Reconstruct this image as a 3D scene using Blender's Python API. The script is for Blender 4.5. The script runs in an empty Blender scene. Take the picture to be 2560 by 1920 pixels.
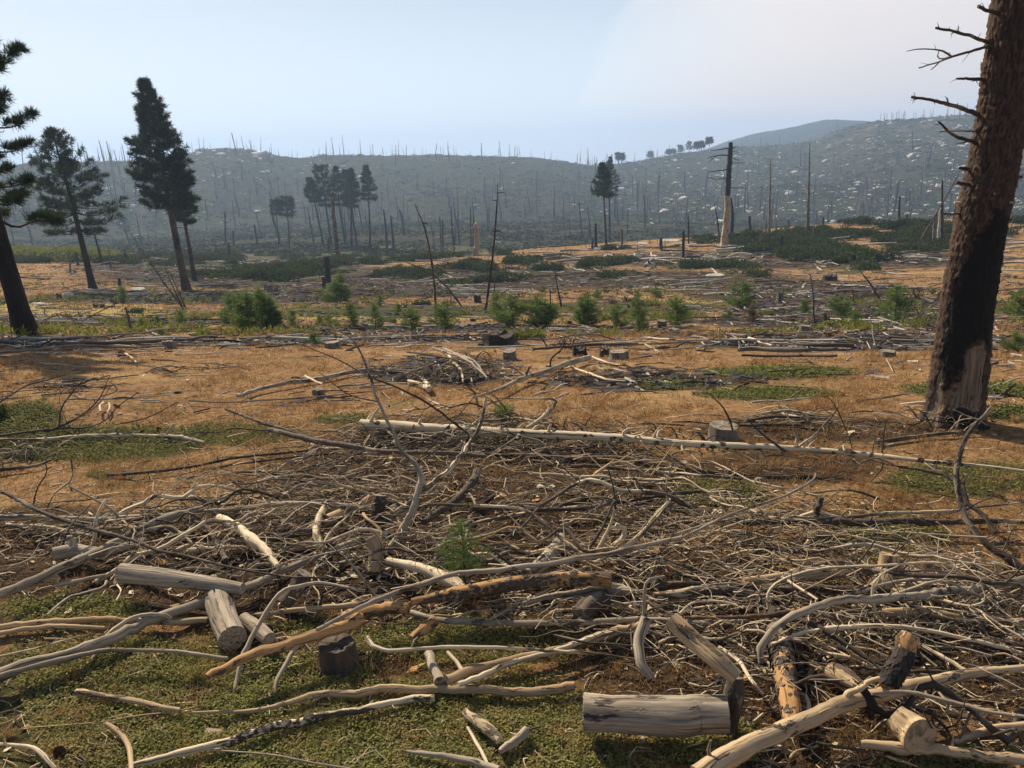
import bpy, math, random
import numpy as np
from mathutils import Vector, Matrix

random.seed(7)
rng = np.random.default_rng(11)
S = bpy.context.scene
COL = S.collection
R_ = math.radians

# ------------------------------------------------------------------ camera
FPX = 2009.0                       # focal length in photo pixels (2560 wide)
PITCH, ROLL = 16.0, -2.0
camM = Matrix.Rotation(R_(90 - PITCH), 4, 'X') @ Matrix.Rotation(R_(ROLL), 4, 'Z')
cd = bpy.data.cameras.new('camera'); cam = bpy.data.objects.new('camera', cd)
COL.objects.link(cam); S.camera = cam
cam.matrix_world = camM
cd.sensor_width = 36; cd.lens = 36 * FPX / 2560
cd.clip_start = 0.1; cd.clip_end = 9000

# ------------------------------------------------------------------ light
SUN_AZ, SUN_EL = -36.0, 40.0       # azimuth from the view direction (left is negative)
sd = bpy.data.lights.new('sun', 'SUN'); sun = bpy.data.objects.new('sun', sd); COL.objects.link(sun)
sd.energy = 5.0; sd.angle = R_(0.5); sd.color = (1.0, 0.84, 0.62)
sv = Vector((math.sin(R_(SUN_AZ)) * math.cos(R_(SUN_EL)), math.cos(R_(SUN_AZ)) * math.cos(R_(SUN_EL)), math.sin(R_(SUN_EL))))
sun.rotation_euler = sv.to_track_quat('Z', 'Y').to_euler()
W = bpy.data.worlds.new('World'); S.world = W; W.use_nodes = True
nt = W.node_tree; N = nt.nodes; L = nt.links
for n in list(N): N.remove(n)
wo = N.new('ShaderNodeOutputWorld'); bg = N.new('ShaderNodeBackground'); L.new(bg.outputs[0], wo.inputs[0])
bg.inputs['Strength'].default_value = 0.05
sky = N.new('ShaderNodeTexSky'); sky.sky_type = 'NISHITA'; sky.sun_disc = False
sky.sun_elevation = R_(SUN_EL); sky.sun_rotation = R_(SUN_AZ)
sky.air_density = 1.0; sky.dust_density = 1.2; sky.ozone_density = 1.6
tc = N.new('ShaderNodeTexCoord'); sx = N.new('ShaderNodeSeparateXYZ'); L.new(tc.outputs['Generated'], sx.inputs[0])
def wmath(op, a, b=None, clamp=False):
    m = N.new('ShaderNodeMath'); m.operation = op; m.use_clamp = clamp
    for i, v in enumerate((a, b)):
        if v is None: continue
        if isinstance(v, (int, float)): m.inputs[i].default_value = v
        else: L.new(v, m.inputs[i])
    return m.outputs[0]
# smoke drifting off a fire behind the right-hand ridge: a soft pale veil, thicker to the right and low down
wn = N.new('ShaderNodeTexNoise'); wn.inputs['Scale'].default_value = 2.2; wn.inputs['Detail'].default_value = 4
mp = N.new('ShaderNodeMapping'); mp.inputs['Scale'].default_value = (1, 1, 1.8); mp.inputs['Rotation'].default_value = (0, R_(25), 0)
L.new(tc.outputs['Generated'], mp.inputs[0]); L.new(mp.outputs[0], wn.inputs[0])
a1 = wmath('SUBTRACT', wmath('MULTIPLY', sx.outputs['X'], 1.7), 0.03)
a1 = wmath('SUBTRACT', a1, wmath('MULTIPLY', sx.outputs['Z'], 1.7))
a1 = wmath('ADD', a1, wmath('MULTIPLY', wmath('SUBTRACT', wn.outputs[0], 0.5), 0.8))
mr = N.new('ShaderNodeMapRange'); mr.interpolation_type = 'SMOOTHSTEP'; L.new(a1, mr.inputs[0])
mr.inputs[1].default_value = 0.0; mr.inputs[2].default_value = 0.44; mr.inputs[3].default_value = 0.0; mr.inputs[4].default_value = 1.0
low = N.new('ShaderNodeMapRange'); low.interpolation_type = 'SMOOTHSTEP'; L.new(sx.outputs['Z'], low.inputs[0])
low.inputs[1].default_value = -0.05; low.inputs[2].default_value = 0.38; low.inputs[3].default_value = 0.92; low.inputs[4].default_value = 0.08
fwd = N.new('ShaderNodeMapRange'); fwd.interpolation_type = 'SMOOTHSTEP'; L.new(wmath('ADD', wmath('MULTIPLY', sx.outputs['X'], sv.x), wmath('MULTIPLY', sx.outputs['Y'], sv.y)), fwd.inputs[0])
fwd.inputs[1].default_value = -0.7; fwd.inputs[2].default_value = 0.3; fwd.inputs[3].default_value = 0.55; fwd.inputs[4].default_value = 1.0   # haze is duller away from the sun; falloff also added to cut fill light
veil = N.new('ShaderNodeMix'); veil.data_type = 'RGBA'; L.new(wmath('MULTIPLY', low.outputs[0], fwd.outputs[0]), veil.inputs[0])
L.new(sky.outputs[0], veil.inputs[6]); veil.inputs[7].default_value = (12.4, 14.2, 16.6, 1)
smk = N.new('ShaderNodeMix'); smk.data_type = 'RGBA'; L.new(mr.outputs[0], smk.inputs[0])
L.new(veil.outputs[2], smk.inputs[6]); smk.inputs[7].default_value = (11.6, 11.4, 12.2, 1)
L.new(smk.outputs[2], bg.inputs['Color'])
S.view_settings.view_transform = 'Standard'; S.view_settings.look = 'None'
S.view_settings.gamma = 1.0; S.view_settings.use_curve_mapping = False
S.view_settings.exposure = 0.55
S.render.engine = 'CYCLES'
try:
    S.cycles.volume_bounces = 2; S.cycles.max_bounces = 6
except Exception: pass

# ------------------------------------------------------------------ pixel <-> world
M3 = np.array(camM.to_3x3())
def ray(px, py):
    d = M3 @ np.array([(px - 1280) / FPX, (960 - py) / FPX, -1.0])
    return d
def proj(P):
    P = np.atleast_2d(P); c = P @ M3
    dep = -c[:, 2]; dep = np.where(np.abs(dep) < 1e-6, 1e-6, dep)
    return 1280 + FPX * c[:, 0] / dep, 960 - FPX * c[:, 1] / dep, dep

def vnoise(x, y, seed=0):
    xi = np.floor(x); yi = np.floor(y); xf = x - xi; yf = y - yi
    def h(a, b):
        v = np.sin(a * 127.1 + b * 311.7 + seed * 74.7) * 43758.5453
        return v - np.floor(v)
    u = xf * xf * (3 - 2 * xf); v = yf * yf * (3 - 2 * yf)
    return (h(xi, yi) * (1 - u) + h(xi + 1, yi) * u) * (1 - v) + (h(xi, yi + 1) * (1 - u) + h(xi + 1, yi + 1) * u) * v
def fbm(x, y, seed=0, o=4):
    s = 0; a = 1; t = 0
    for k in range(o):
        s = s + a * vnoise(x * 2 ** k, y * 2 ** k, seed + k * 13); t += a; a *= .5
    return s / t * 2 - 1
def sst(a, b, x):
    t = np.clip((x - a) / (b - a), 0, 1); return t * t * (3 - 2 * t)

# ------------------------------------------------------------------ terrain (one height field, authored level by level)
PXC = [-500, 0, 250, 500, 750, 1000, 1250, 1500, 1750, 2000, 2250, 2560, 3060]
RXC = [-500, 0, 81, 217, 461, 488, 586, 618, 678, 749, 803, 854, 990, 1204, 1340, 1417, 1476, 1572, 1650, 1728, 1850, 1950, 2038, 2078, 2155, 2189, 2306, 2403, 2560, 3060]
RYC = [440, 424, 402, 400, 392, 372, 366, 371, 386, 399, 388, 384, 386, 390, 392, 402, 413, 405, 394, 378, 366, 362, 354, 331, 314, 303, 296, 286, 292, 300]
FXC = [-500, 1500, 1728, 1805, 1883, 1980, 2058, 2136, 2250, 2400, 3060]
FYC = [520, 440, 384, 354, 330, 315, 293, 295, 310, 330, 350]
ROWS = [  # distance, photo row of the ground at that distance for each column of PXC
    (16,  [960, 950, 948, 945, 940, 935, 930, 925, 922, 920, 915, 910, 910]),
    (24,  [850, 850, 850, 850, 850, 850, 848, 845, 842, 840, 835, 830, 825]),
    (40,  [790, 790, 790, 790, 790, 790, 790, 790, 787, 785, 780, 775, 770]),
    (60,  [745, 745, 747, 748, 747, 745, 745, 742, 738, 735, 732, 730, 725]),
    (77,  [715, 715, 718, 722, 718, 715, 712, 708, 698, 690, 690, 690, 685]),
    (105, [675, 675, 678, 680, 673, 665, 655, 645, 630, 618, 612, 612, 605]),
    (135, [650, 650, 652, 654, 652, 645, 628, 607, 588, 562, 547, 537, 530]),
    (165, [642, 642, 643, 645, 652, 662, 660, 640, 622, 600, 585, 575, 570]),
    (230, [632, 632, 630, 624, 612, 604, 604, 604, 606, 600, 585, 575, 570]),
    (330, [618, 618, 612, 600, 580, 565, 560, 560, 562, 565, 560, 550, 540]),
    (420, [604, 604, 596, 580, 562, 556, 556, 552, 545, 540, 535, 525, 515]),
]
az_in = np.arange(-46, 46.01, 0.2)
az_out = np.arange(50, 311, 4.0)
AZ = np.radians(np.concatenate([az_in, az_out]))          # -46 .. 310
NR = 390
RR = np.geomspace(0.6, 2400, NR)
LR = np.log(RR)
def levels():
    lv = []
    for r in (0.3, 4.0, 9.0):
        lv.append((np.array([-1.5, 1.5]), np.array([r, r]), np.array([-3.5, -3.5])))
    lv.append((np.array([-.7, -.2, .2, .7]), np.full(4, 11.5), np.array([-3.75, -3.7, -3.62, -3.6])))
    def lev(xs, ys, rs):
        th = []; z = []
        for x, y, r in zip(xs, ys, rs):
            d = ray(x, y); th.append(math.atan2(d[0], d[1])); z.append(r * d[2] / math.hypot(d[0], d[1]))
        return np.array(th), np.array(rs, float), np.array(z)
    for r, ys in ROWS: lv.append(lev(PXC, ys, [r] * len(PXC)))
    rx = np.array(RXC); ridge_r = np.interp(rx, [-500, 0, 900, 1500, 1800, 2050, 2200, 3060], [620, 640, 720, 800, 900, 930, 880, 860])
    base = lv[-1]
    th, rs, z = lev(RXC, RYC, ridge_r)
    zb = np.interp(th, base[0], base[2])
    k = 0.42 + 0.1 * np.sin(rx / 170.0)
    lv.append((th, 420 + (rs - 420) * .5, zb + (z - zb) * k))
    lv.append((th, 420 + (rs - 420) * .9, zb + (z - zb) * .93))
    lv.append((th, rs, z + 0.6))
    lv.append((th, rs * 1.05, z - 4))
    lv.append((th, rs * 1.22, z - 34))
    lv.append(lev(FXC, FYC, [1650] * len(FXC)))
    f = lv[-1]
    lv.append((f[0], f[1] * 1.12, f[2] - 30)); lv.append((f[0], f[1] * 1.5, f[2] * 0 - 110))
    return lv
LV = levels()
azw = (AZ + math.pi) % (2 * math.pi) - math.pi
ZK = np.array([np.interp(azw, t, z) for t, r, z in LV]); RK = np.array([np.interp(azw, t, r) for t, r, z in LV])
Z = np.zeros((len(AZ), NR))
for i in range(len(AZ)): Z[i] = np.interp(LR, np.log(RK[:, i]), ZK[:, i])
for _ in range(2):
    Zp = np.pad(Z, ((0, 0), (1, 1)), 'edge'); Z = (Zp[:, :-2] + 2 * Zp[:, 1:-1] + Zp[:, 2:]) / 4
ni = len(az_in)
for _ in range(6):
    Zi = Z[:ni]; Zp = np.pad(Zi, ((1, 1), (0, 0)), 'edge'); Z[:ni] = (Zp[:-2] + 2 * Zp[1:-1] + Zp[2:]) / 4
GX = RR[None, :] * np.sin(AZ)[:, None]; GY = RR[None, :] * np.cos(AZ)[:, None]
rr = np.repeat(RR[None, :], len(AZ), 0)
Z += 0.07 * fbm(GX / 1.4, GY / 1.4, 3) * (1 - sst(40, 80, rr)) * sst(1, 4, rr)
Z += 0.22 * fbm(GX / 9, GY / 9, 5) * sst(12, 40, rr) * (1 - sst(200, 300, rr))
Z += 2.6 * fbm(GX / 42, GY / 42, 8) * sst(200, 420, rr)
ridge_ = 1 - np.abs(fbm(GX / 75, GY / 160, 18, 3)) * 2.2
Z += 5.0 * (ridge_ - .5) * sst(300, 480, rr) * (1 - sst(560, 660, rr))
Z += 0.9 * fbm(GX / 11, GY / 11, 9, 3) * sst(260, 500, rr)
Z[-1] = Z[-1]

def prof(th):
    if -R_(46) <= th <= R_(46):
        f = (math.degrees(th) + 46) / 0.2; i = min(int(f), ni - 2); f -= i
        return Z[i] * (1 - f) + Z[i + 1] * f
    return Z[ni + 5]
def ground(px, py, lift=0.0):
    """the point of the ground seen at a photo pixel"""
    d = ray(px, py); h = math.hypot(d[0], d[1]); th = math.atan2(d[0], d[1]); t = d[2] / h
    p = prof(th) + lift; g = RR * t - p
    idx = np.where(g < 0)[0]
    idx = idx[idx > 0]
    if len(idx) == 0: r = 600.0
    else:
        k = idx[0]; a, b = g[k - 1], g[k]; r = RR[k - 1] + (RR[k] - RR[k - 1]) * (a / (a - b) if a != b else 0)
    return np.array([math.sin(th) * r, math.cos(th) * r, r * t])
def zat(x, y):
    r = math.hypot(x, y); return float(np.interp(math.log(max(r, .6)), LR, prof(math.atan2(x, y))))
def zarr(x, y):
    r = np.hypot(x, y); th = np.degrees(np.arctan2(x, y))
    fi = np.clip((th + 46) / .2, 0, ni - 1.001); i = fi.astype(int); fi = fi - i
    fj = np.clip((np.log(np.maximum(r, .6)) - LR[0]) / (LR[1] - LR[0]), 0, NR - 1.001); j = fj.astype(int); fj = fj - j
    return (Z[i, j] * (1 - fi) + Z[i + 1, j] * fi) * (1 - fj) + (Z[i, j + 1] * (1 - fi) + Z[i + 1, j + 1] * fi) * fj
def visible(P, up=0.5, tol=0.0):
    r = math.hypot(P[0], P[1]); p = prof(math.atan2(P[0], P[1])); t = (P[2] + up) / r
    m = RR < r * 0.97
    return not np.any(p[m] > RR[m] * t + tol)

FR = {'A': (0, 1250, 2.458), 'B': (800, 1250, 2.458), 'C': (1660, 1250, 2.458), 'D': (0, 800, 2.572), 'E': (600, 800, 2.572),
      'F': (1200, 800, 2.572), 'G': (1700, 950, 2.572), 'W': (0, 0, 0.864), 'P': (0, 0, 1.0),
      '1': (0, 0, 1.843), '2': (640, 300, 2.572), '3': (1300, 280, 2.572), '4': (1960, 0, 1.443)}
def fx(fr, x, y): o = FR[fr]; return o[0] + x / o[2], o[1] + y / o[2]

# ------------------------------------------------------------------ tags
def tag(o, label=None, cat=None, group=None, kind=None):
    if label: o['label'] = label
    if cat: o['category'] = cat
    if group: o['group'] = group
    if kind: o['kind'] = kind
    return o
def empty(name, loc):
    o = bpy.data.objects.new(name, None); o.location = loc; o.empty_display_size = .2; COL.objects.link(o); return o
ORD = 'first second third fourth fifth sixth seventh eighth ninth tenth eleventh twelfth thirteenth fourteenth fifteenth sixteenth seventeenth eighteenth nineteenth twentieth twenty-first twenty-second twenty-third twenty-fourth twenty-fifth twenty-sixth twenty-seventh twenty-eighth twenty-ninth thirtieth thirty-first thirty-second thirty-third thirty-fourth thirty-fifth thirty-sixth thirty-seventh thirty-eighth thirty-ninth fortieth forty-first forty-second forty-third forty-fourth forty-fifth forty-sixth forty-seventh forty-eighth forty-ninth fiftieth'.split()

# ------------------------------------------------------------------ mesh buffer
class MB:
    def __init__(s): s.V = []; s.F = []; s.T = []; s.G = []; s.M = []; s.n = 0; s.C = []
    def add(s, V, F, gc=None, mi=0, col=None):
        V = np.asarray(V, float); F = np.asarray(F, int)
        s.V.append(V); s.F.append((F + s.n)); s.M.append(np.full(len(F), mi))
        s.G.append(np.asarray(gc, float) if gc is not None else V.copy())
        s.C.append(np.asarray(col, float) if col is not None else np.zeros(len(V)))
        s.n += len(V)
    def build(s, name, mats, parent=None, loc=None, smooth=True, link=True):
        me = bpy.data.meshes.new(name)
        V = np.concatenate(s.V); off = np.zeros(3) if loc is None else np.asarray(loc, float)
        me.vertices.add(len(V)); me.vertices.foreach_set('co', (V - off).astype(np.float32).ravel())
        nl = sum(f.size for f in s.F); nf = sum(len(f) for f in s.F)
        me.loops.add(nl); me.loops.foreach_set('vertex_index', np.concatenate([f.ravel() for f in s.F]).astype(np.int32))
        tot = np.concatenate([np.full(len(f), f.shape[1]) for f in s.F]); st = np.concatenate([[0], np.cumsum(tot)[:-1]])
        me.polygons.add(nf); me.polygons.foreach_set('loop_start', st.astype(np.int32))
        try: me.polygons.foreach_set('loop_total', tot.astype(np.int32))
        except Exception: pass
        me.polygons.foreach_set('material_index', np.concatenate(s.M).astype(np.int32))
        me.polygons.foreach_set('use_smooth', np.full(nf, smooth))
        at = me.attributes.new('grain', 'FLOAT_VECTOR', 'POINT'); at.data.foreach_set('vector', np.concatenate(s.G).astype(np.float32).ravel())
        at = me.attributes.new('mask', 'FLOAT', 'POINT'); at.data.foreach_set('value', np.concatenate(s.C).astype(np.float32))
        me.update(calc_edges=True)
        for m in (mats if isinstance(mats, (list, tuple)) else [mats]): me.materials.append(m)
        if not link: return me
        o = bpy.data.objects.new(name, me); COL.objects.link(o)
        if parent is not None:
            o.parent = parent
        elif loc is not None: o.location = loc
        return o

def catmull(P, n):
    P = np.asarray(P, float); k = len(P)
    if k == 2:
        t = np.linspace(0, 1, n)[:, None]; return P[0] * (1 - t) + P[1] * t
    d = np.maximum(np.linalg.norm(np.diff(P[:, :3], axis=0), axis=1), 1e-6); u = np.concatenate([[0], np.cumsum(d)]); u /= u[-1]
    Q = np.vstack([2 * P[0] - P[1], P, 2 * P[-1] - P[-2]])
    out = []
    for t in np.linspace(0, 1, n):
        i = min(np.searchsorted(u, t, 'right') - 1, k - 2); s = (t - u[i]) / (u[i + 1] - u[i])
        a, b, c, e = Q[i], Q[i + 1], Q[i + 2], Q[i + 3]
        p = .5 * (2 * b + (c - a) * s + (2 * a - 5 * b + 4 * c - e) * s * s + (3 * b - a - 3 * c + e) * s ** 3)
        p[3:] = b[3:] * (1 - s) + c[3:] * s
        out.append(p)
    return np.array(out)
def tframes(C):
    T = np.gradient(C, axis=0); T /= np.maximum(np.linalg.norm(T, axis=1, keepdims=True), 1e-9)
    a = np.array([0, 0, 1.0]) if abs(T[0][2]) < .8 else np.array([1.0, 0, 0])
    n = np.cross(T[0], a); n /= np.linalg.norm(n); NN = [n]
    for i in range(1, len(C)):
        n = NN[-1] - T[i] * np.dot(NN[-1], T[i]); n /= max(np.linalg.norm(n), 1e-9); NN.append(n)
    NN = np.array(NN); return T, NN, np.cross(T, NN)
def tube(mb, P, Rd, sides=6, seg=None, mi=0, rough=.08, seed=0, cap=(True, True), capmi=None, s0=0.0, wob=0.0, groove=None):
    """sweep; P (k,3), Rd (k,)"""
    P = np.asarray(P, float); Rd = np.asarray(Rd, float)
    Q = catmull(np.hstack([P, Rd[:, None]]), seg) if seg else np.hstack([P, Rd[:, None]])
    C, Rr = Q[:, :3], np.maximum(Q[:, 3], 0.0004); n = len(C)
    g = np.random.default_rng(seed)
    if wob:
        C = C + g.normal(0, 1, C.shape) * (Rr[:, None] * wob)
        kq = max(3, n // 4); kn = g.normal(0, 1, (kq, 3)); kx = np.linspace(0, kq - 1, n)
        C = C + np.stack([np.interp(kx, np.arange(kq), kn[:, a]) for a in range(3)], -1) * Rr[:, None] * (.30 if Rr.max() < .05 else .08)
        for _ in range(max(1, n // 9) if (groove is None and Rr.max() < .06) else 0):
            k_ = g.integers(0, n); Rr = Rr * (1 + g.uniform(.1, .35) * np.exp(-((np.arange(n) - k_) / .8) ** 2))
    T, A, B = tframes(C); ph = np.linspace(0, 2 * np.pi, sides, endpoint=False)
    sl = np.concatenate([[0], np.cumsum(np.linalg.norm(np.diff(C, axis=0), axis=1))]) + s0
    rad = Rr[:, None] * (1 + rough * g.normal(0, 1, (n, sides)))
    if groove: rough = .012; Rr = Rr * (1 + .035 * np.interp(np.linspace(0, 5, n), np.arange(6), g.normal(0, 1, 6)))
    if sides >= 8: rad = Rr[:, None] * (1 + .3 * rough * g.normal(0, 1, (n, sides)) + .6 * rough * g.normal(0, 1, (1, sides)) + .7 * rough * np.sin(ph * 2 + g.uniform(0, 6))[None])
    if groove:
        fc = -C / np.linalg.norm(C, axis=1, keepdims=True); f0 = np.arctan2((B * fc).sum(1), (A * fc).sum(1)); sg = 1 if (np.cross(T[0], A[0]) @ B[0]) > 0 else -1
        for off, dp, wd in groove:
            wv = np.interp(np.arange(n), np.linspace(0, n - 1, 7), g.normal(0, .07, 7)); dd = (ph[None] - (f0 + off + wv)[:, None] + np.pi) % (2 * np.pi) - np.pi
            rad = rad * (1 - dp * np.exp(-(dd / wd) ** 2))
    V = C[:, None] + rad[..., None] * (np.cos(ph)[None, :, None] * A[:, None] + np.sin(ph)[None, :, None] * B[:, None])
    G = np.stack([Rr[:, None] * np.cos(ph)[None], Rr[:, None] * np.sin(ph)[None], np.repeat(sl[:, None], sides, 1)], -1) + [s0 * 3.1 + seed * .37, seed * .73, 0]
    i = np.arange(n - 1)[:, None] * sides; j = np.arange(sides)[None]; j2 = (j + 1) % sides
    F = np.stack([i + j, i + j2, i + sides + j2, i + sides + j], -1).reshape(-1, 4)
    mb.add(V.reshape(-1, 3), F, G.reshape(-1, 3), mi)
    for e, on in enumerate(cap):
        if not on: continue
        k = 0 if e == 0 else n - 1
        ring = V[k]; c = ring.mean(0); VV = np.vstack([ring, c[None]])
        jj = np.arange(sides); FF = np.stack([jj, (jj + 1) % sides, np.full(sides, sides)], -1)
        if e == 0: FF = FF[:, ::-1]
        gg = np.vstack([np.stack([Rr[k] * np.cos(ph), Rr[k] * np.sin(ph), 0 * ph], -1), [[0, 0, 0]]])
        mb.add(VV, FF, gg, mi if capmi is None else capmi)
    return C, Rr, T, A, B, V

# ------------------------------------------------------------------ materials
def new_mat(name):
    m = bpy.data.materials.new(name); m.use_nodes = True; t = m.node_tree; t.nodes.clear()
    o = t.nodes.new('ShaderNodeOutputMaterial'); b = t.nodes.new('ShaderNodeBsdfPrincipled'); t.links.new(b.outputs[0], o.inputs[0])
    b.inputs['Roughness'].default_value = .85; b.inputs['Specular IOR Level'].default_value = .25
    return m, t, b
def nd(t, typ, **kw):
    n = t.nodes.new(typ)
    for k, v in kw.items():
        if k in n.inputs.keys(): n.inputs[k].default_value = v
        else: setattr(n, k, v)
    return n
def mixc(t, f, a, b, blend='MIX'):
    n = t.nodes.new('ShaderNodeMix'); n.data_type = 'RGBA'; n.blend_type = blend
    for i, v in ((0, f), (6, a), (7, b)):
        if isinstance(v, (int, float)): n.inputs[i].default_value = v
        elif isinstance(v, tuple): n.inputs[i].default_value = (*v, 1) if len(v) == 3 else v
        else: t.links.new(v, n.inputs[i])
    return n.outputs[2]
def ramp(t, f, a, b):
    n = t.nodes.new('ShaderNodeMapRange'); n.interpolation_type = 'SMOOTHSTEP'; t.links.new(f, n.inputs[0])
    n.inputs[1].default_value = a; n.inputs[2].default_value = b; return n.outputs[0]
def noi(t, vec, scale, detail=3, rough=.55, dist=0):
    n = nd(t, 'ShaderNodeTexNoise', Scale=scale, Detail=detail, Roughness=rough, Distortion=dist)
    if vec is not None: t.links.new(vec, n.inputs['Vector'])
    return n.outputs[0]
def mapv(t, vec, scale):
    n = t.nodes.new('ShaderNodeMapping'); n.inputs['Scale'].default_value = scale; t.links.new(vec, n.inputs[0]); return n.outputs[0]
def attr(t, name):
    n = t.nodes.new('ShaderNodeAttribute'); n.attribute_name = name; return n
def mth(t, op, a, b=0.0, clamp=False):
    m = t.nodes.new('ShaderNodeMath'); m.operation = op; m.use_clamp = clamp
    for i, v in enumerate((a, b)):
        if isinstance(v, (int, float)): m.inputs[i].default_value = v
        else: t.links.new(v, m.inputs[i])
    return m.outputs[0]
def bump(t, b, h, strength, dist=.01):
    n = t.nodes.new('ShaderNodeBump'); n.inputs['Strength'].default_value = strength; n.inputs['Distance'].default_value = dist
    t.links.new(h, n.inputs['Height']); t.links.new(n.outputs[0], b.inputs['Normal'])
def wood(name, c1, c2, bark=0.0, barkc=(.045, .035, .03), warm=0.25, warmc=(.42, .23, .10), gs=55.0, scale=1.0):
    """weathered wood: long grain, checks, warm freshly bared patches and scraps of dark bark"""
    m, t, b = new_mat(name); g = attr(t, 'grain').outputs['Vector']
    oi = t.nodes.new('ShaderNodeObjectInfo')
    va = t.nodes.new('ShaderNodeVectorMath'); va.operation = 'ADD'; t.links.new(g, va.inputs[0])
    cm = t.nodes.new('ShaderNodeCombineXYZ'); t.links.new(mth(t, 'MULTIPLY', oi.outputs['Random'], 37.0), cm.inputs[2]); t.links.new(cm.outputs[0], va.inputs[1])
    g = va.outputs[0]
    fine = noi(t, mapv(t, g, (gs, gs, gs * .035)), scale, 4, .65)
    mid = noi(t, mapv(t, g, (9, 9, 1.6)), scale, 4, .6)
    c = mixc(t, ramp(t, fine, .36, .64), c1, c2)
    c = mixc(t, mth(t, 'MULTIPLY', ramp(t, noi(t, mapv(t, g, (5, 5, 1.1)), scale, 3, .6, .4), .5, .68), warm, True), c, warmc)
    c = mixc(t, mth(t, 'MULTIPLY', ramp(t, mid, .46, .66), .5), c, (c1[0] * .45, c1[1] * .43, c1[2] * .42))
    crack = ramp(t, noi(t, mapv(t, g, (gs * .6, gs * .6, gs * .022)), scale, 4, .6), .41, .35)
    c = mixc(t, mth(t, 'MULTIPLY', crack, .75), c, (.03, .025, .02))
    h = mth(t, 'SUBTRACT', mth(t, 'MULTIPLY', fine, .5), mth(t, 'MULTIPLY', crack, .6))
    if bark > 0:
        bm = ramp(t, noi(t, mapv(t, g, (7, 7, 2.2)), scale, 5, .7, .3), .5 - (bark - .5) * .42 - .02, .5 - (bark - .5) * .42 + .02)
        vo = nd(t, 'ShaderNodeTexVoronoi', Scale=scale); t.links.new(mapv(t, g, (60, 60, 26)), vo.inputs['Vector'])
        bc = mixc(t, vo.outputs['Distance'], (barkc[0] * 2.4, barkc[1] * 2.2, barkc[2] * 2.0), barkc)
        c = mixc(t, bm, c, bc); h = mth(t, 'ADD', h, mth(t, 'MULTIPLY', bm, mth(t, 'SUBTRACT', 1.6, vo.outputs['Distance'])))
    c = mixc(t, mth(t, 'MULTIPLY', oi.outputs['Random'], .3), c, (c1[0] * .5, c1[1] * .5, c1[2] * .5))
    t.links.new(c, b.inputs['Base Color']); bump(t, b, h, .9, .006)
    return m
M = {}
M['bleached'] = wood('bleached_wood', (.58, .47, .32), (.78, .67, .49), .2, warm=.2, warmc=(.58, .37, .19))
M['grey'] = wood('grey_weathered_wood', (.25, .21, .16), (.47, .405, .315), .26, warm=.22, warmc=(.36, .23, .13))
M['tan'] = wood('tan_wood', (.36, .26, .155), (.56, .43, .27), .3, warm=.55, warmc=(.50, .29, .13))
M['orange'] = wood('orange_bared_wood', (.38, .215, .09), (.52, .32, .15), .42, warm=.6, warmc=(.50, .23, .07))
M['bark'] = wood('bark_with_bare_scraps', (.38, .31, .22), (.50, .42, .31), .66, barkc=(.05, .04, .034), warm=.4)
M['dark'] = wood('dark_branch_bark', (.17, .135, .105), (.25, .21, .17), .62, barkc=(.035, .028, .024), warm=.2)
M['half'] = wood('half_barked_branch', (.50, .41, .28), (.70, .59, .42), .48, barkc=(.045, .037, .03), warm=.3)
M['char'] = wood('charred_wood', (.018, .016, .015), (.045, .04, .037), 0, warm=.12, warmc=(.10, .06, .04), gs=30)
M['snag'] = wood('grey_snag_wood', (.13, .115, .10), (.24, .215, .19), .35, barkc=(.03, .026, .024), warm=.15, gs=12, scale=.6)
M['farwhite'] = wood('sun_bleached_log', (.46, .42, .36), (.62, .575, .50), .12, warm=.1, gs=20)
M['fargrey'] = wood('old_grey_log', (.12, .105, .09), (.25, .22, .19), .2, warm=.15, gs=20)
M['fardark'] = wood('dark_fallen_log', (.06, .05, .042), (.12, .10, .08), .3, warm=.25, warmc=(.2, .11, .06), gs=20)
def endgrain(name, c1, c2):
    m, t, b = new_mat(name); g = attr(t, 'grain').outputs['Vector']
    le = t.nodes.new('ShaderNodeVectorMath'); le.operation = 'LENGTH'; t.links.new(mapv(t, g, (1, 1, 0)), le.inputs[0])
    w = mth(t, 'SINE', mth(t, 'MULTIPLY', mth(t, 'ADD', le.outputs['Value'], mth(t, 'MULTIPLY', noi(t, g, 14), .012)), 900.0))
    c = mixc(t, mth(t, 'MULTIPLY', mth(t, 'ADD', w, 1.0), .4), c1, c2)
    c = mixc(t, ramp(t, noi(t, g, 22, 4), .5, .66), c, (c1[0] * .5, c1[1] * .5, c1[2] * .5))
    c = mixc(t, mth(t, 'MULTIPLY', ramp(t, noi(t, g, 9, 5), .54, .60), .6), c, (c1[0] * .3, c1[1] * .28, c1[2] * .26))
    t.links.new(c, b.inputs['Base Color']); bump(t, b, w, .2, .002)
    return m
M['end'] = endgrain('sawn_end_grain', (.20, .165, .125), (.30, .255, .20))
M['endtan'] = endgrain('tan_sawn_end_grain', (.34, .255, .16), (.42, .33, .22))
M['endgrey'] = endgrain('grey_sawn_end_grain', (.22, .195, .165), (.32, .285, .24))

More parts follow.
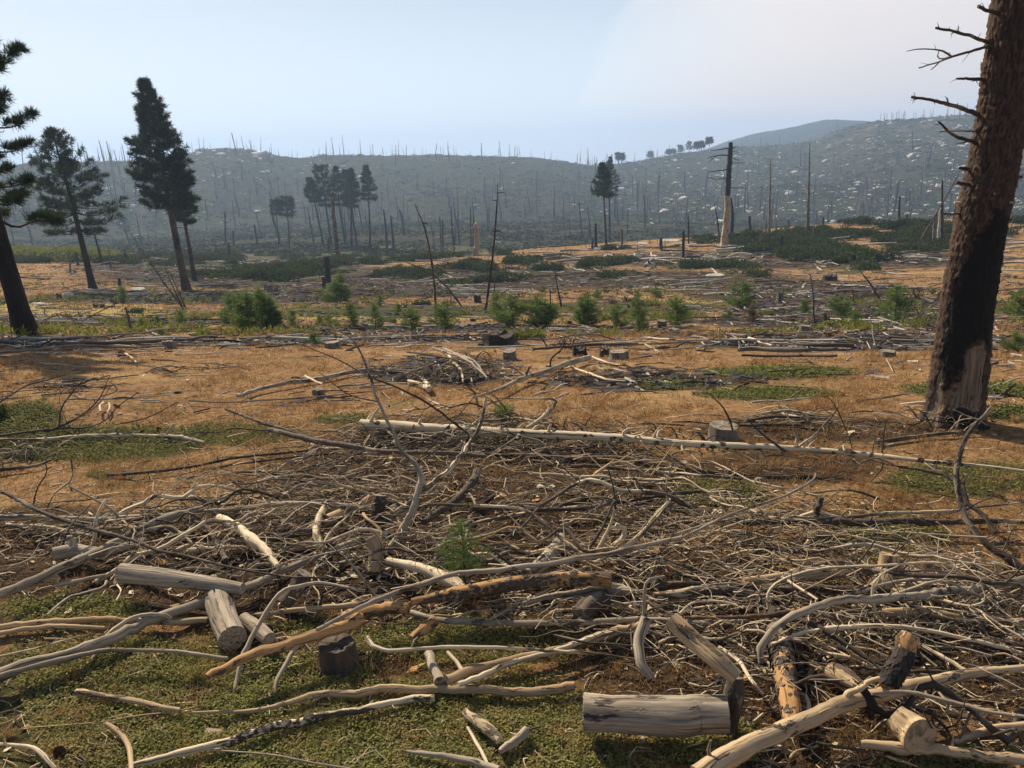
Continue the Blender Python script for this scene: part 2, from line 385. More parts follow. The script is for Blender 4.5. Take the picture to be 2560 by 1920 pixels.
def leafmat(name, c1, c2, trans=.25, c3=None, sc=3.0):
    m, t, b = new_mat(name); b.inputs['Roughness'].default_value = .8; b.inputs['Specular IOR Level'].default_value = .1
    g = t.nodes.new('ShaderNodeNewGeometry'); oi = t.nodes.new('ShaderNodeObjectInfo')
    c = mixc(t, g.outputs['Random Per Island'], c1, c2)
    c = mixc(t, mth(t, 'MULTIPLY', ramp(t, noi(t, attr(t, 'grain').outputs['Vector'], sc, 3), .45, .65), .8), c, c3 or c1)
    c = mixc(t, mth(t, 'MULTIPLY', oi.outputs['Random'], .3), c, (c1[0] * .7, c1[1] * .8, c1[2] * .7))
    t.links.new(c, b.inputs['Base Color'])
    tr = t.nodes.new('ShaderNodeBsdfTranslucent'); t.links.new(c, tr.inputs[0])
    mx = t.nodes.new('ShaderNodeMixShader'); mx.inputs[0].default_value = trans
    t.links.new(b.outputs[0], mx.inputs[1]); t.links.new(tr.outputs[0], mx.inputs[2])
    t.links.new(mx.outputs[0], [n for n in t.nodes if n.type == 'OUTPUT_MATERIAL'][0].inputs[0])
    return m
M['needle'] = leafmat('pine_needles', (.016, .031, .011), (.046, .070, .025), .3, (.05, .065, .02), .7)
M['sapling'] = leafmat('young_pine_needles', (.075, .135, .035), (.17, .24, .065), .45, (.14, .18, .04), 3)
M['saplingb'] = leafmat('browning_pine_needles', (.09, .08, .035), (.16, .11, .05), .3, (.06, .10, .03), 4)
M['brush'] = leafmat('brush_leaves', (.035, .052, .014), (.095, .12, .034), .25, (.04, .05, .016), .8)
M['farbrush'] = leafmat('hillside_brush_leaves', (.024, .036, .014), (.065, .078, .032), .1, (.022, .032, .014), .1)
M['ybrush'] = leafmat('yellow_green_leaves', (.13, .15, .03), (.26, .25, .06), .35)
M['cover'] = leafmat('ground_cover_leaves', (.11, .13, .035), (.37, .35, .125), .4, (.33, .26, .11), 3.0)
M['cover2'] = leafmat('meadow_clover_leaves', (.10, .12, .03), (.25, .25, .08), .3)
M['grass'] = leafmat('dry_grass_blades', (.24, .14, .06), (.48, .315, .15), .35, (.29, .155, .07), .9)
M['grassg'] = leafmat('green_grass_blades', (.16, .15, .045), (.42, .35, .13), .4)

def ground_mat():
    m, t, b = new_mat('meadow_ground'); z = attr(t, 'zone'); geo = t.nodes.new('ShaderNodeNewGeometry'); P = geo.outputs['Position']
    sp = t.nodes.new('ShaderNodeSeparateColor'); t.links.new(z.outputs['Color'], sp.inputs[0])
    n1 = noi(t, P, 1.3, 6, .65); n2 = noi(t, P, 9.0, 6, .7); n3 = noi(t, P, 60, 4, .7); n4 = noi(t, mapv(t, P, (.35, 1.0, 1)), .5, 5, .6)
    dry = mixc(t, ramp(t, n2, .38, .62), (.165, .092, .042), (.37, .23, .11))
    dry = mixc(t, mth(t, 'MULTIPLY', ramp(t, n1, .45, .68), .6), dry, (.25, .14, .078))
    dry = mixc(t, mth(t, 'MULTIPLY', ramp(t, n4, .5, .66), .7), dry, (.43, .285, .135))
    duff = mixc(t, ramp(t, n2, .35, .65), (.020, .014, .010), (.085, .056, .035))  # brown duff, darkened further to paint shade into the pile's gaps
    dry = mixc(t, mth(t, 'MULTIPLY', ramp(t, noi(t, P, .9, 6, .7), .52, .66), .6), dry, (.15, .125, .05))
    green = mixc(t, ramp(t, n2, .35, .65), (.018, .020, .009), (.10, .095, .035))  # green ground; its dark tone paints in the shade between leaves
    yel = mixc(t, ramp(t, n2, .35, .65), (.28, .22, .075), (.42, .33, .13))
    c = mixc(t, ramp(t, mth(t, 'ADD', z.outputs['Alpha'], mth(t, 'MULTIPLY', mth(t, 'SUBTRACT', n1, .5), .8)), .4, .6), dry, yel)
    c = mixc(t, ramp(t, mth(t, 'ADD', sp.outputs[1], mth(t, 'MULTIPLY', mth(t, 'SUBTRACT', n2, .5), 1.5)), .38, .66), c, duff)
    c = mixc(t, ramp(t, mth(t, 'ADD', sp.outputs[0], mth(t, 'MULTIPLY', mth(t, 'SUBTRACT', n2, .5), 2.2)), .42, .66), c, green)
    brush = mixc(t, ramp(t, n2, .35, .65), (.03, .035, .014), (.11, .10, .045))
    c = mixc(t, ramp(t, mth(t, 'ADD', sp.outputs[2], mth(t, 'MULTIPLY', mth(t, 'SUBTRACT', n1, .5), 1.0)), .4, .6), c, brush)
    c = mixc(t, mth(t, 'MULTIPLY', ramp(t, n3, .58, .70), .45), c, (.55, .45, .33))
    c = mixc(t, mth(t, 'MULTIPLY', ramp(t, n3, .47, .36), .7), c, (.075, .045, .028))
    t.links.new(c, b.inputs['Base Color']); b.inputs['Roughness'].default_value = 1
    b.inputs['Specular IOR Level'].default_value = .05
    bump(t, b, mth(t, 'ADD', mth(t, 'MULTIPLY', n2, 1.0), mth(t, 'MULTIPLY', n3, .35)), .9, .06)
    return m
def hill_mat():
    m, t, b = new_mat('burned_hillside'); geo = t.nodes.new('ShaderNodeNewGeometry'); P = geo.outputs['Position']; z = attr(t, 'zone')
    sp = t.nodes.new('ShaderNodeSeparateColor'); t.links.new(z.outputs['Color'], sp.inputs[0])
    n1 = noi(t, P, .035, 6, .65); n2 = noi(t, P, .3, 6, .7); n3 = noi(t, P, 1.4, 5, .7)
    br = mixc(t, ramp(t, n3, .35, .65), (.017, .024, .012), (.065, .07, .034))
    soil = mixc(t, ramp(t, n3, .35, .65), (.15, .11, .09), (.30, .225, .18))
    k = mth(t, 'ADD', mth(t, 'ADD', mth(t, 'MULTIPLY', n1, .8), mth(t, 'MULTIPLY', n2, .55)), mth(t, 'MULTIPLY', sp.outputs[0], .12))
    c = mixc(t, mth(t, 'MULTIPLY', ramp(t, k, .80, .93), .6), br, soil)
    c = mixc(t, mth(t, 'MULTIPLY', ramp(t, noi(t, P, .11, 5, .6), .52, .7), .5), c, (.13, .095, .08))
    t.links.new(c, b.inputs['Base Color']); b.inputs['Roughness'].default_value = 1; b.inputs['Specular IOR Level'].default_value = .05
    bump(t, b, mth(t, 'ADD', n2, mth(t, 'MULTIPLY', n3, .5)), 1.0, 1.6)
    return m
def rock_mat():
    m, t, b = new_mat('granite'); g = attr(t, 'grain').outputs['Vector']
    c = mixc(t, ramp(t, noi(t, g, 2.2, 6, .7), .38, .62), (.34, .325, .30), (.60, .575, .53))
    c = mixc(t, mth(t, 'MULTIPLY', ramp(t, noi(t, g, .9, 4), .52, .7), .5), c, (.17, .155, .14))
    t.links.new(c, b.inputs['Base Color']); bump(t, b, noi(t, g, 6, 5, .7), .6, .08)
    return m
M['ground'] = ground_mat(); M['hill'] = hill_mat(); M['rock'] = rock_mat()

# ------------------------------------------------------------------ zones on the ground
def ell(px, py, lst, soft=.35):
    v = np.zeros_like(px)
    for fr, cx, cy, ax, ay in lst:
        x, y = fx(fr, cx, cy); s = FR[fr][2]
        d = np.sqrt(((px - x) / (ax / s)) ** 2 + ((py - y) / (ay / s)) ** 2)
        v = np.maximum(v, 1 - sst(1 - soft, 1 + soft, d))
    return v
GREEN = [('D', 500, 790, 900, 120), ('D', 150, 640, 260, 110), ('D', 1500, 740, 450, 70), ('D', 80, 840, 300, 60), ('D', 640, 1000, 80, 25), ('A', 900, 1300, 1500, 430), ('A', 400, 680, 500, 110), ('B', 700, 1500, 1300, 400),
         ('B', 900, 880, 700, 140), ('G', 1830, 640, 520, 120), ('G', 1330, 1020, 420, 130), ('G', 560, 90, 420, 42), ('G', 250, 740, 330, 90), ('G', 1950, 70, 500, 50), ('G', 2150, 220, 200, 60),
         ('E', 700, 640, 260, 40), ('F', 1900, 340, 500, 40), ('A', 1900, 780, 300, 60), ('C', 1800, 1647, 600, 120), ('F', 1200, 420, 250, 30),
         ('2', 1000, 1230, 900, 45), ('3', 700, 1260, 700, 45), ('2', 1300, 1100, 250, 20), ('C', 300, 1500, 350, 150)]
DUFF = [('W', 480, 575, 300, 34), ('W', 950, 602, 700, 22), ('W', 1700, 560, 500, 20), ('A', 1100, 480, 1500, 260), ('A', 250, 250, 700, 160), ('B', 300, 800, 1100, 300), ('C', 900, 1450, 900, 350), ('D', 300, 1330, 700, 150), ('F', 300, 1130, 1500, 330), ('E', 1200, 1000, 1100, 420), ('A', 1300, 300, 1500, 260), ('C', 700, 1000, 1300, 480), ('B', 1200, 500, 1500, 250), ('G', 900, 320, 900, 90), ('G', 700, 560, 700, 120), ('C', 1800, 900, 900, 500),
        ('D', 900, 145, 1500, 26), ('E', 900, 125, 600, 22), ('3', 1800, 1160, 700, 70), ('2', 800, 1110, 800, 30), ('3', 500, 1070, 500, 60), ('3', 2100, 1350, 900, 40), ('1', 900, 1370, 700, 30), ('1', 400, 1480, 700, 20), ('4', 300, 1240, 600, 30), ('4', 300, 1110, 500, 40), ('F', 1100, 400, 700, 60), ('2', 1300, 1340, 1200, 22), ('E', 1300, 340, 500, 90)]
YEL = [('1', 250, 1440, 560, 45), ('D', 500, 20, 1000, 60), ('2', 900, 1260, 800, 30), ('3', 1300, 1240, 800, 40)]
BRUSH = [('W', 300, 558, 220, 14), ('W', 620, 545, 260, 22), ('W', 950, 560, 240, 14), ('W', 1850, 520, 330, 24), ('3', 1700, 800, 420, 36), ('3', 1950, 870, 450, 50), ('4', 300, 832, 330, 42), ('4', 130, 905, 260, 56), ('4', 560, 850, 200, 34), ('1', 250, 1185, 360, 32), ('1', 700, 1175, 420, 36), ('1', 1150, 1235, 420, 60), ('2', 250, 865, 520, 70), ('2', 250, 955, 330, 45), ('2', 900, 870, 500, 40), ('3', 1250, 820, 150, 30), ('3', 640, 890, 110, 25), ('3', 790, 905, 80, 20), ('3', 960, 880, 130, 20), ('3', 1060, 975, 150, 45), ('3', 890, 1010, 110, 30), ('3', 520, 985, 100, 30), ('3', 1500, 960, 330, 80), ('3', 1900, 930, 330, 55),
         ('3', 1950, 800, 420, 60), ('3', 1650, 850, 250, 40), ('3', 2100, 1000, 150, 45), ('3', 1450, 1040, 120, 30), ('3', 600, 1060, 100, 30), ('3', 2150, 760, 300, 40), ('3', 660, 950, 60, 22),
         ('2', 700, 920, 250, 30), ('2', 500, 960, 250, 35), ('2', 250, 1010, 250, 30), ('2', 1000, 1000, 250, 30), ('2', 850, 930, 300, 35), ('2', 1180, 910, 250, 35), ('2', 1430, 960, 120, 40), ('2', 1560, 1010, 80, 35), ('2', 1640, 890, 150, 35),
         ('2', 1820, 950, 80, 35), ('2', 1300, 1050, 110, 25), ('2', 100, 1030, 120, 30), ('2', 1750, 900, 150, 30), ('4', 560, 900, 120, 30), ('4', 850, 790, 100, 25), ('1', 1150, 1190, 330, 40), ('1', 1250, 1250, 250, 25)]
def build_terrain():
    na = len(AZ); k0 = int(np.searchsorted(RR, 215))
    V = np.stack([GX, GY, Z], -1)
    px, py, dep = proj(V.reshape(-1, 3)); front = dep > .1
    px = np.where(front, px, -9999).reshape(na, NR); py = np.where(front, py, -9999).reshape(na, NR)
    nz = fbm(GX / 1.2, GY / 1.2, 21); nz2 = fbm(GX / 6, GY / 6, 22)
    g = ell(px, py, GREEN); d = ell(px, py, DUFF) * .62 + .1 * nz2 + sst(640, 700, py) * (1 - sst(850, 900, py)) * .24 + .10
    rr_ = np.hypot(GX, GY)
    g = np.clip(g * .85 + .25 * nz * (g > 0) + .12 * nz2, 0, 1); br = ell(px, py, BRUSH, .25) * sst(-.35, .1, fbm(GX / 7, GY / 7, 71))
    br = np.maximum(br, sst(150, 190, rr_) * .9)
    ye = ell(px, py, YEL, .6)
    zone = np.stack([g, np.clip(d, 0, 1), br, ye], -1)
    # hills: channel 0 = bare rocky soil, strongest on the right-hand ridge
    hz = sst(1900, 2150, px) * sst(620, 350, py)
    zone2 = zone.copy(); zone2[..., 0] = hz; 
    def mesh(name, a, b, mat, zn, center=False):
        sub = V[:, a:b]; n = b - a; vv = sub.reshape(-1, 3)
        i = np.arange(na)[:, None]; j = np.arange(n - 1)[None]; i2 = (i + 1) % na
        F = np.stack([i * n + j, i2 * n + j, i2 * n + j + 1, i * n + j + 1], -1).reshape(-1, 4)
        F = F[:, ::-1]
        mb = MB(); mb.add(vv, F)
        if center:
            mb.add(np.vstack([V[:, 0], [[0, 0, -3.5]]]), np.stack([np.arange(na), (np.arange(na) + 1) % na, np.full(na, na)], -1)[:, ::-1])
        o = mb.build(name, mat); me = o.data
        zz = zn[:, a:b].reshape(-1, 4)
        if center: zz = np.vstack([zz, np.zeros((na + 1, 4))])
        at = me.attributes.new('zone', 'FLOAT_COLOR', 'POINT'); at.data.foreach_set('color', zz.astype(np.float32).ravel())
        return tag(o, kind='structure')
    mesh('ground', 0, k0 + 1, M['ground'], zone, True)
    mesh('hills', k0, NR, M['hill'], zone2)
    return zone
ZONE = build_terrain()
def zone_at(x, y):
    r = np.hypot(x, y); th = np.degrees(np.arctan2(x, y))
    i = np.clip(np.round((th + 46) / .2).astype(int), 0, ni - 1); j = np.clip(np.round((np.log(r) - LR[0]) / (LR[1] - LR[0])).astype(int), 0, NR - 1)
    return ZONE[i, j]

# ------------------------------------------------------------------ pieces of wood laid by hand
def path(fr, pts, lift):
    """points: (x, y) or (x, y, lift in metres) lie on/over the ground; (x, y, 'k', dd) keep the previous distance (+dd)"""
    out = []; dep = None; sc = FR[fr][2] if fr else 1
    for p in pts:
        f = fr
        if isinstance(p[0], str): f, p = p[0], p[1:]
        x, y = fx(f, p[0], p[1])
        if len(p) >= 3 and p[2] == 'k':
            dep = dep + (p[3] if len(p) > 3 else 0); d = ray(x, y)
            q = d * dep; zz = zat(q[0], q[1])
            out.append(q)
        else:
            q = ground(x, y, p[2] if len(p) > 2 else lift); out.append(q)
            dep = proj(q)[2][0]
    return np.array(out)
def widths(w, n): 
    w = [w] if isinstance(w, (int, float)) else list(w)
    if len(w) == 1: w = w * 2
    return np.interp(np.linspace(0, 1, n), np.linspace(0, 1, len(w)), w)
def stubs(mb, C, Rr, n, g, ln=.05, mi=0, curl=1.0):
    T, A, B = tframes(C)
    for _ in range(n):
        k = g.integers(1, len(C) - 1); a = g.uniform(0, 6.28); d = math.cos(a) * A[k] + math.sin(a) * B[k] + T[k] * g.uniform(-.2, .8)
        l = ln * g.uniform(.3, 1.5) + Rr[k]; r0 = max(Rr[k] * g.uniform(.18, .35), .0015)
        p1 = C[k] + d * l * .6; p2 = C[k] + d * l + T[k] * l * .3 * curl + g.normal(0, .15, 3) * l
        tube(mb, np.array([C[k], p1, p2]), np.array([r0 * 1.4, r0, r0 * .5]), 4, 4, mi, .1, int(g.integers(1e6)), (False, True))
seedc = [100]
def wood_piece(name, fr, pts, w, mat, label, cat='branch', group=None, lift=None, sides=None, ends=(None, None), st=0, sub=(), rough=.05, seg=None, endmat='end', stl=.05, groove=None):
    """one limb or log; ends: 'cut' makes a sawn end face part; sub: side branches (pts, w)"""
    seedc[0] += 1; g = np.random.default_rng(seedc[0]); s = FR[fr][2]
    ww = widths(w, len(pts))
    l0 = lift if lift is not None else None
    # provisional depth for radius -> lift
    x0, y0 = fx(*( (pts[0][0], pts[0][1], pts[0][2]) if isinstance(pts[0][0], str) else (fr, pts[0][0], pts[0][1])))
    d0 = proj(ground(x0, y0))[2][0]
    r_est = ww.mean() / 2 / s * d0 / FPX
    P = path(fr, pts, r_est * .8 + (.03 if lift is None else lift))
    dep = proj(P)[2]; R = ww / 2 / s * dep / FPX
    ln = np.linalg.norm(np.diff(P, axis=0), axis=1).sum()
    px = ln / max(dep.mean(), .1) * 804; wr = R.max() / dep.mean() * 804
    sides = sides or (16 if wr > 8 else 10 if wr > 3 else 7 if wr > 1.2 else 5)
    seg = seg or int(min(60, max(8, px / 7)))
    mb = MB(); o0 = P[0]
    mats = mat if isinstance(mat, (list, tuple)) else [mat]
    C, Rr, T, A, B, V = tube(mb, P, R, sides, seg, 0, rough, seedc[0], (ends[0] != 'cut', ends[1] != 'cut'), wob=0 if groove else .10 if R.max() < .05 else .03, groove=groove)
    if st: stubs(mb, C, Rr, st, g, stl)
    o = mb.build(name, [M[m] for m in mats], loc=o0)
    tag(o, label, cat, group)
    for e in (0, 1):
        if ends[e] == 'cut':
            k = 0 if e == 0 else -1; ring = V[k]; c = ring.mean(0); nrm = T[k] * (-1 if e == 0 else 1)
            m2 = MB(); n = len(ring); rs = [1.0, .97, .6, .25]
            vv = [c + (ring - c) * q + nrm * (0 if q == 1 else .004 + .002 * (1 - q)) for q in rs] + [(c + nrm * .006)[None]]
            ph = np.linspace(0, 2 * np.pi, n, endpoint=False)
            gg = [np.stack([np.cos(ph) * Rr[k] * q, np.sin(ph) * Rr[k] * q, 0 * ph], -1) for q in rs] + [np.zeros((1, 3))]
            F = []; j = np.arange(n); j2 = (j + 1) % n
            for a in range(3): F.append(np.stack([a * n + j, a * n + j2, (a + 1) * n + j2, (a + 1) * n + j], -1))
            F = np.concatenate(F); Tt = np.stack([3 * n + j, 3 * n + j2, np.full(n, 4 * n)], -1)
            if e == 0: F = F[:, ::-1]; Tt = Tt[:, ::-1]
            Vv = np.concatenate(vv); Gg = np.concatenate(gg)
            m2.add(Vv, F, Gg); m2.F.append(Tt); m2.M.append(np.zeros(n, int))
            m2.build('sawn_end', M[endmat], parent=o, loc=o0, smooth=False)
    for sp in sub:
        pts2, w2 = sp[0], sp[1]; m3 = MB(); P2 = []
        # side branches: first point snaps onto the parent limb, the rest keep its distance
        xx, yy = fx(fr, pts2[0][0], pts2[0][1]); qx, qy, qd = proj(C); k = int(np.argmin((qx - xx) ** 2 + (qy - yy) ** 2))
        dcur = qd[k]; P2.append(C[k])
        for p in pts2[1:]:
            dcur += p[2] if len(p) > 2 else 0; X, Y = fx(fr, p[0], p[1]); P2.append(ray(X, Y) * dcur)
        P2 = np.array(P2); R2 = widths(w2, len(P2)) / 2 / s * qd[k] / FPX
        C2, Rr2 = tube(m3, P2, R2, 6, max(6, len(P2) * 5), 0, .08, seedc[0] + 7, (False, True), wob=.15)[:2]
        stubs(m3, C2, Rr2, sp[2] if len(sp) > 2 else 3, g, .05)
        m3.build('side_branch', [M[sp[3] if len(sp) > 3 else mats[0]]], parent=o, loc=o0)
    return o, C, Rr

def bark_scraps(parent, o0, C, Rr, k0, k1, n, size, seed, mat='bark', side=None):
    """curled flakes of bark still clinging to a log"""
    g = np.random.default_rng(seed); T, A, B = tframes(C); mb = MB()
    for _ in range(n):
        k = int(np.clip(g.uniform(k0, k1) * (len(C) - 1), 0, len(C) - 1)); a = g.uniform(0, 6.28) if side is None else g.normal(side, .8)
        nrm = math.cos(a) * A[k] + math.sin(a) * B[k]; tan = np.cross(nrm, T[k]); c = C[k] + T[k] * g.uniform(-.03, .03) + nrm * Rr[k] * g.uniform(.97, 1.12)
        l = size * g.uniform(.5, 1.6); w = size * g.uniform(.3, .8); tl = g.uniform(-.35, .35)
        u = T[k] * math.cos(tl) + tan * math.sin(tl); v = np.cross(nrm, u); q = g.uniform(.7, 1.3, 6)
        up = nrm * l * g.uniform(.0, .35)
        vs = [c - u * l * q[0] - v * w * .6, c - u * l * .5 + v * w * q[1], c + u * l * .5 + v * w * q[2] + up * .5, c + u * l * q[3] + up, c + u * l * .4 - v * w * q[4] + up * .4, c - u * l * .3 - v * w * q[5]]
        mb.add(vs, [[0, 1, 2, 3], [0, 3, 4, 5]])
    o = mb.build('bark_scrap', M[mat], parent=parent, loc=o0, smooth=False); o['kind'] = 'stuff'
    return o

# ================================================================== LARGE TREES
def needles(mb, P, D, n, ln, w, g, spread=.8):
    """clumps of needle blades: P (k,3) clump centres, D (k,3) directions"""
    k = len(P); P = np.repeat(P, n, 0); D = np.repeat(D, n, 0)
    d = D * .55 + g.normal(0, spread, P.shape) * .6; d /= np.maximum(np.linalg.norm(d, axis=1, keepdims=True), 1e-6)
    L_ = ln * g.uniform(.55, 1.15, (len(P), 1)); s = np.cross(d, g.normal(0, 1, P.shape)); s /= np.maximum(np.linalg.norm(s, axis=1, keepdims=True), 1e-6); s *= w * .5
    base = P + d * L_ * .08
    V = np.stack([base - s * .35, base + s * .35, base + d * L_ * .6 + s, base + d * L_ - s * .2], 1).reshape(-1, 3)
    F = np.arange(len(P) * 4).reshape(-1, 4)
    mb.add(V, F, V)
def pine_meshes(H, r0, c0, Rc, nb, seed, shape='cone', tuft=.34, per=10, bw=.07, lean=(0, 0), droop=.25, density=1.0, dead=0, top_r=.12):
    """tree standing at the origin; returns buffers trunk, limbs, needles. c0 = height where the crown starts"""
    g = np.random.default_rng(seed); tr, li, ne = MB(), MB(), MB()
    n = 14; zz = np.linspace(0, H, n); lx = lean[0] * zz + .012 * H * np.sin(zz / H * 3 + seed); ly = lean[1] * zz
    P = np.stack([lx, ly, zz], -1); R = r0 * (1 - zz / H) ** .8 + .02; R[0] *= 1.35
    tube(tr, P, R, 10, 30, 0, .05, seed)
    def axis(z): return np.array([np.interp(z, zz, lx), np.interp(z, zz, ly), z])
    for _ in range(dead):
        z = g.uniform(.25 * c0, c0 * 1.05); a = g.uniform(0, 6.28); l = Rc * g.uniform(.25, .8); d = np.array([math.cos(a), math.sin(a), g.uniform(-.25, .1)])
        p = axis(z); tube(li, np.array([p, p + d * l * .5, p + d * l + [0, 0, -.12 * l]]), np.array([.03, .02, .008]) * max(r0 / .3, .6), 4, 5, 0, .1, int(g.integers(1e6)), (False, True))
    CP, CD = [], []
    for i in range(nb):
        t = (i + g.uniform(0, 1)) / nb; nw = max(5, nb // (6 if shape != 'open' else 3)); t = (np.floor(t * nw) + .5 + g.normal(0, .13)) / nw; t = float(np.clip(t, 0, .99)) ** .9; z = c0 + (H - c0) * t
        if shape == 'cone': pr = min(1, (1 - t) * 1.22) ** .95 * (.62 + .38 * min(1, t / .22)) + top_r * .3
        elif shape == 'open': pr = min(1, (1 - t) * 1.25) ** .7 * (.75 + .25 * math.sin(t * 9 + seed)) + top_r * .5
        else: pr = math.sqrt(max(0.02, 1 - abs(t - .38) ** 2 / .42)) * .95
        l = Rc * pr * g.uniform(.62, 1.12)
        a = i * 2.39996 + g.uniform(-.5, .5); up = -.12 + t * .75
        d = np.array([math.cos(a), math.sin(a), 0]); p = axis(z); q = [p]
        for s in (.35, .7, 1.0): q.append(p + d * l * s + np.array([0, 0, l * (up * s - droop * s * (1 - t) + .42 * s ** 3 * .6)]))
        q = np.array(q); q[1:] += g.normal(0, .03 * l, (3, 3))
        C = tube(li, q, np.array([.05, .035, .02, .01]) * (.4 + .6 * (1 - t)) * max(r0 / .3, .5), 4, 8, 0, .1, int(g.integers(1e6)), (False, True))[0]
        nt_ = max(3, int(11 * density * (l / Rc) + 3))
        for _ in range(nt_):
            s = g.uniform(.28, 1) ** .8 if shape != 'open' else g.uniform(.4, 1) ** .7
            c = C[min(int(s * 7.99), 7)]; sd = np.cross(d, [0, 0, 1]) * g.choice([-1, 1]); off = sd * g.uniform(0, .34) * l * (1.15 - s * .75) + d * g.uniform(-.05, .1) * l
            pt = c + off + np.array([0, 0, g.uniform(-.02, .09) * l * .6 + .05])
            CP.append(pt); dd = off * .8 + d * l * .25 + np.array([0, 0, .35 * l]); CD.append(dd / np.linalg.norm(dd))
    p = axis(H)
    for _ in range(int(6 * density)): CP.append(p + g.normal(0, .12, 3) * Rc * .5 * np.array([1, 1, 1.2])); CD.append(np.array([0, 0, 1.0]))
    needles(ne, np.array(CP), np.array(CD), per, tuft, bw, g)
    return tr, li, ne
def pbark(name, c1, c2, sc):
    m, t, b = new_mat(name); g = attr(t, 'grain').outputs['Vector']
    vo = nd(t, 'ShaderNodeTexVoronoi', Scale=1.0); t.links.new(mapv(t, g, (sc, sc, sc * .3)), vo.inputs['Vector'])
    c = mixc(t, vo.outputs['Distance'], c2, c1); c = mixc(t, ramp(t, noi(t, g, .6, 4), .45, .65), c, (c1[0] * .5, c1[1] * .45, c1[2] * .45))
    t.links.new(c, b.inputs['Base Color']); bump(t, b, mth(t, 'SUBTRACT', 1.0, vo.outputs['Distance']), .8, .04); return m
M['pinebark'] = pbark('pine_bark', (.05, .034, .026), (.125, .075, .05), 9)
M['pinebarkdark'] = pbark('scorched_pine_bark', (.016, .013, .012), (.04, .028, .022), 9)
def lean_of(P, base, top):
    """slope of a trunk whose top shows at another pixel, standing at the same distance"""
    d = proj(P)[2][0]; q = ray(*top) * d
    # find the height: the top is taken in the vertical plane facing the camera through the base
    k = P[1] / q[1]; q = q * k
    return q - P
def plant_pine(fr, base, top, crown, hw, name, label, cat, group=None, nb=90, shape='cone', seed=1, **kw):
    bx, by = fx(fr, *base); P = ground(bx, by, -.05); tv = lean_of(P, None, fx(fr, *top)); H = tv[2]
    d = proj(P)[2][0]; c0 = H * (1 - (crown - top[1]) / (base[1] - top[1])); Rc = hw / FR[fr][2] * d / FPX
    bark = kw.pop('bark', 'pinebark'); r0 = kw.pop('r0', None) or kw.pop('tw', 14) / FR[fr][2] / 2 * d / FPX
    kw.pop('tw', None)
    tr, li, ne = pine_meshes(H, r0, c0, Rc, nb, seed, shape, lean=(tv[0] / H, tv[1] / H), **kw)
    e = empty(name, P); tag(e, label, cat, group)
    tr.build('trunk', M[bark], parent=e); li.build('limbs', M['pinebarkdark'], parent=e)['kind'] = 'stuff'; o = ne.build('crown', M['needle'], parent=e, smooth=False)
    return e
plant_pine('1', (122, 1552), (-330, -260), 960, 310, 'pine_tree', 'large dark pine at the left edge of the photo, trunk cut off by the frame', 'tree', nb=74, seed=3, tuft=.25, per=40, bw=.024, shape='open', tw=90, density=3.0, bark='pinebarkdark', droop=.3)
plant_pine('1', (435, 1337), (235, 612), 1060, 180, 'pine_tree', 'open-crowned pine with drooping lower boughs, second pine from the left', 'tree', nb=96, seed=12, tuft=.40, per=20, bw=.05, shape='cone', tw=30, density=1.5, top_r=.3, dead=14, droop=.32, bark='pinebarkdark')
plant_pine('1', (872, 1343), (652, 382), 950, 150, 'pine_tree', 'tall dense dark green pine, the tallest full tree in the photo', 'tree', nb=150, seed=5, tuft=.45, per=20, bw=.065, tw=36, density=1.8, dead=8)
plant_pine('1', (891, 1296), (815, 770), 1030, 66, 'pine_tree', 'slim pine tucked behind the right side of the tallest pine', 'tree', nb=70, seed=8, tuft=.42, per=18, bw=.065, tw=20, density=1.5, dead=8)
GP = 'pines standing in a close clump on the lower slope'
for k, (b, tp, cr, hw, lb) in enumerate([((430, 815), (350, 382), 530, 60, 'leftmost and lowest-topped pine of the central clump'), ((482, 815), (426, 312), 560, 66, 'pine second from the left in the central clump'), ((575, 805), (514, 306), 560, 60, 'third pine from the left in the central clump'),
        ((622, 825), (608, 320), 570, 64, 'fourth pine from the left in the central clump, crown merging with its neighbours'), ((655, 812), (575, 335), 540, 44, 'thin pine in the middle of the central clump, half hidden by fuller crowns'), ((736, 825), (705, 300), 520, 56, 'rightmost pine of the central clump standing slightly apart')]):
    plant_pine('2', b, tp, cr, hw, 'pine_tree', lb, 'tree', GP, nb=60, seed=20 + k, tuft=.7, per=10, bw=.15, tw=14, dead=60, shape='round' if k % 3 == 1 else 'cone', density=.9, top_r=.3, bark='pinebarkdark')
plant_pine('2', (150, 815), (118, 528), 612, 42, 'pine_tree', 'smaller left pine of the pair left of the central clump', 'tree', nb=28, seed=31, tuft=.7, per=8, bw=.16, tw=9, shape='round', dead=14, density=.7, bark='pinebarkdark')
plant_pine('2', (213, 815), (194, 508), 622, 62, 'pine_tree', 'round-topped right pine of the pair left of the central clump', 'tree', nb=34, seed=32, tuft=.75, per=9, bw=.16, tw=11, shape='round', dead=10, density=.8, bark='pinebarkdark')
plant_pine('3', (548, 868), (536, 338), 555, 74, 'pine_tree', 'left one of the twin pines right of centre, thinner trunk', 'tree', nb=42, seed=33, tuft=.6, per=9, bw=.13, tw=11, dead=34, density=.8, bark='pinebarkdark')
plant_pine('3', (574, 842), (586, 294), 545, 64, 'pine_tree', 'right one of the twin pines right of centre, dense dark crown', 'tree', nb=80, seed=34, tuft=.6, per=10, bw=.13, tw=14, dead=34, density=.9, bark='pinebarkdark')
RT = [(632, 328, 272, 16), (657, 328, 277, 15), (840, 308, 264, 20), (955, 288, 250, 22), (988, 280, 248, 15), (1030, 275, 222, 18), (1088, 268, 200, 24), (1138, 246, 208, 20), (1168, 244, 203, 20), (1218, 222, 177, 22)]
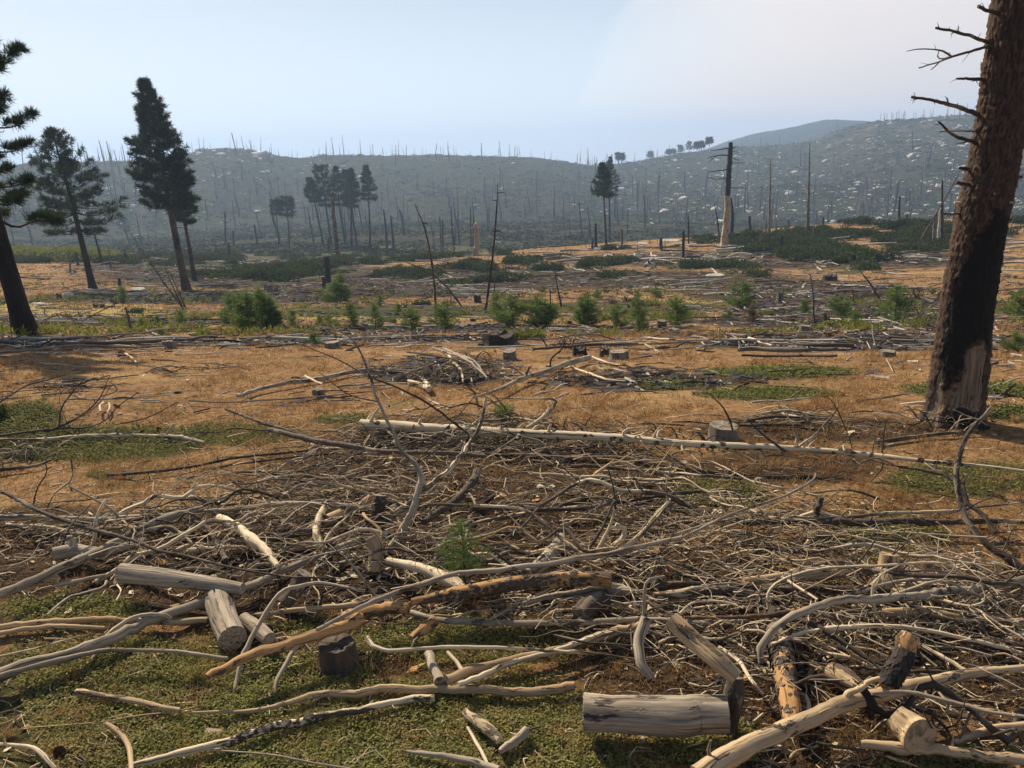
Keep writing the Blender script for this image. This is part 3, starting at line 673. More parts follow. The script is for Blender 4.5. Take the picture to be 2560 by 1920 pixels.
for k, (x, yb, yt, hw) in enumerate(RT):
    plant_pine('3', (x, yb), (x, yt), yb - (yb - yt) * .35, hw, 'pine_tree', 'hazy live pine on the skyline, %s from the left of its row below the smoke' % ORD[k], 'tree', 'pines along the skyline', nb=16, seed=40 + k, tuft=1.9, per=6, bw=.6, tw=4, shape='round', density=.5)
plant_pine('4', (817, 772), (843, 596), 690, 26, 'pine_tree', 'green pine just right of the big scorched trunk, on the slope behind', 'tree', nb=26, seed=60, tuft=.8, per=8, bw=.2, tw=9, shape='round', density=.7, bark='pinebarkdark')
for k, (x, yb, x2, yt, hw) in enumerate([(150, 1140, 98, 925, 42), (35, 1130, 8, 915, 46), (600, 1130, 560, 1000, 38)]):
    plant_pine('1', (x, yb), (x2, yt), yb - (yb - yt) * .45, hw, 'pine_tree', 'hazy thin-crowned pine in the left valley, %s from the left' % ORD[[1, 0, 2][k]], 'tree', 'hazy pines in the left valley', nb=26, seed=70 + k, tuft=1.0, per=5, bw=.14, tw=9, dead=20, shape='open', density=.5, bark='pinebarkdark')

# ---- the big scorched trunk on the right
def worley(u, v, seed):
    best = np.full(u.shape, 9.0); sec = np.full(u.shape, 9.0); cid = np.zeros(u.shape)
    ui, vi = np.floor(u), np.floor(v)
    for a in (-1, 0, 1):
        for b in (-1, 0, 1):
            ca, cb = ui + a, vi + b; h = np.sin(ca * 127.1 + cb * 311.7 + seed) * 43758.5453; h1 = h - np.floor(h); h = np.sin(ca * 269.5 + cb * 183.3 + seed) * 43758.5453; h2 = h - np.floor(h)
            d = np.hypot(ca + h1 - u, cb + h2 - v); c = np.sin(ca * 57.1 + cb * 97.3) * 9999.7; c = c - np.floor(c)
            up = d < best; sec = np.where(up, best, np.minimum(sec, d)); cid = np.where(up, c, cid); best = np.where(up, d, best)
    return best, sec, cid
def big_trunk():
    axp = [(605, 1532, 236), (612, 1490, 205), (617, 1450, 196), (637, 1300, 192), (662, 1100, 178), (712, 800, 172), (772, 500, 166), (835, 0, 148)]
    bx, by = fx('4', 605, 1535); base = ground(bx, by, -.05); D = proj(base)[2][0]; Yb = base[1]
    P, R = [], []
    for x, y, w in axp:
        q = ray(*fx('4', x, y)); q = q * (Yb / q[1]); d = proj(q)[2][0]; P.append(q); R.append(w * .91 / 1.443 / 2 * d / FPX)
    P[0] = base + [0, 0, -.1]
    dirn = (P[-1] - P[-3]) / np.linalg.norm(P[-1] - P[-3])
    r = R[-1]
    for k in range(1, 5): P.append(P[-1] + dirn * 2.6); R.append(r * (1 - .19 * k))
    Q = catmull(np.hstack([np.array(P), np.array(R)[:, None]]), 620); C, Rr = Q[:, :3], Q[:, 3]
    sides = 132; T, A, B = tframes(C); ph = np.linspace(0, 2 * np.pi, sides, endpoint=False)
    sl = np.concatenate([[0], np.cumsum(np.linalg.norm(np.diff(C, axis=0), axis=1))])
    U = np.repeat(ph[None], len(C), 0) * .34; Vv = np.repeat(sl[:, None], sides, 1)
    nrm = np.cos(ph)[None, :, None] * A[:, None] + np.sin(ph)[None, :, None] * B[:, None]
    V0 = C[:, None] + nrm * Rr[:, None, None]
    px, py, _ = proj(V0.reshape(-1, 3)); px = ((px - 1960) * 1.443).reshape(V0.shape[:2]); py = (py * 1.443).reshape(V0.shape[:2])
    front = (np.einsum('ijk,ijk->ij', nrm, -V0 / np.linalg.norm(V0, axis=2, keepdims=True)) > -.15)
    nz = 34 * fbm(px / 34, py / 70, 4) + 16 * fbm(px / 9, py / 14, 6)
    cx = np.interp(py, [a[1] for a in axp[::-1]], [a[0] for a in axp[::-1]]); rel = px - cx + nz * .35
    y_ = py + nz
    bare_l = front & (y_ > 1175) & (rel < 20) & (rel > -98 + (1530 - py) * .16)          # grey strip low on the left
    bare_r = front & (y_ > 1238) & (rel > 14) & (rel < 88) & (px < 728)
    bare = bare_l | bare_r
    char = front & (((y_ > 1000) & (y_ < 1395) & (rel > -62) & (rel < 34 + (py < 1240) * 90)) | ((y_ > 780) & (y_ <= 1000) & (rel > -50 + (1000 - py) * .35)) | ((y_ > 1478) & (rel > -50)))
    char = char & ~(bare_r & (y_ < 1450))
    def soft(q, it=7):
        q = q.astype(float)
        for _ in range(it): q = (q + np.roll(q, 1, 0) + np.roll(q, -1, 0) + np.roll(q, 1, 1) + np.roll(q, -1, 1)) / 5
        return q
    sb = soft(bare & ~char, 3); sc_ = soft(char, 110)
    b1, b2, cid = worley(U / .026, Vv / .075, 1.0); b3, b4, cid3 = worley(U / .012, Vv / .02, 5.0)
    plate = np.clip((b2 - b1) * 2.2, 0, 1) ** .6
    rough = .030 * plate * (.3 + 1.1 * cid) + .006 * cid3 + .01 * fbm(U / .1, Vv / .3, 2)
    disp = sb * (-.018 + .003 * fbm(U / .02, Vv / .5, 6)) + (1 - sb) * rough * (1 - .35 * sc_)
    flare = np.clip(1 - sl / .45, 0, 1)[:, None] ** 2 * (.16 + .14 * np.sin(ph * 5 + 1))[None]
    V = C[:, None] + nrm * (Rr[:, None] * (1 + flare) + disp)[..., None]
    i = np.arange(len(C) - 1)[:, None] * sides; j = np.arange(sides)[None]; j2 = (j + 1) % sides
    F = np.stack([i + j, i + j2, i + sides + j2, i + sides + j], -1).reshape(-1, 4)
    mb = MB(); G = np.stack([cid, plate, sb], -1)
    mb.add(V.reshape(-1, 3), F, G.reshape(-1, 3), 0, sc_.ravel())
    m, t, b = new_mat('flaky_red_brown_bark'); g = attr(t, 'grain').outputs['Vector']; s3 = t.nodes.new('ShaderNodeSeparateXYZ'); t.links.new(g, s3.inputs[0])
    geo = t.nodes.new('ShaderNodeNewGeometry')
    c = mixc(t, s3.outputs[0], (.026, .019, .016), (.105, .066, .047)); c = mixc(t, ramp(t, s3.outputs[1], .45, .08), c, (.014, .011, .010))
    c = mixc(t, mth(t, 'MULTIPLY', ramp(t, noi(t, geo.outputs['Position'], 2.0, 5, .7), .50, .64), .7), c, (.045, .033, .028))
    Pp = geo.outputs['Position']; nb_ = noi(t, Pp, 14, 5, .7)
    ch = ramp(t, mth(t, 'ADD', attr(t, 'mask').outputs['Fac'], mth(t, 'ADD', mth(t, 'MULTIPLY', mth(t, 'SUBTRACT', nb_, .5), 1.5), mth(t, 'MULTIPLY', mth(t, 'SUBTRACT', noi(t, Pp, 3.5, 3, .6), .5), 1.1))), .32, .60)
    c = mixc(t, mth(t, 'MULTIPLY', ch, .96), c, (.010, .009, .009))
    wd = mixc(t, ramp(t, noi(t, mapv(t, Pp, (30, 30, 1.6)), 1, 4, .6), .38, .62), (.11, .085, .065), (.25, .19, .13))
    wd = mixc(t, ramp(t, noi(t, Pp, 5, 4), .5, .66), wd, (.20, .115, .06))
    wd = mixc(t, ramp(t, noi(t, mapv(t, Pp, (60, 60, 2.0)), 1, 3, .6), .40, .34), wd, (.02, .016, .013))
    bm = ramp(t, mth(t, 'ADD', s3.outputs[2], mth(t, 'MULTIPLY', mth(t, 'SUBTRACT', nb_, .5), .5)), .42, .52)
    c = mixc(t, mth(t, 'MULTIPLY', bm, mth(t, 'SUBTRACT', 1.0, mth(t, 'MULTIPLY', ch, .8))), c, wd)
    t.links.new(c, b.inputs['Base Color']); bump(t, b, noi(t, Pp, 90, 4, .7), .6, .01)
    e = empty('scorched_pine_trunk', base); tag(e, 'huge leaning pine trunk on the right, scorched flaky bark, bare scar at its foot', 'tree')
    mb.build('trunk', m, parent=e, loc=base)
    # broken dead boughs (frame-4 pixels)
    def bough(pts, w, twigs=(), n=5, mat='dark'):
        k = int(np.argmin(np.abs(proj(C)[1] - fx('4', 0, pts[0][1])[1]))); c = C[k]; mbb = MB(); d0 = proj(c)[2][0]
        Q = [c] + [ray(*fx('4', x, y)) * (d0 - .1 * i) for i, (x, y) in enumerate(pts)]
        ww = widths(w, len(Q)) / 1.443 / 2 * d0 / FPX
        CC, RR2 = tube(mbb, np.array(Q), ww, 8, 26, 0, .1, int(pts[0][1]), (False, True), wob=.12)[:2]
        gg = np.random.default_rng(int(pts[0][1])); stubs(mbb, CC[8:], RR2[8:], n, gg, .05)
        for tp, tw in twigs:
            Q2 = [ray(*fx('4', x, y)) * d0 for x, y in tp]; c2, r2 = tube(mbb, np.array(Q2), widths(tw, len(Q2)) / 1.443 / 2 * d0 / FPX, 6, 14, 0, .1, 3, (False, True), wob=.1)[:2]; stubs(mbb, c2, r2, 3, gg, .03)
        mbb.build('dead_bough', M[mat], parent=e, loc=base)
    bough([(800, 55), (760, 45), (700, 25)], (24, 14, 12)); bough([(735, 152), (680, 132), (610, 112), (548, 98)], (18, 14, 12, 9, 9), n=7)
    bough([(735, 165), (680, 182), (605, 205), (560, 222), (488, 246)], (14, 12, 11, 9, 6, 4), [([(605, 205), (575, 185), (530, 178), (480, 178), (443, 185)], (8, 5, 3)), ([(560, 222), (545, 240), (530, 252)], (5, 3)), ([(600, 205), (570, 212), (555, 205), (560, 180)], (5, 3))])
    bough([(718, 288), (670, 284), (622, 283)], (18, 11, 7)); bough([(710, 415), (640, 390), (560, 368), (520, 358), (462, 350)], (26, 15, 12, 9, 8), n=9)
    bough([(700, 515), (650, 498), (600, 478), (558, 438)], (26, 14, 12, 8), n=6); bough([(690, 472), (620, 472), (550, 475)], (9, 6, 3), mat='grey')
    bough([(700, 668), (655, 662), (622, 658)], (20, 12, 9)); bough([(655, 610), (636, 605)], (14, 10)); bough([(618, 772), (590, 772), (572, 770)], (9, 6)); bough([(800, 795), (822, 793)], (9, 6)); bough([(850, 487), (885, 488)], (12, 8))
    g = np.random.default_rng(4)
    for _ in range(16):        # pale knots and stubs
        k = int(g.uniform(60, 400)); a = g.uniform(0, 6.28); n_ = math.cos(a) * A[k] + math.sin(a) * B[k]; mk = MB()
        tube(mk, np.array([C[k] + n_ * Rr[k] * .8, C[k] + n_ * (Rr[k] + g.uniform(.03, .09))]), np.array([.022, .014]), 7, None, 0, .1, int(k)); mk.build('knot_stub', M[['bleached', 'char', 'grey'][_ % 3]], parent=e, loc=base)
    return e
big_trunk()

# ================================================================== FOREGROUND WOOD, piece by piece
WP = wood_piece
A_ = 'log'
WP('log', 'A', [(-60, 605), (0, 580), (440, 400), (780, 222), (1050, 110), (1270, 45)], (60, 55, 42), 'grey', 'long smooth grey barkless log rising from the left edge over the pile', A_, lift=.16)
WP('fallen_branch', 'A', [('D', -60, 1070), ('D', 0, 1095), ('D', 270, 1230), ('D', 480, 1310), (800, 245), (1000, 310), (1250, 370), (1500, 430), (1780, 470), (2060, 478)], (24, 26, 20, 16, 10), 'dark', 'dark knobbly branch crossing over the grey log at the left edge', lift=.30, st=22)
WP('sawn_log', 'A', [(745, 448), (1000, 475), (1250, 512), (1490, 545)], (112, 108, 100, 70), 'grey', 'thick grey cracked log with an oval sawn end facing left', A_, sides=72, seg=40, groove=[(.15, .22, .035), (-.75, .10, .04), (.8, .12, .05)], ends=('cut', None), lift=.17)
WP('log', 'A', [(-80, 1110), (60, 1065), (640, 868), (900, 745), (1260, 620), (1500, 545), (1700, 450), (2212, 240)], (85, 76, 58, 50, 40), 'grey', 'dark grey log running from the lower left corner up behind the short standing round', A_, lift=.10)
WP('pole', 'A', [(-40, 1095), (100, 1050), (350, 985), (700, 922), (1100, 936), (1400, 980)], (30, 28, 20), 'grey', 'slim smooth grey pole lying on the green cover in the lower left', 'pole', lift=.16)
WP('sawn_log', 'A', [(1345, 605), (1380, 740), (1430, 850)], (175, 165, 170), 'grey', 'short sawn round standing tilted on end in the left foreground', A_, sides=72, seg=40, groove=[(.15, .22, .035), (-.75, .10, .04), (.8, .12, .05)], ends=('cut', None), lift=None)
WP('fallen_branch', 'A', [(-30, 790), (200, 755), (500, 735), (800, 738), (1280, 740)], (36, 42, 38), 'tan', 'straight pinkish-grey limb lying level left of the standing round', lift=.05)
WP('fallen_branch', 'A', [(-30, 820), (300, 782), (650, 782)], (26, 32, 22), 'tan', 'short limb lying just under the level pinkish limb at the left edge', lift=.05)
WP('fallen_branch', 'A', [(1470, 715), (1900, 672), (2212, 636), ('B', 200, 620)], (30, 36, 32), 'tan', 'straight tan limb right of the standing round', lift=.08)
WP('curved_branch', 'A', [(2240, 560, .35), (2000, 512, 'k', 0), (1850, 530, 'k', -.1), (1730, 572, 'k', -.1), (1600, 760, 'k', -.1), (1500, 960, 'k', -.15), (1440, 1150, 'k', -.15), (1380, 1350, 'k', -.15), (1300, 1480, 'k', -.1), (1180, 1570, 'k', -.05), (1060, 1632, 'k', -.05)], (18, 26, 30, 26, 18, 12), 'grey', 'long grey curved branch arching down to the bottom edge left of centre', st=3)
WP('curved_branch', 'A', [(2240, 650, .3), (2000, 770, 'k', -.1), (1850, 870, 'k', -.1), (1760, 1000, 'k', -.15), (1690, 1120, 'k', -.15), (1700, 1230, 'k', -.1), (1750, 1362, 'k', 0)], (20, 26, 30, 22, 14), 'grey', 'shorter grey hooked branch curving down over the orange log', st=3)
WP('curved_branch', 'A', [(1050, 735, .12), (1000, 710, 'k', 0), (860, 712, 'k', -.03), (740, 770, 'k', -.05), (640, 860, 'k', -.1), (580, 960, 'k', -.1), (480, 1060, 'k', -.1), (380, 1200, 'k', -.15), (240, 1310, 'k', -.1), (0, 1395, 'k', 0), (-60, 1410, 'k', 0)], (24, 24, 22, 18, 10, 6), 'grey', 'thin grey branch arching from the dark log down to the left edge')
WP('log', 'A', [(1262, 1085), (1400, 1020), (1560, 945), (1750, 893), (1950, 842), (2212, 752), ('B', 160, 740), ('B', 420, 672), ('B', 540, 668)], (45, 62, 62, 70, 72, 80, 70), 'orange', 'orange bark-stripped log with black bark at its lower left end', A_, lift=.22)
WP('fallen_branch', 'A', [(465, 1178), (640, 1200), (800, 1222), (980, 1268), (1112, 1290)], (38, 36, 26), 'tan', 'short pale limb lying alone on green cover near the lower left', lift=.05, st=1)
o_, C_, R_l = WP('fallen_branch', 'A', [(1180, 1302), (1500, 1298), (1750, 1252), (1950, 1195), (2212, 1182), ('B', 350, 1160), ('B', 640, 1152), ('B', 1000, 1172), ('B', 1330, 1175), ('B', 1560, 1140)], (14, 24, 38, 50, 54, 56, 56, 58), 'tan', 'long bowed limb across the lower centre with a sawn right end', ends=(None, 'cut'), lift=.05, st=3)
o_, C_, R_l = WP('fallen_branch', 'A', [(820, 1620), (1030, 1572), (1200, 1530), (1400, 1482), (1600, 1422), (1800, 1372), (2000, 1312), (2212, 1292), ('B', 300, 1282), ('B', 560, 1216), ('B', 700, 1212)], (30, 46, 50, 46, 40, 44), 'half', 'half-barked limb slanting up from the bottom edge below the bowed limb', lift=.05, st=4)
bark_scraps(o_, o_.location, C_, R_l, .3, .62, 220, .016, 5, 'dark')
WP('fallen_branch', 'A', [(645, 1378), (740, 1440), (800, 1530), (812, 1640), (812, 1700)], (26, 34, 30), 'tan', 'short bent cream limb near the bottom edge below the lone pale limb', lift=.05)
WP('fallen_branch', 'A', [(-20, 1498), (150, 1520), (250, 1560), (335, 1645)], (18, 28, 24), 'bleached', 'cream bent stick in the bottom left corner', lift=.05)
WP('log', 'A', [(1345, 105), (1480, 190), (1590, 290), (1660, 345), (1720, 400)], (56, 64, 62, 36), 'bleached', 'bleached log with a knothole slanting through the left of the pile', A_, lift=.14)
WP('fallen_branch', 'A', [(1125, 312), (1300, 300), (1520, 290)], (32, 36, 26), 'bleached', 'short pale split limb above the sawn end of the grey cracked log', lift=.05)
WP('log', 'A', [(335, 335), (470, 312), (640, 322), (900, 250)], (84, 78, 62, 44), 'grey', 'grey log with an upright branch stub near the left edge', A_, ends=('cut', None), lift=.1, sub=[([(455, 300), (440, 250), (425, 215)], (42, 30), 0)])
WP('curved_branch', 'A', [(555, 312, .05), (585, 240, 'k', 0), (582, 150, 'k', .02), (610, 60, 'k', .03), (655, -5, 'k', .05)], (24, 24, 14), 'bleached', 'pale curved branch standing up behind the grey log at the left')
WP('curved_branch', 'A', [(735, 215, .06), (738, 150, 'k', 0), (722, 95, 'k', 0), (660, 45, 'k', .03), ('D', 560, 1130, 'k', .05), ('D', 450, 1070, 'k', .05)], (24, 20, 14, 10), 'grey', 'small pale forked branch rising right of the standing curved one')
WP('pole', 'A', [(-40, 108), (300, 110), (700, 112), (1000, 90), (1240, 62)], (40, 34, 32), 'grey', 'level grey pole along the back of the left part of the pile', 'pole', lift=.12, st=4)
WP('pole', 'A', [(1265, 70), (1500, 45), (1800, 22), (2212, 38), ('E', 550, 1185), ('E', 850, 1208)], (30, 26, 20), 'grey', 'long thin grey pole reaching right to the upright charred post', 'pole', lift=.2, st=7)
WP('fallen_branch', 'A', [(40, 150), (250, 152), (400, 180), (560, 218)], (26, 34, 14), 'bleached', 'cream limb tapering right under the level grey pole at the left edge', lift=.1)
WP('fallen_branch', 'A', [(1110, 98), (1250, 158), (1330, 260), (1395, 375)], (16, 32, 38), 'dark', 'lichen-dark bowed branch just left of the bleached knothole log', lift=.1, st=8)
WP('curved_branch', 'A', [(2000, 50), (1950, 130), (1945, 210), (2010, 295)], (42, 54, 46), 'half', 'thick pale curved limb left of the charred post', lift=.15)
WP('log', 'A', [(1655, 238), (1830, 205), (1950, 170), (2212, 60)], (54, 48, 44), 'dark', 'brown log with a dark sawn end beside the thick curved limb', A_, ends=('cut', None), lift=.1)
WP('log_chunk', 'A', [(1872, 450, .3), (1810, 560, 'k', 0), (1750, 650, 'k', -.05)], (104, 100, 96), 'bark', 'brown bark-covered chunk leaning upright between grey logs', 'log', ends=('cut', None))
WP('curved_branch', 'A', [(285, 705), (420, 602), (620, 545), (655, 500)], (14, 20, 18), 'grey', 'small bowed grey stick under the long grey log at the left', lift=.1)
WP('fallen_branch', 'A', [(320, 532), (480, 495), (650, 465)], (14, 22, 24), 'grey', 'thin straight stick ending at the sawn end of the grey cracked log', lift=.1)
WP('curved_branch', 'A', [(560, 20, .5), (440, 150, 'k', 0), (392, 260, 'k', -.02), (385, 370, 'k', -.05), (410, 470, 'k', -.05), (432, 575, 'k', -.05)], (8, 12, 14, 14, 9), 'dark', 'thin dark twig hanging in front of the long grey log', st=6)
WP('log_chunk', 'A', [(1500, 730), (1590, 790), (1660, 862)], (80, 100, 84), 'grey', 'pale short chunk lying against the standing round', 'log', lift=.07)
WP('fallen_branch', 'A', [(-20, 965), (240, 905), (450, 848)], (12, 12, 8), 'bleached', 'thin straight straw-coloured stick at the left edge', lift=.08)
WP('fallen_branch', 'A', [(1285, 1535), (1600, 1560), (1900, 1610), (2150, 1650)], (8, 14, 16), 'grey', 'thin pale stick along the bottom edge left of centre', lift=.05, st=4)
WP('fallen_branch', 'A', [(180, 1398), (600, 1365), (820, 1330), (1060, 1302), (1240, 1265)], (6, 10, 9), 'tan', 'long thin crooked twig under the lone pale limb', lift=.04, st=3)
WP('fallen_branch', 'A', [(720, 520), (745, 560), (715, 615)], (10, 12), 'bleached', 'tiny pale twig under the sawn end of the grey cracked log', lift=.1)
# centre front
o_, C_, R_l = WP('sawn_log', 'B', [(560, 625), (760, 590), (960, 555), (1300, 508), (1560, 492), (1785, 485)], (40, 72, 88, 86, 84), 'orange', 'long log with an orange sunlit top and a dark sawn right end, centre of pile', A_, ends=(None, 'cut'), lift=.24)
bark_scraps(o_, o_.location, C_, R_l, .15, .95, 260, .022, 6, 'dark')
WP('log', 'B', [(540, 685), (800, 742), (1150, 757), (1500, 756), (1900, 736), (2260, 735)], (30, 38, 36, 32), 'grey', 'long level grey pole below the orange-topped log', 'pole', lift=.1, st=3)
WP('curved_branch', 'B', [(-20, 790), (350, 612), (600, 520), (850, 452), (1200, 424), (1500, 372), (1700, 338), (1900, 302), (2212, 232)], (26, 30, 34, 32, 26), 'grey', 'long sinuous grey limb climbing from lower left across the pile centre', lift=.34, st=3)
o_, C_, R_l = WP('charred_post', 'E', [(895, 1360, .0), (893, 1250, 'k', 0), (896, 1130, 'k', 0)], (86, 80, 76), 'dark', 'upright sawn post with dark flaking bark in the middle of the pile', 'post', ends=(None, 'cut'), endmat='endgrey')
bark_scraps(o_, o_.location, C_, R_l, 0, 1, 120, .02, 7, 'dark')
WP('log_chunk', 'B', [(318, 228, .3), (345, 300, 'k', 0), (330, 445, 'k', -.05)], (92, 98, 84), 'tan', 'pale brown gnarled chunk standing just below the charred post', 'log')
WP('log_chunk', 'B', [(410, 370), (640, 425), (800, 490), (880, 545)], (40, 66, 92, 50), 'bleached', 'split bleached slab lying left of the foreground sapling', 'log', lift=.16)
WP('log_chunk', 'B', [(742, 275, .2), (728, 400, 'k', 0)], (52, 88), 'grey', 'pale stump fragment behind the foreground sapling', 'log')
WP('log', 'B', [(1270, 470), (1380, 385), (1440, 310), (1480, 235)], (90, 110, 96, 64), 'grey', 'short thick grey log pointing away behind the sapling', A_, lift=.12)
WP('fallen_branch', 'B', [('F', 0, 1195, .5), ('F', 250, 1215, 'k', 0), (1330, 105, 'k', -.05), (1450, 212, 'k', -.1), (1550, 290, 'k', -.1), (1625, 342, 'k', -.05)], (16, 22, 24, 24), 'half', 'pale limb slanting down to the right behind the sapling', st=5)
WP('curved_branch', 'B', [(290, 858), (350, 905), (480, 925), (800, 908), (1200, 908), (1500, 930), (1700, 945), (1960, 978)], (34, 28, 24, 22, 20, 14, 10), 'half', 'thin limb with an orange hooked left end across the lower centre', lift=.2, st=5)
WP('log', 'B', [(775, 1108), (1000, 1030), (1250, 962), (1500, 900), (1750, 832), (1965, 790)], (60, 52, 56, 60), 'tan', 'tan log slanting up to the right above the bowed limb', A_, ends=('cut', None), lift=.07)
WP('fallen_branch', 'B', [(838, 1132), (1000, 1070), (1150, 1008), (1400, 942), (1560, 885), (1745, 815)], (36, 34, 32, 24), 'bleached', 'bleached split limb lying along the tan slanting log', lift=.12)
WP('log_chunk', 'B', [(668, 945), (735, 1110)], (60, 62), 'grey', 'short stub of grey branch pointing down above the bowed limb', 'log', ends=(None, 'cut'), lift=.08)
WP('fallen_branch', 'B', [(785, 940), (835, 990), (892, 1055)], (24, 30), 'bleached', 'small bone-white stick right of the short grey stub', lift=.06)
WP('curved_branch', 'B', [(2005, 730, .42), (1975, 850, 'k', -.05), (1992, 980, 'k', -.1), (2045, 1085, 'k', -.05)], (72, 70, 68, 40), 'grey', 'smooth grey bent limb standing above the big sawn log', ends=('cut', None), endmat='endgrey')
WP('curved_branch', 'B', [(2120, 470, .6), (2010, 500, 'k', -.05), (1992, 600, 'k', 0), (1985, 725, 'k', 0)], (14, 22, 20), 'grey', 'thin upright stick above the smooth bent limb', st=4)
WP('sawn_log', 'B', [(1625, 1305), (1900, 1318), (2212, 1330), ('C', 200, 1318), ('C', 385, 1318)], (232, 240, 236, 222), 'grey', 'big grey sawn log with a long lengthwise crack, right of bottom centre', A_, sides=72, seg=40, groove=[(.15, .28, .045), (-.75, .10, .04), (.8, .12, .05)], ends=('cut', 'cut'), lift=.10)
WP('log_chunk', 'B', [(555, 850), (620, 805), (700, 755)], (50, 66, 60), 'orange', 'small orange chunk under the long level grey pole', 'log', lift=.08)
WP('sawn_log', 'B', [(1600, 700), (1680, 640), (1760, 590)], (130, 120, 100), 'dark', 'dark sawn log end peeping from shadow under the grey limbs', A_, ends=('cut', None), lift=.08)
WP('fallen_branch', 'B', [(895, 1290), (1000, 1372), (1110, 1470)], (50, 66, 60), 'half', 'bleached splintered chunk near the bottom centre', lift=.06)
WP('fallen_branch', 'B', [(905, 1395), (975, 1520), (1045, 1650)], (18, 24, 18), 'bleached', 'cream stick running down to the bottom edge from the splintered chunk', lift=.05)
WP('fallen_branch', 'B', [(530, 1545), (800, 1585), (1000, 1625), (1100, 1660)], (20, 50, 56), 'grey', 'grey tapering limb at the bottom edge, centre', lift=.05)
WP('curved_branch', 'B', [(310, 1195, .06), (280, 1330, 'k', -.02), (290, 1500, 'k', -.1), (370, 1650, 'k', -.1)], (9, 14, 16), 'bleached', 'thin cream whip curving down to the bottom edge, left of centre')
WP('log_chunk', 'B', [(1110, 1545), (1180, 1490), (1255, 1430)], (34, 52, 60), 'grey', 'dark grey stub beside the splintered chunk', 'log', lift=.05)
WP('fallen_branch', 'B', [(1190, 1422), (1280, 1408), (1370, 1385)], (22, 16, 8), 'orange', 'small orange twig right of the splintered chunk', lift=.06)
WP('curved_branch', 'B', [(160, 360, .45), (250, 460, 'k', 0), (330, 580, 'k', 0), (450, 640, 'k', -.02), (540, 705, 'k', 0)], (16, 14, 14, 12), 'grey', 'crooked thin branch hanging over the left end of the orange-topped log', st=7, sub=[([(345, 585), (390, 650), (425, 715)], (10, 6), 1)])
WP('fallen_branch', 'B', [(1615, 360, .2), (1700, 230, 'k', .05), (1745, 150, 'k', .05), (1810, 0, 'k', .1), ('F', 870, 1220, 'k', .05), ('F', 860, 1080, 'k', .05), ('F', 820, 940, 'k', .05)], (20, 18, 15, 12, 8), 'dark', 'thin dark branch standing upright at the centre right of the pile', st=9)
WP('fallen_branch', 'B', [(1660, 400, .15), (1890, 282, 'k', .05), (2000, 182, 'k', .05), (2150, 20, 'k', .1), ('F', 1215, 1180, 'k', .05), ('F', 1200, 1050, 'k', .05), ('F', 1250, 900, 'k', .05)], (24, 20, 18, 12, 7), 'half', 'pale branch leaning up to the right beside the upright dark one', st=8)
WP('curved_branch', 'B', [(1815, 148, .25), (1865, 180, 'k', 0), (1855, 240, 'k', 0), (1800, 285, 'k', 0)], (30, 38, 34), 'bleached', 'short thick cream hook among the right side of the pile', lift=.25)
WP('fallen_branch', 'B', [(1040, 735), (1180, 660), (1400, 600), (1700, 562), (1890, 565)], (14, 24, 50, 46), 'grey', 'grey log lying just under the orange-topped log to its right', lift=.12, ends=(None, 'cut'))
WP('log', 'E', [(1180, 1300), (1300, 1210), (1400, 1150), (1490, 1060), (1520, 975)], (44, 50, 54, 46), 'dark', 'dark barky limb rising to the right behind the tall forked branch', A_, lift=.18, st=5)
WP('log', 'E', [(950, 1275), (1030, 1215), (1115, 1158), (1150, 1110)], (44, 46, 30), 'dark', 'short dark log just right of the charred post', A_, lift=.14)
WP('log', 'E', [(560, 1290), (700, 1230), (830, 1150)], (70, 78, 60), 'tan', 'brown log behind the charred post to its left', A_, lift=.1)
WP('fallen_branch', 'B', [(900, 160), (1100, 108), (1300, 80), (1700, 30)], (24, 34, 22), 'half', 'half-barked limb lying low behind the sapling to its right', lift=.12, st=4)
WP('fallen_branch', 'B', [(920, 245), (1130, 200), (1300, 205), (1410, 255), (1440, 290)], (16, 20, 24), 'dark', 'brown bowed limb just right of the sapling', lift=.2, st=3)
# right front
WP('log', 'C', [(200, 1700), (400, 1585), (560, 1490), (850, 1365), (1150, 1240), (1500, 1155), (1900, 1065), (2100, 1045), (2280, 1025)], (140, 128, 104, 92, 76, 50, 34), 'tan', 'long smooth tan log slanting up from the bottom edge at the right', A_, lift=.2, st=2, sub=[([(1090, 1240), (1150, 1180), (1230, 1140), (1330, 1095)], (44, 34, 26), 0), ([(1090, 1250), (1040, 1275), (960, 1290)], (34, 24), 0)])
WP('fallen_branch', 'C', [(1225, 1150, .32), (1262, 1215, 'k', 0), (1310, 1290, 'k', 0), (1410, 1345, 'k', 0)], (44, 56, 44, 26), 'char', 'short charred branch resting across the tan log', lift=.3, st=3)
WP('sawn_log', 'C', [(1420, 1335), (1500, 1395), (1560, 1450)], (150, 200, 236), 'tan', 'thick tan half-round log end lying behind the lower right logs', A_, ends=(None, 'cut'), endmat='endtan', lift=.12)
WP('log', 'C', [(1190, 1490), (1500, 1530), (1800, 1560), (2280, 1595)], (56, 66, 70), 'tan', 'level tan log along the bottom right edge', A_, lift=.08, st=4)
o_, C_, R_l = WP('bark_covered_log', 'C', [(675, 735), (710, 900), (745, 1080), (770, 1240), (795, 1390)], (120, 140, 132, 130, 118), 'orange', 'log pointing at the camera, bark flaking off orange wood, right foreground', A_, lift=.08)
bark_scraps(o_, o_.location, C_, R_l, 0, .55, 520, .03, 9, 'dark'); bark_scraps(o_, o_.location, C_, R_l, .5, 1, 110, .02, 10, 'dark')
WP('sawn_log', 'C', [(45, 735, .62), (200, 880, 'k', -.1), (330, 985, 'k', -.1), (445, 1092, 'k', -.05)], (100, 116, 116, 96), 'tan', 'tilted log propped up with its sawn end high, above the big sawn log', A_, sides=72, seg=40, groove=[(.15, .22, .035), (-.75, .10, .04), (.8, .12, .05)], ends=('cut', None))
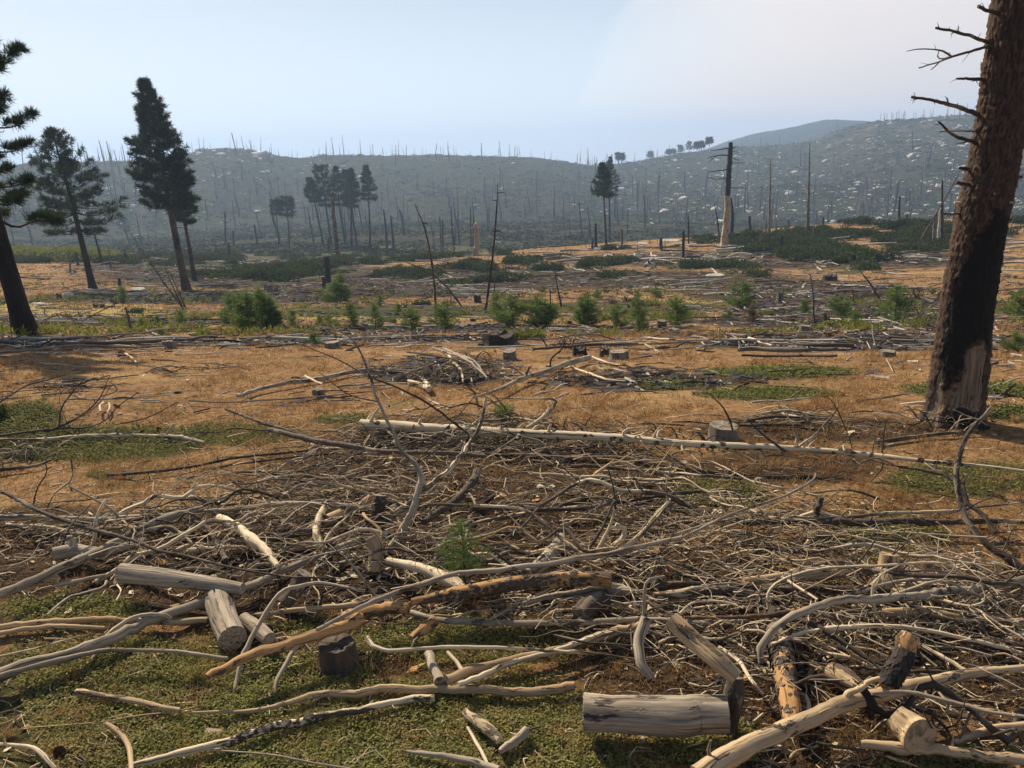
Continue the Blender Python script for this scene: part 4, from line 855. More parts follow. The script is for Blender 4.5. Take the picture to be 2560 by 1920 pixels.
WP('sawn_log', 'C', [(430, 1095, .32), (415, 1250, 'k', -.02), (385, 1425, 'k', 0)], (96, 112, 100), 'dark', 'dark upright slab against the right end of the big sawn log', 'slab', ends=('cut', 'cut'))
o_, C_, R_l = WP('charred_post', 'C', [(1512, 825, .55), (1470, 960, 'k', -.03), (1430, 1040, 'k', -.03), (1365, 1145, 'k', -.03)], (100, 112, 118, 110), 'orange', 'slanting post with an orange top half and a blackened lower half at right', 'post', ends=('cut', None), endmat='endgrey')
bark_scraps(o_, o_.location, C_, R_l, .45, 1, 330, .03, 12, 'char')
WP('curved_branch', 'C', [(595, 1010, .12), (590, 920, 'k', .02), (640, 830, 'k', .03), (750, 742, 'k', .05), (940, 660, 'k', .1), (1100, 622, 'k', .1), (1500, 600, 'k', .15), (1750, 562, 'k', .2), (2000, 530, 'k', .2), (2260, 482, 'k', .1)], (34, 40, 42, 46, 48, 50, 50, 44, 42), 'grey', 'long grey pole from the right edge that bends down at its left end', st=5)
WP('curved_branch', 'C', [(655, 888, .2), (900, 812, 'k', 0), (1200, 780, 'k', .03), (1500, 786, 'k', .05), (1900, 862, 'k', 0), (2260, 960, 'k', 0)], (24, 28, 26, 22), 'bleached', 'pale arching limb above the slanting orange-topped post', st=12)
WP('log', 'C', [(1330, 692), (1560, 698), (1765, 715), (1990, 740), (2280, 752)], (56, 54, 48, 40), 'tan', 'level log with a tan left half lying under the long grey pole', A_, lift=.12)
WP('log', 'C', [(-60, 590), (160, 565), (350, 552), (500, 572), (570, 590), (650, 640)], (50, 66, 62, 50), 'bark', 'bowed barky log in front of the pale brown cut log at right', A_, lift=.12, st=3)
WP('log', 'C', [(-120, 520), (260, 524), (600, 538), (1000, 548), (1200, 558)], (36, 48, 46, 40), 'dark', 'dark level log with an upright black stub, right of centre', A_, lift=.1, sub=[([(265, 520), (265, 478)], (30, 28), 0, 'char')])
WP('sawn_log', 'C', [(490, 500), (700, 478), (900, 462), (1125, 455)], (40, 60, 82, 72), 'tan', 'pale brown log with a sawn right end beyond the dark level log', A_, ends=(None, 'cut'), endmat='endtan', lift=.1)
WP('curved_branch', 'C', [(640, 672, .15), (642, 570, 'k', .02), (750, 482, 'k', .05), (1000, 422, 'k', .05), (1300, 406, 'k', .1), (1600, 386, 'k', .1), (1750, 402, 'k', 0), (1885, 490, 'k', 0)], (18, 18, 15, 11), 'bleached', 'thin pale hoop arching over the pale brown cut log', st=6)
WP('curved_branch', 'C', [(1285, 520, .35), (1280, 600, 'k', 0), (1300, 690, 'k', -.02), (1360, 780, 'k', -.02), (1455, 832, 'k', 0)], (18, 24, 18, 10), 'bleached', 'short pale bent branch crossing in front of the long grey pole', sub=[([(1290, 510), (1350, 450), (1440, 405)], (12, 8), 1)])
WP('stump', 'C', [(1395, 335, .34), (1375, 420, 'k', 0), (1318, 545, 'k', -.05)], (110, 116, 150), 'tan', 'pale brown leaning stump with a dark shadow across it at right', 'stump', rough=.08)
WP('log', 'C', [(1400, 590), (1500, 565), (1620, 535)], (70, 76, 54), 'tan', 'short tan log at the foot of the pale leaning stump', A_, lift=.08)
WP('fallen_tree', 'C', [(330, 145), (620, 128), (900, 130), (1200, 134), (1500, 132), (1850, 132), (2280, 128)], (44, 48, 46, 36, 24), 'bark', 'dark barky fallen trunk lying level across the right half', 'log', lift=.12, st=16, stl=.09)
WP('fallen_tree', 'C', [(560, 96), (760, 108), (900, 116), (1100, 104), (1300, 90), (1700, 68), (2000, 38), (2280, 5)], (18, 26, 26, 22, 14, 9), 'half', 'thin pale pole lying just behind the dark barky fallen trunk', 'log', lift=.16, st=12, sub=[([(940, 110), (945, 60), (960, -8)], (40, 34, 30), 4, 'dark'), ([(1310, 92), (1360, 78)], (30, 24), 0)])
WP('curved_branch', 'C', [(780, 142, .15), (868, 170, 'k', -.05), (892, 240, 'k', -.1), (825, 328, 'k', -.1), (715, 414, 'k', 0)], (14, 24, 26, 18), 'half', 'cream hook-shaped branch curling out of the fallen trunk', st=2)
WP('curved_branch', 'G', [(2290, 1300, 0), (2212, 1232, 'k', .05), (2090, 1132, 'k', .1), (1950, 1042, 'k', .1), (1832, 882, 'k', .15), (1788, 690, 'k', .1), (1782, 560, 'k', .05), (1838, 372, 'k', .05), (1930, 262, 'k', .05), (2000, 170, 'k', .05)], (60, 54, 44, 38, 32, 30, 28, 12), 'dark', 'tall dark bowed branch sweeping up in front of the big trunk', st=14, stl=.04, sub=[([(1840, 830), (1900, 800), (1990, 760)], (10, 5)), ([(2075, 1115), (2130, 980), (2200, 900)], (8, 5)), ([(1935, 270), (1850, 232), (1760, 190)], (9, 5), 2, 'grey')])
WP('fallen_branch', 'G', [(0, 1020), (350, 852), (700, 732), (855, 640), (870, 600)], (16, 18, 14, 8), 'grey', 'long straight thin stick leaning across the middle right of the pile', lift=.3, st=9)
WP('fallen_branch', 'G', [(-20, 985), (300, 880), (560, 780)], (16, 14, 8), 'grey', 'second thin stick just above the long straight leaning one', lift=.28, st=6)
WP('fallen_branch', 'C', [(925, 928), (1040, 950), (1145, 966)], (16, 26), 'bleached', 'short cream stick between the flaking log and the slanting post', lift=.08)
WP('fallen_branch', 'C', [(1575, 888), (1720, 965), (1862, 1055)], (16, 26, 24), 'bleached', 'cream stick running down right of the slanting post', lift=.14)
WP('curved_branch', 'C', [(335, 895), (450, 975), (530, 1095), (612, 1185)], (20, 28, 16), 'half', 'pale limb beside the tilted log, left of the flaking log', lift=.18)
WP('log_chunk', 'C', [(1035, 1040), (1110, 1100), (1190, 1165)], (110, 140, 110), 'tan', 'pale wood block right of the flaking log', 'log', lift=.08, ends=('cut', None), endmat='endtan')
WP('curved_branch', 'C', [(1280, 1185, .32), (1500, 1178, 'k', 0), (1800, 1242, 'k', -.1), (2000, 1300, 'k', -.1), (2260, 1340, 'k', -.1)], (20, 26, 22), 'grey', 'slim grey limb bowing right over the tan log', st=3)
WP('fallen_branch', 'C', [(905, 1488), (1200, 1540), (1450, 1602), (1600, 1660)], (16, 18, 12), 'half', 'thin stick lying below the level tan log at the bottom right', lift=.07, st=5)
WP('curved_branch', 'C', [(750, 1660), (800, 1552), (950, 1512)], (16, 14, 8), 'tan', 'small hooked twig at the bottom edge under the long tan log', lift=.06)
WP('fallen_branch', 'C', [(130, 722), (400, 722), (640, 712), (800, 680), (940, 648)], (22, 26, 26, 34), 'orange', 'thin orange-tinted limb joining the bend of the long grey pole', lift=.22, st=6)
WP('log', 'C', [(140, 768), (320, 752), (500, 738)], (50, 44, 30), 'grey', 'grey log under the thin orange-tinted limb', A_, lift=.1)
WP('curved_branch', 'C', [(1040, 612), (1200, 562), (1450, 502), (1650, 490)], (22, 22, 14), 'grey', 'thin bowed limb below the pale leaning stump', lift=.22, st=5)
WP('fallen_branch', 'C', [(1010, 1105), (1150, 1106), (880, 1104)], (8, 10), 'grey', 'thin twig across the pale wood block', lift=.2)
WP('curved_branch', 'C', [(95, 700), (160, 640), (260, 618), (400, 628), (485, 662)], (12, 16, 10), 'bleached', 'thin cream arc between the bowed barky log and the tilted log', lift=.2)
WP('fallen_branch', 'C', [(735, 478), (840, 548), (945, 612)], (14, 18, 14), 'bleached', 'cream stick crossing the dark level log', lift=.25)
WP('fallen_branch', 'C', [(540, 1370), (580, 1340), (620, 1300)], (14, 14, 8), 'bleached', 'small twig left of the flaking log foot', lift=.08)
WP('fallen_branch', 'C', [(1690, 1180), (1740, 1240), (1745, 1290)], (14, 18, 12), 'bleached', 'short pale stub on the far side of the tan log, lower right', lift=.12)
WP('log', 'C', [(1760, 1500), (1990, 1420), (2260, 1360)], (30, 50, 54), 'tan', 'brown log slanting to the right edge near the bottom', A_, lift=.06)
# hero forked branch
WP('forked_branch', 'E', [(960, 1492, .02), (1050, 1340, 'k', 0), (1112, 1220, 'k', 0), (1142, 1090, 'k', .05), (1162, 1012, 'k', .05), (1110, 900, 'k', .05), (1030, 820, 'k', .05), (990, 720, 'k', .05), (930, 620, 'k', .05), (870, 480, 'k', .05), (838, 370, 'k', .05), (770, 200, 'k', .05), (690, 100, 'k', 0), (560, 52, 'k', -.05), (300, 10, 'k', -.05)],
   (56, 46, 44, 42, 38, 26, 24, 22, 20, 16, 15, 12, 9, 6, 3), 'grey', 'tall forked branch standing up from the pile centre, tip curling left', lift=.02, st=16, seg=90, stl=.03,
   sub=[([(1150, 1110), (1320, 990, .1), (1420, 880, .1), (1500, 770, .1), (1550, 660, .05), (1582, 505, .05)], (32, 32, 34, 30, 22, 18), 7, 'half'), ([(838, 372), (1000, 432, .1), (1200, 532, .1), (1400, 682, .1), (1480, 740, .05)], (10, 14, 16, 16), 8, 'dark'), ([(832, 362), (640, 262), (400, 160)], (10, 8, 4), 8, 'dark'), ([(880, 530), (700, 480), (510, 338)], (9, 7, 4), 6, 'dark'), ([(850, 372), (920, 325), (992, 282)], (6, 3), 3, 'dark'), ([(1582, 505), (1500, 500), (1450, 490)], (8, 4), 3, 'dark'), ([(1582, 505), (1640, 600), (1680, 700)], (8, 4), 4, 'dark')])
o_, C_, R_l = WP('fallen_tree', 'E', [(780, 672), (1000, 682), (1200, 695), (1600, 715), (2000, 735), ('F', 640, 745), ('F', 800, 752), ('F', 1300, 792), ('F', 1800, 815), ('F', 2212, 838), ('G', 1200, 480), ('G', 1500, 512), ('G', 1900, 548), ('G', 2280, 592)], (72, 68, 64, 62, 58, 55, 52, 46, 42, 38, 34, 24, 18, 13), 'bleached', 'long bleached fallen tree lying level across the middle with a broken left end', 'log', lift=.22, st=44, seg=120, ends=('cut', None), endmat='endgrey', stl=.10,
   sub=[([('F', 0, 0)], 1)][:0])
bark_scraps(o_, o_.location, C_, R_l, .02, 1, 110, .035, 15, 'dark')
WP('curved_branch', 'E', [(1840, 692, .25), (1975, 602, 'k', .02), (2030, 520, 'k', .02), (1940, 508, 'k', 0), (1800, 508, 'k', 0), (1640, 500, 'k', 0)], (18, 26, 14, 9, 6), 'half', 'pale branch rising from the bleached fallen tree and folding back left', st=10)
WP('fallen_tree', 'E', [(190, 702), (500, 782), (700, 815), (880, 842), (1200, 855), (1580, 870)], (36, 40, 36, 26, 30), 'bark', 'dark barky log slanting down behind the forked branch, jutting left', 'log', lift=.45, st=12)
WP('fallen_tree', 'D', [(1448, 570, .55), (1700, 662, .5), (1950, 742, .4), (2212, 812, .3)], (18, 24, 26, 26), 'dark', 'dark barky pole sticking up to the left above the jutting log', 'log', st=12)
WP('fallen_tree', 'F', [(590, 948), (750, 940), (1000, 965), (1250, 985), (1660, 1022), (1800, 1050), (2212, 1140)], (28, 24, 22, 22, 14, 10), 'half', 'thin bleached pole below and parallel to the long bleached tree', 'log', lift=.15, st=18)
WP('fallen_tree', 'F', [(-50, 1215), (600, 1212), (1100, 1140), (1300, 1108), (1500, 1090), (1680, 1092)], (24, 24, 22, 14), 'dark', 'long dark limb lying across the middle of the pile', 'log', lift=.2, st=18)
WP('fallen_branch', 'F', [(720, 1530, .15), (830, 1332, 'k', .05), (870, 1222, 'k', .05)], (18, 20, 14), 'half', 'pale limb at the foot of the upright dark branch', st=4)
WP('fallen_branch', 'F', [(935, 1472, .15), (1040, 1372, 'k', .1), (1150, 1242, 'k', .1), (1225, 1150, 'k', .1)], (26, 24, 20, 14), 'half', 'pale straight limb leaning right of the upright dark branch', st=8)
WP('fallen_branch', 'F', [(1130, 812, .35), (1280, 912, 'k', -.05), (1480, 1022, 'k', -.05)], (10, 14, 12), 'half', 'thin pale branch hanging in front of the bleached fallen tree', st=8)
WP('fallen_branch', 'G', [(182, 80, .9), (272, 172, 'k', 0), (330, 282, 'k', 0), (345, 360, 'k', 0)], (6, 14, 12), 'dark', 'dark twig standing over the big stump behind the fallen tree', st=5)
WP('fallen_branch', 'G', [(432, 252, .7), (560, 372, 'k', -.05), (690, 455, 'k', -.1)], (8, 16, 20), 'dark', 'dark branch leaning onto the bleached tree right of the stump', st=8)
WP('curved_branch', 'G', [(620, 140, .9), (690, 232, 'k', 0), (750, 332, 'k', 0), (745, 410, 'k', 0)], (7, 12, 14), 'half', 'thin pale curved branch standing behind the bleached tree', st=5)
WP('fallen_branch', 'G', [(1020, 130, .9), (1000, 205, 'k', 0), (940, 272, 'k', -.05), (800, 432, 'k', -.05)], (6, 14, 14), 'half', 'pale branch slanting up right from the bleached tree', st=12, sub=[([(1002, 200), (1070, 330), (1110, 440)], (9, 6), 4, 'dark'), ([(1000, 200), (960, 120), (870, 100)], (7, 4), 4, 'dark'), ([(990, 215), (900, 170)], (6, 3), 4, 'dark')])
WP('fallen_branch', 'G', [(1322, 268, .6), (1308, 360, 'k', 0), (1300, 452, 'k', 0), (1300, 560, 'k', -.05), (1240, 640, 'k', -.05)], (6, 12, 12, 7), 'dark', 'thin dark branch crossing the thin end of the bleached tree', st=8)
WP('curved_branch', 'G', [(1060, 212), (1200, 198), (1350, 204), (1450, 228), (1545, 262)], (8, 12, 8), 'half', 'thin pale bowed stick left of the big trunk foot', lift=.1)
WP('log', 'G', [(1262, 395), (1450, 372), (1600, 352), (1780, 338), (1920, 330)], (34, 28, 20, 16), 'dark', 'dark stick with a broken orange end at the big trunk foot', A_, lift=.04)
WP('fallen_branch', 'G', [(480, 660), (240, 540), (180, 520)], (8, 8), 'half', 'thin twig left of the green patch', lift=.2, st=5)
for k, (a, b_, c_) in enumerate([((430, 262), (600, 242), (840, 236)), ((520, 215), (700, 200), (860, 225)), ((380, 290), (560, 292), (780, 286)), ((660, 212), (760, 232), (900, 250))]):
    WP('fallen_branch', 'G', [a, b_, c_], (16, 20, 12), ['dark', 'grey', 'dark', 'half'][k], ['dark limb at the back of the small heap left of the big trunk', 'grey limb on top of the small heap left of the big trunk', 'dark limb along the front of the small heap left of the big trunk', 'pale crossing stick on the small heap left of the big trunk'][k], lift=.12, st=6)
# left middle distance
WP('dead_bush', 'D', [(290, 722, .02), (380, 690, 'k', 0), (540, 602, 'k', .05), (640, 502, 'k', .05), (705, 352, 'k', .05)], (20, 16, 12, 8, 4), 'dark', 'bare many-branched dead limb standing in the grass at the left', 'dead bush', st=10,
   sub=[([(380, 690), (400, 560), (470, 460), (540, 382)], (12, 10, 5), 8), ([(380, 700), (560, 690), (680, 640), (765, 550), (880, 472)], (10, 9, 5), 8), ([(460, 690), (560, 600), (650, 520), (712, 425)], (9, 7, 4), 8), ([(765, 550), (752, 450), (708, 395)], (7, 4), 4), ([(400, 560), (385, 480), (560, 360)], (5, 3), 3)])
WP('fallen_branch', 'D', [(-30, 748), (350, 702), (580, 690)], (16, 14, 8), 'dark', 'dark stick from the left edge to the bare dead limb', lift=.05, st=8)
WP('fallen_branch', 'D', [(-30, 768), (300, 762), (560, 742), (800, 738), (1000, 742), (1100, 752)], (22, 26, 26, 14), 'half', 'long pale limb lying level at the left on green ground', lift=.07, st=6)
WP('fallen_branch', 'D', [(1040, 742), (1180, 762), (1310, 788)], (30, 34, 16), 'grey', 'gnarled grey root wood at the right end of the level pale limb', lift=.05, st=6, sub=[([(1060, 740), (1090, 700), (1125, 665)], (16, 14), 1)])
WP('fallen_branch', 'D', [(760, 668), (960, 622), (1140, 528)], (7, 10, 7), 'dark', 'thin stick rising to the right in the grass left of centre', lift=.12, st=3)
WP('fallen_tree', 'D', [(688, 992), (900, 990), (1200, 950), (1500, 890), (1900, 850), (2250, 822)], (22, 20, 16, 14), 'dark', 'long slim brown pole lying in open grass at the left of the pile', 'log', lift=.04, st=10)
WP('fallen_tree', 'D', [(1200, 1022), (1450, 940), (1700, 902), (2212, 850)], (10, 14, 14), 'dark', 'thinner pole just below the slim brown pole', 'log', lift=.12, st=9)
WP('fallen_branch', 'D', [(-30, 968), (120, 950), (240, 935), (330, 900)], (30, 22, 12), 'dark', 'dark limb at the left edge in green ground', lift=.05, st=4)
WP('fallen_branch', 'D', [(1215, 520), (1450, 532), (1700, 516), (2212, 478), ('E', 1000, 432)], (12, 12, 10, 7), 'grey', 'long thin pale-tipped stick lying in dry grass left of centre', lift=.06, st=10)
WP('fallen_tree', 'E', [(-20, 490), (250, 420), (500, 382), (700, 338), (860, 315)], (22, 30, 28, 20), 'grey', 'grey bowed log in dry grass behind the forked branch tip', 'log', lift=.06, st=5)
WP('fallen_tree', 'D', [(340, 150), (600, 152), (900, 145), (1100, 132), (1320, 105)], (18, 24, 22, 14), 'fardark', 'blackened log lying across the left middle distance', 'log', lift=.1)
WP('fallen_tree', 'D', [(-30, 208), (250, 188), (480, 165), (800, 172), (1100, 162)], (14, 16, 10), 'fargrey', 'grey pole crossing below the blackened log at the left', 'log', lift=.08)
WP('fallen_tree', 'D', [(380, 122), (800, 92), (1050, 62), (1320, 40)], (10, 14, 8), 'fargrey', 'thin pale pole above the blackened log at the left', 'log', lift=.2)
WP('curved_branch', 'D', [(650, 590), (645, 545), (690, 535), (708, 565), (690, 595)], (14, 16, 9), 'bleached', 'small white curled limb behind the bare dead limb', lift=.08)
WP('curved_branch', 'D', [(215, 1200, .1), (238, 1085, 'k', .05), (298, 985, 'k', .05), (296, 925, 'k', 0)], (8, 10, 6), 'dark', 'thin dark twig standing at the left above the long dark branch', st=3)
WP('curved_branch', 'D', [(305, 1210, .1), (355, 1110, 'k', .05), (462, 1022, 'k', .05), (458, 890, 'k', 0)], (9, 12, 10), 'half', 'thin pale-topped twig beside the dark one at the left', st=3)
WP('curved_branch', 'D', [(-20, 540, .1), (150, 430, 'k', .2), (300, 385, 'k', .2), (420, 352, 'k', .2)], (12, 9, 5), 'dark', 'thin bowed branch reaching up from the left edge over dry grass', st=6)
WP('fallen_branch', 'D', [(40, 300), (180, 285), (280, 230), (360, 195)], (6, 7, 4), 'dark', 'thin twig on the dry grass below the left pine', lift=.1, st=3)
# root heap and bent log in the middle
for k, (pts, w, mt, lb) in enumerate([
    ([(1075, 205), (1350, 248), (1480, 290), (1550, 345)], (10, 12, 8), 'dark', 'top branch of the dead brush heap, pointing left'),
    ([(1240, 182), (1330, 205), (1450, 252), (1560, 340), (1590, 372)], (12, 16, 10), 'grey', 'thick grey arched branch over the dead brush heap'),
    ([(1300, 180), (1380, 215), (1500, 260), (1580, 365)], (14, 18, 8), 'grey', 'arched branch at the right of the dead brush heap'),
    ([(1340, 210), (1360, 260), (1420, 320), (1430, 400)], (26, 20, 12), 'half', 'pale root at the heart of the dead brush heap'),
    ([(1080, 390), (1160, 412), (1200, 440)], (14, 20, 26), 'bleached', 'bleached left leg of the root below the dead brush heap'),
    ([(1170, 372), (1200, 410), (1215, 445)], (14, 30, 40), 'bleached', 'bleached root stub with a dark round end below the heap'),
    ([(640, 345), (900, 330), (1100, 345), (1180, 380)], (9, 12, 8), 'dark', 'thin long branch along the foot of the dead brush heap'),
    ([(900, 395), (1050, 350), (1250, 280), (1420, 265)], (6, 10, 6), 'grey', 'thin crossing branch inside the dead brush heap')]):
    WP('fallen_branch', 'E', pts, w, mt, lb, lift=[.55, .6, .55, .35, .06, .08, .15, .35][k], st=8)
WP('fallen_tree', 'F', [(-40, 500), (150, 432), (280, 372), (440, 322), (600, 268), (700, 240)], (14, 24, 32, 34, 34), 'grey', 'crooked grey log with dark upright limbs in the middle distance', 'log', lift=.12, st=8,
   sub=[([(445, 305), (458, 250), (520, 190), (562, 118)], (14, 12, 10, 5), 3, 'char'), ([(285, 365), (320, 300)], (18, 14), 2, 'dark'), ([(285, 365), (240, 325), (215, 305)], (9, 6), 1, 'dark')])
WP('fallen_branch', 'F', [(575, 298), (700, 342), (820, 382), (935, 396)], (12, 18, 9), 'bleached', 'bleached bent stick just right of the crooked grey log', lift=.05)
WP('fallen_branch', 'F', [(725, 240), (800, 268), (900, 292)], (14, 14, 8), 'bleached', 'small white stick below the pair of stumps', lift=.05)
WP('fallen_tree', 'F', [(350, 192), (560, 172), (750, 158), (1020, 148)], (16, 20, 18), 'fardark', 'reddish dark log behind the crooked grey log', 'log', lift=.1)
WP('fallen_tree', 'F', [(700, 178), (1100, 155), (1330, 140)], (8, 10, 12), 'fargrey', 'slim grey pole right of the reddish dark log', 'log', lift=.06)
WP('fallen_tree', 'F', [(1255, 130), (1600, 126), (1900, 128), (2300, 126)], (10, 13, 12), 'farwhite', 'long white pole lying level right of centre, beyond the stacked logs', 'log', lift=.15)
WP('fallen_tree', 'F', [(1660, 190), (1780, 182), (2000, 188), (2300, 188)], (30, 30, 26), 'fargrey', 'thick grey stacked log with a white root end, left of the big trunk', 'log', lift=.3, sub=[([(1680, 188), (1672, 165), (1665, 140)], (20, 12), 0, 'farwhite')])
WP('fallen_tree', 'F', [(1690, 226), (1900, 232), (2300, 232)], (16, 18, 18), 'fardark', 'dark log under the thick grey stacked log', 'log', lift=.1)
WP('fallen_tree', 'F', [(1960, 125), (2050, 150), (2180, 158), (2400, 158)], (12, 22, 24), 'fardark', 'dark log on top of the stacked logs', 'log', lift=.4, st=6)
WP('fallen_branch', 'F', [(1010, 668), (1150, 668), (1310, 678)], (10, 14, 10), 'dark', 'short dark stick in the dry grass behind the bleached tree', lift=.04)
WP('fallen_branch', 'F', [(1235, 655), (1330, 655), (1480, 665)], (8, 12, 8), 'dark', 'dark stick left of the big stump', lift=.04)
WP('curved_branch', 'F', [(818, 540), (900, 590), (1050, 645), (1180, 690)], (4, 7, 6), 'dark', 'thin dark whip over dry grass left of the big stump', lift=.4)
WP('fallen_branch', 'F', [(1800, 358), (1870, 330), (1990, 325), (2120, 312)], (8, 10, 6), 'dark', 'thin dark limb in the grass left of the big trunk', lift=.1, st=4)
WP('fallen_branch', 'D', [(1960, 360), (2010, 385), (2075, 412)], (14, 12), 'bleached', 'white split stick on the grey bowed log', lift=.12)
WP('fallen_branch', 'D', [(810, 215), (850, 248), (872, 275)], (12, 12), 'bleached', 'white split stick on dry grass at the left', lift=.05, sub=[([(850, 245), (940, 275)], (5, 3), 1)])

# ================================================================== STUMPS
def stump(fr, x, y, w, h, label, mat='fargrey', top='endgrey', ragged=0.0, name='stump', cat='stump', seed=0, lean=0.0):
    """(x, y) = foot of the stump; w, h in frame pixels"""
    s = FR[fr][2]; P = ground(*fx(fr, x, y), -.04); d = proj(P)[2][0]; r = w / 2 / s * d / FPX; H = h / s * d / FPX * 1.04 + .04
    g = np.random.default_rng(seed + 900); n = 22; ph = np.linspace(0, 2 * np.pi, n, endpoint=False); mb = MB()
    lv = [0, .15, .35, .7, 1.0]; fl = [1.18, 1.02, .93, .9, .88]; V = []
    fs = 1 + .13 * np.sin(ph * 5 + g.uniform(0, 6)) + .06 * g.normal(0, 1, n); topz = 1 + ragged * g.uniform(-1, .6, n) + .05 * np.cos(ph + g.uniform(0, 6))
    for k, (a, f) in enumerate(zip(lv, fl)):
        rad = r * f * (1 + (fs - 1) * (1 - a * .7)) * (1 + .03 * g.normal(0, 1, n)); V.append(np.stack([rad * np.cos(ph) + lean * a * H, rad * np.sin(ph), a * H * (topz if k > 2 else 1) + 0 * rad], -1))
    V = np.array(V); i = np.arange(4)[:, None] * n; j = np.arange(n)[None]; j2 = (j + 1) % n
    mb.add(V.reshape(-1, 3), np.stack([i + j, i + j2, i + n + j2, i + n + j], -1).reshape(-1, 4))
    e = empty(name, P); tag(e, label, cat)
    mb.build('stump_side', M[mat], parent=e)
    m2 = MB(); ring = V[-1]; c = ring.mean(0) - [0, 0, .25 * ragged * H]; q = np.vstack([ring, c + (ring - c) * .5 + g.normal(0, .02 + ragged * .05, (n, 3)) * H * [0, 0, 1], c[None]])
    jj = np.arange(n); k2 = (jj + 1) % n
    m2.add(q, np.stack([jj, k2, n + k2, n + jj], -1), q * [1, 1, 0]); m2.F.append(np.stack([n + jj, n + k2, np.full(n, 2 * n)], -1)); m2.M.append(np.zeros(n, int))
    m2.build('sawn_top', M[top], parent=e, smooth=False)
    return e
ST = [('F', 1562, 806, 205, 112, 'large grey sawn stump right behind the long bleached fallen tree', 'fargrey', 'end', 0),
      ('F', 192, 268, 95, 60, 'grey cylindrical sawn stump alone in dry grass, just right of centre', 'fargrey', 'endgrey', .02), ('F', 892, 262, 130, 52, 'wide flared grey stump, right one of the touching pair', 'fargrey', 'endgrey', .05),
      ('F', 800, 242, 70, 58, 'darker stump, left one of the touching pair', 'fardark', 'end', .3), ('F', 640, 238, 100, 50, 'broken black stump above the crooked grey log', 'char', 'char', .5),
      ('E', 1665, 165, 235, 66, 'wide black burnt-out stump beside the yellow-green bush', 'char', 'char', .38), ('D', 1088, 190, 86, 46, 'grey tilted stump by the blackened log at the left', 'fargrey', 'endgrey', .1),
      ('D', 2138, 188, 108, 38, 'low wide grey stump beside a small sapling, left of centre', 'fargrey', 'endgrey', .05), ('D', 2048, 492, 80, 36, 'low half-buried stump on the dry grass left of centre', 'fargrey', 'end', .1),
      ('2', 1045, 1418, 95, 48, 'ragged grey broken stump with a jagged tip in front of the saplings', 'fargrey', 'end', .45), ('2', 1300, 1408, 40, 22, 'small brown stump left of the black burnt-out stump', 'fardark', 'end', .1),
      ('2', 1425, 1178, 48, 44, 'small black stump standing upright beyond the saplings', 'char', 'char', .1), ('2', 1665, 1160, 46, 26, 'small dark round stump right of the upright black one', 'fardark', 'end', .1),
      ('2', 265, 1380, 36, 22, 'tiny dark stump under the left saplings', 'fardark', 'end', .1), ('2', 310, 1415, 40, 24, 'small grey-blue stump left of the round sapling', 'fargrey', 'end', .1), ('2', 570, 1425, 80, 28, 'low grey stump behind the wide low one', 'fargrey', 'end', .2),
      ('2', 1395, 1300, 40, 20, 'small stump hidden between saplings at the centre', 'fardark', 'end', .2), ('3', 910, 1398, 66, 50, 'squat dark stump between two saplings right of centre', 'fardark', 'endgrey', .05),
      ('3', 1832, 1432, 78, 50, 'pale grey cut stump near the thin dead stick at right', 'fargrey', 'endgrey', .03), ('3', 1780, 1412, 40, 30, 'small dark stump touching the pale grey cut one', 'fardark', 'end', .1), ('3', 1305, 1422, 52, 18, 'low dark stump in the dry strip right of centre', 'fardark', 'end', .2),
      ('3', 1990, 1088, 92, 36, 'dark uprooted stump far back right of centre', 'char', 'fardark', .4), ('3', 990, 1424, 80, 24, 'low grey stump at the foot of a sapling right of centre', 'fargrey', 'end', .2), ('3', 1670, 1226, 42, 66, 'ragged grey splintered stump standing tall in the middle distance', 'fargrey', 'end', .5),
      ('3', 730, 1428, 72, 20, 'low grey stump under the tallest sapling right of centre', 'fargrey', 'end', .2), ('3', 1535, 1420, 66, 22, 'low blackish stump right of the low dark one', 'fardark', 'end', .2), ('3', 1960, 1382, 20, 76, 'slender splintered stub at the right', 'fardark', 'fardark', .4),
      ('3', 320, 1368, 34, 20, 'small dark stump at the foot of a sapling, centre', 'fardark', 'end', .2), ('4', 75, 1204, 46, 22, 'pale sawn stump low in the strip left of the big trunk', 'fargrey', 'endgrey', .05), ('4', 372, 1294, 60, 22, 'grey stump lying low just left of the big trunk', 'fargrey', 'endgrey', .05),
      ('1', 445, 1424, 26, 22, 'small brown stump, left of two side by side on the yellow grass', 'fardark', 'end', .2), ('1', 474, 1424, 26, 20, 'small brown stump, right of two side by side on the yellow grass', 'fardark', 'end', .2), ('1', 275, 1384, 24, 28, 'small dark stump in front of the second pine', 'fardark', 'end', .2),
      ('A', 2085, 1055, 250, 160, 'wide grey stump coloured dark for the deep shadow under the orange log', 'fardark', 'fardark', .05), ('3', 1130, 1112, 40, 18, 'tiny dark stump among bleached sticks far right of centre', 'fardark', 'end', .3), ('3', 700, 1262, 22, 16, 'tiny black stump behind the sapling row', 'char', 'char', .3),  # stump under the orange log: dark wood stands in for its shadow
      ('1', 1105, 1548, 30, 20, 'small stump under the large sapling cluster at left', 'fardark', 'end', .3)]
for k, a in enumerate(ST): stump(*a[:6], mat=a[6], top=a[7], ragged=a[8], seed=k)

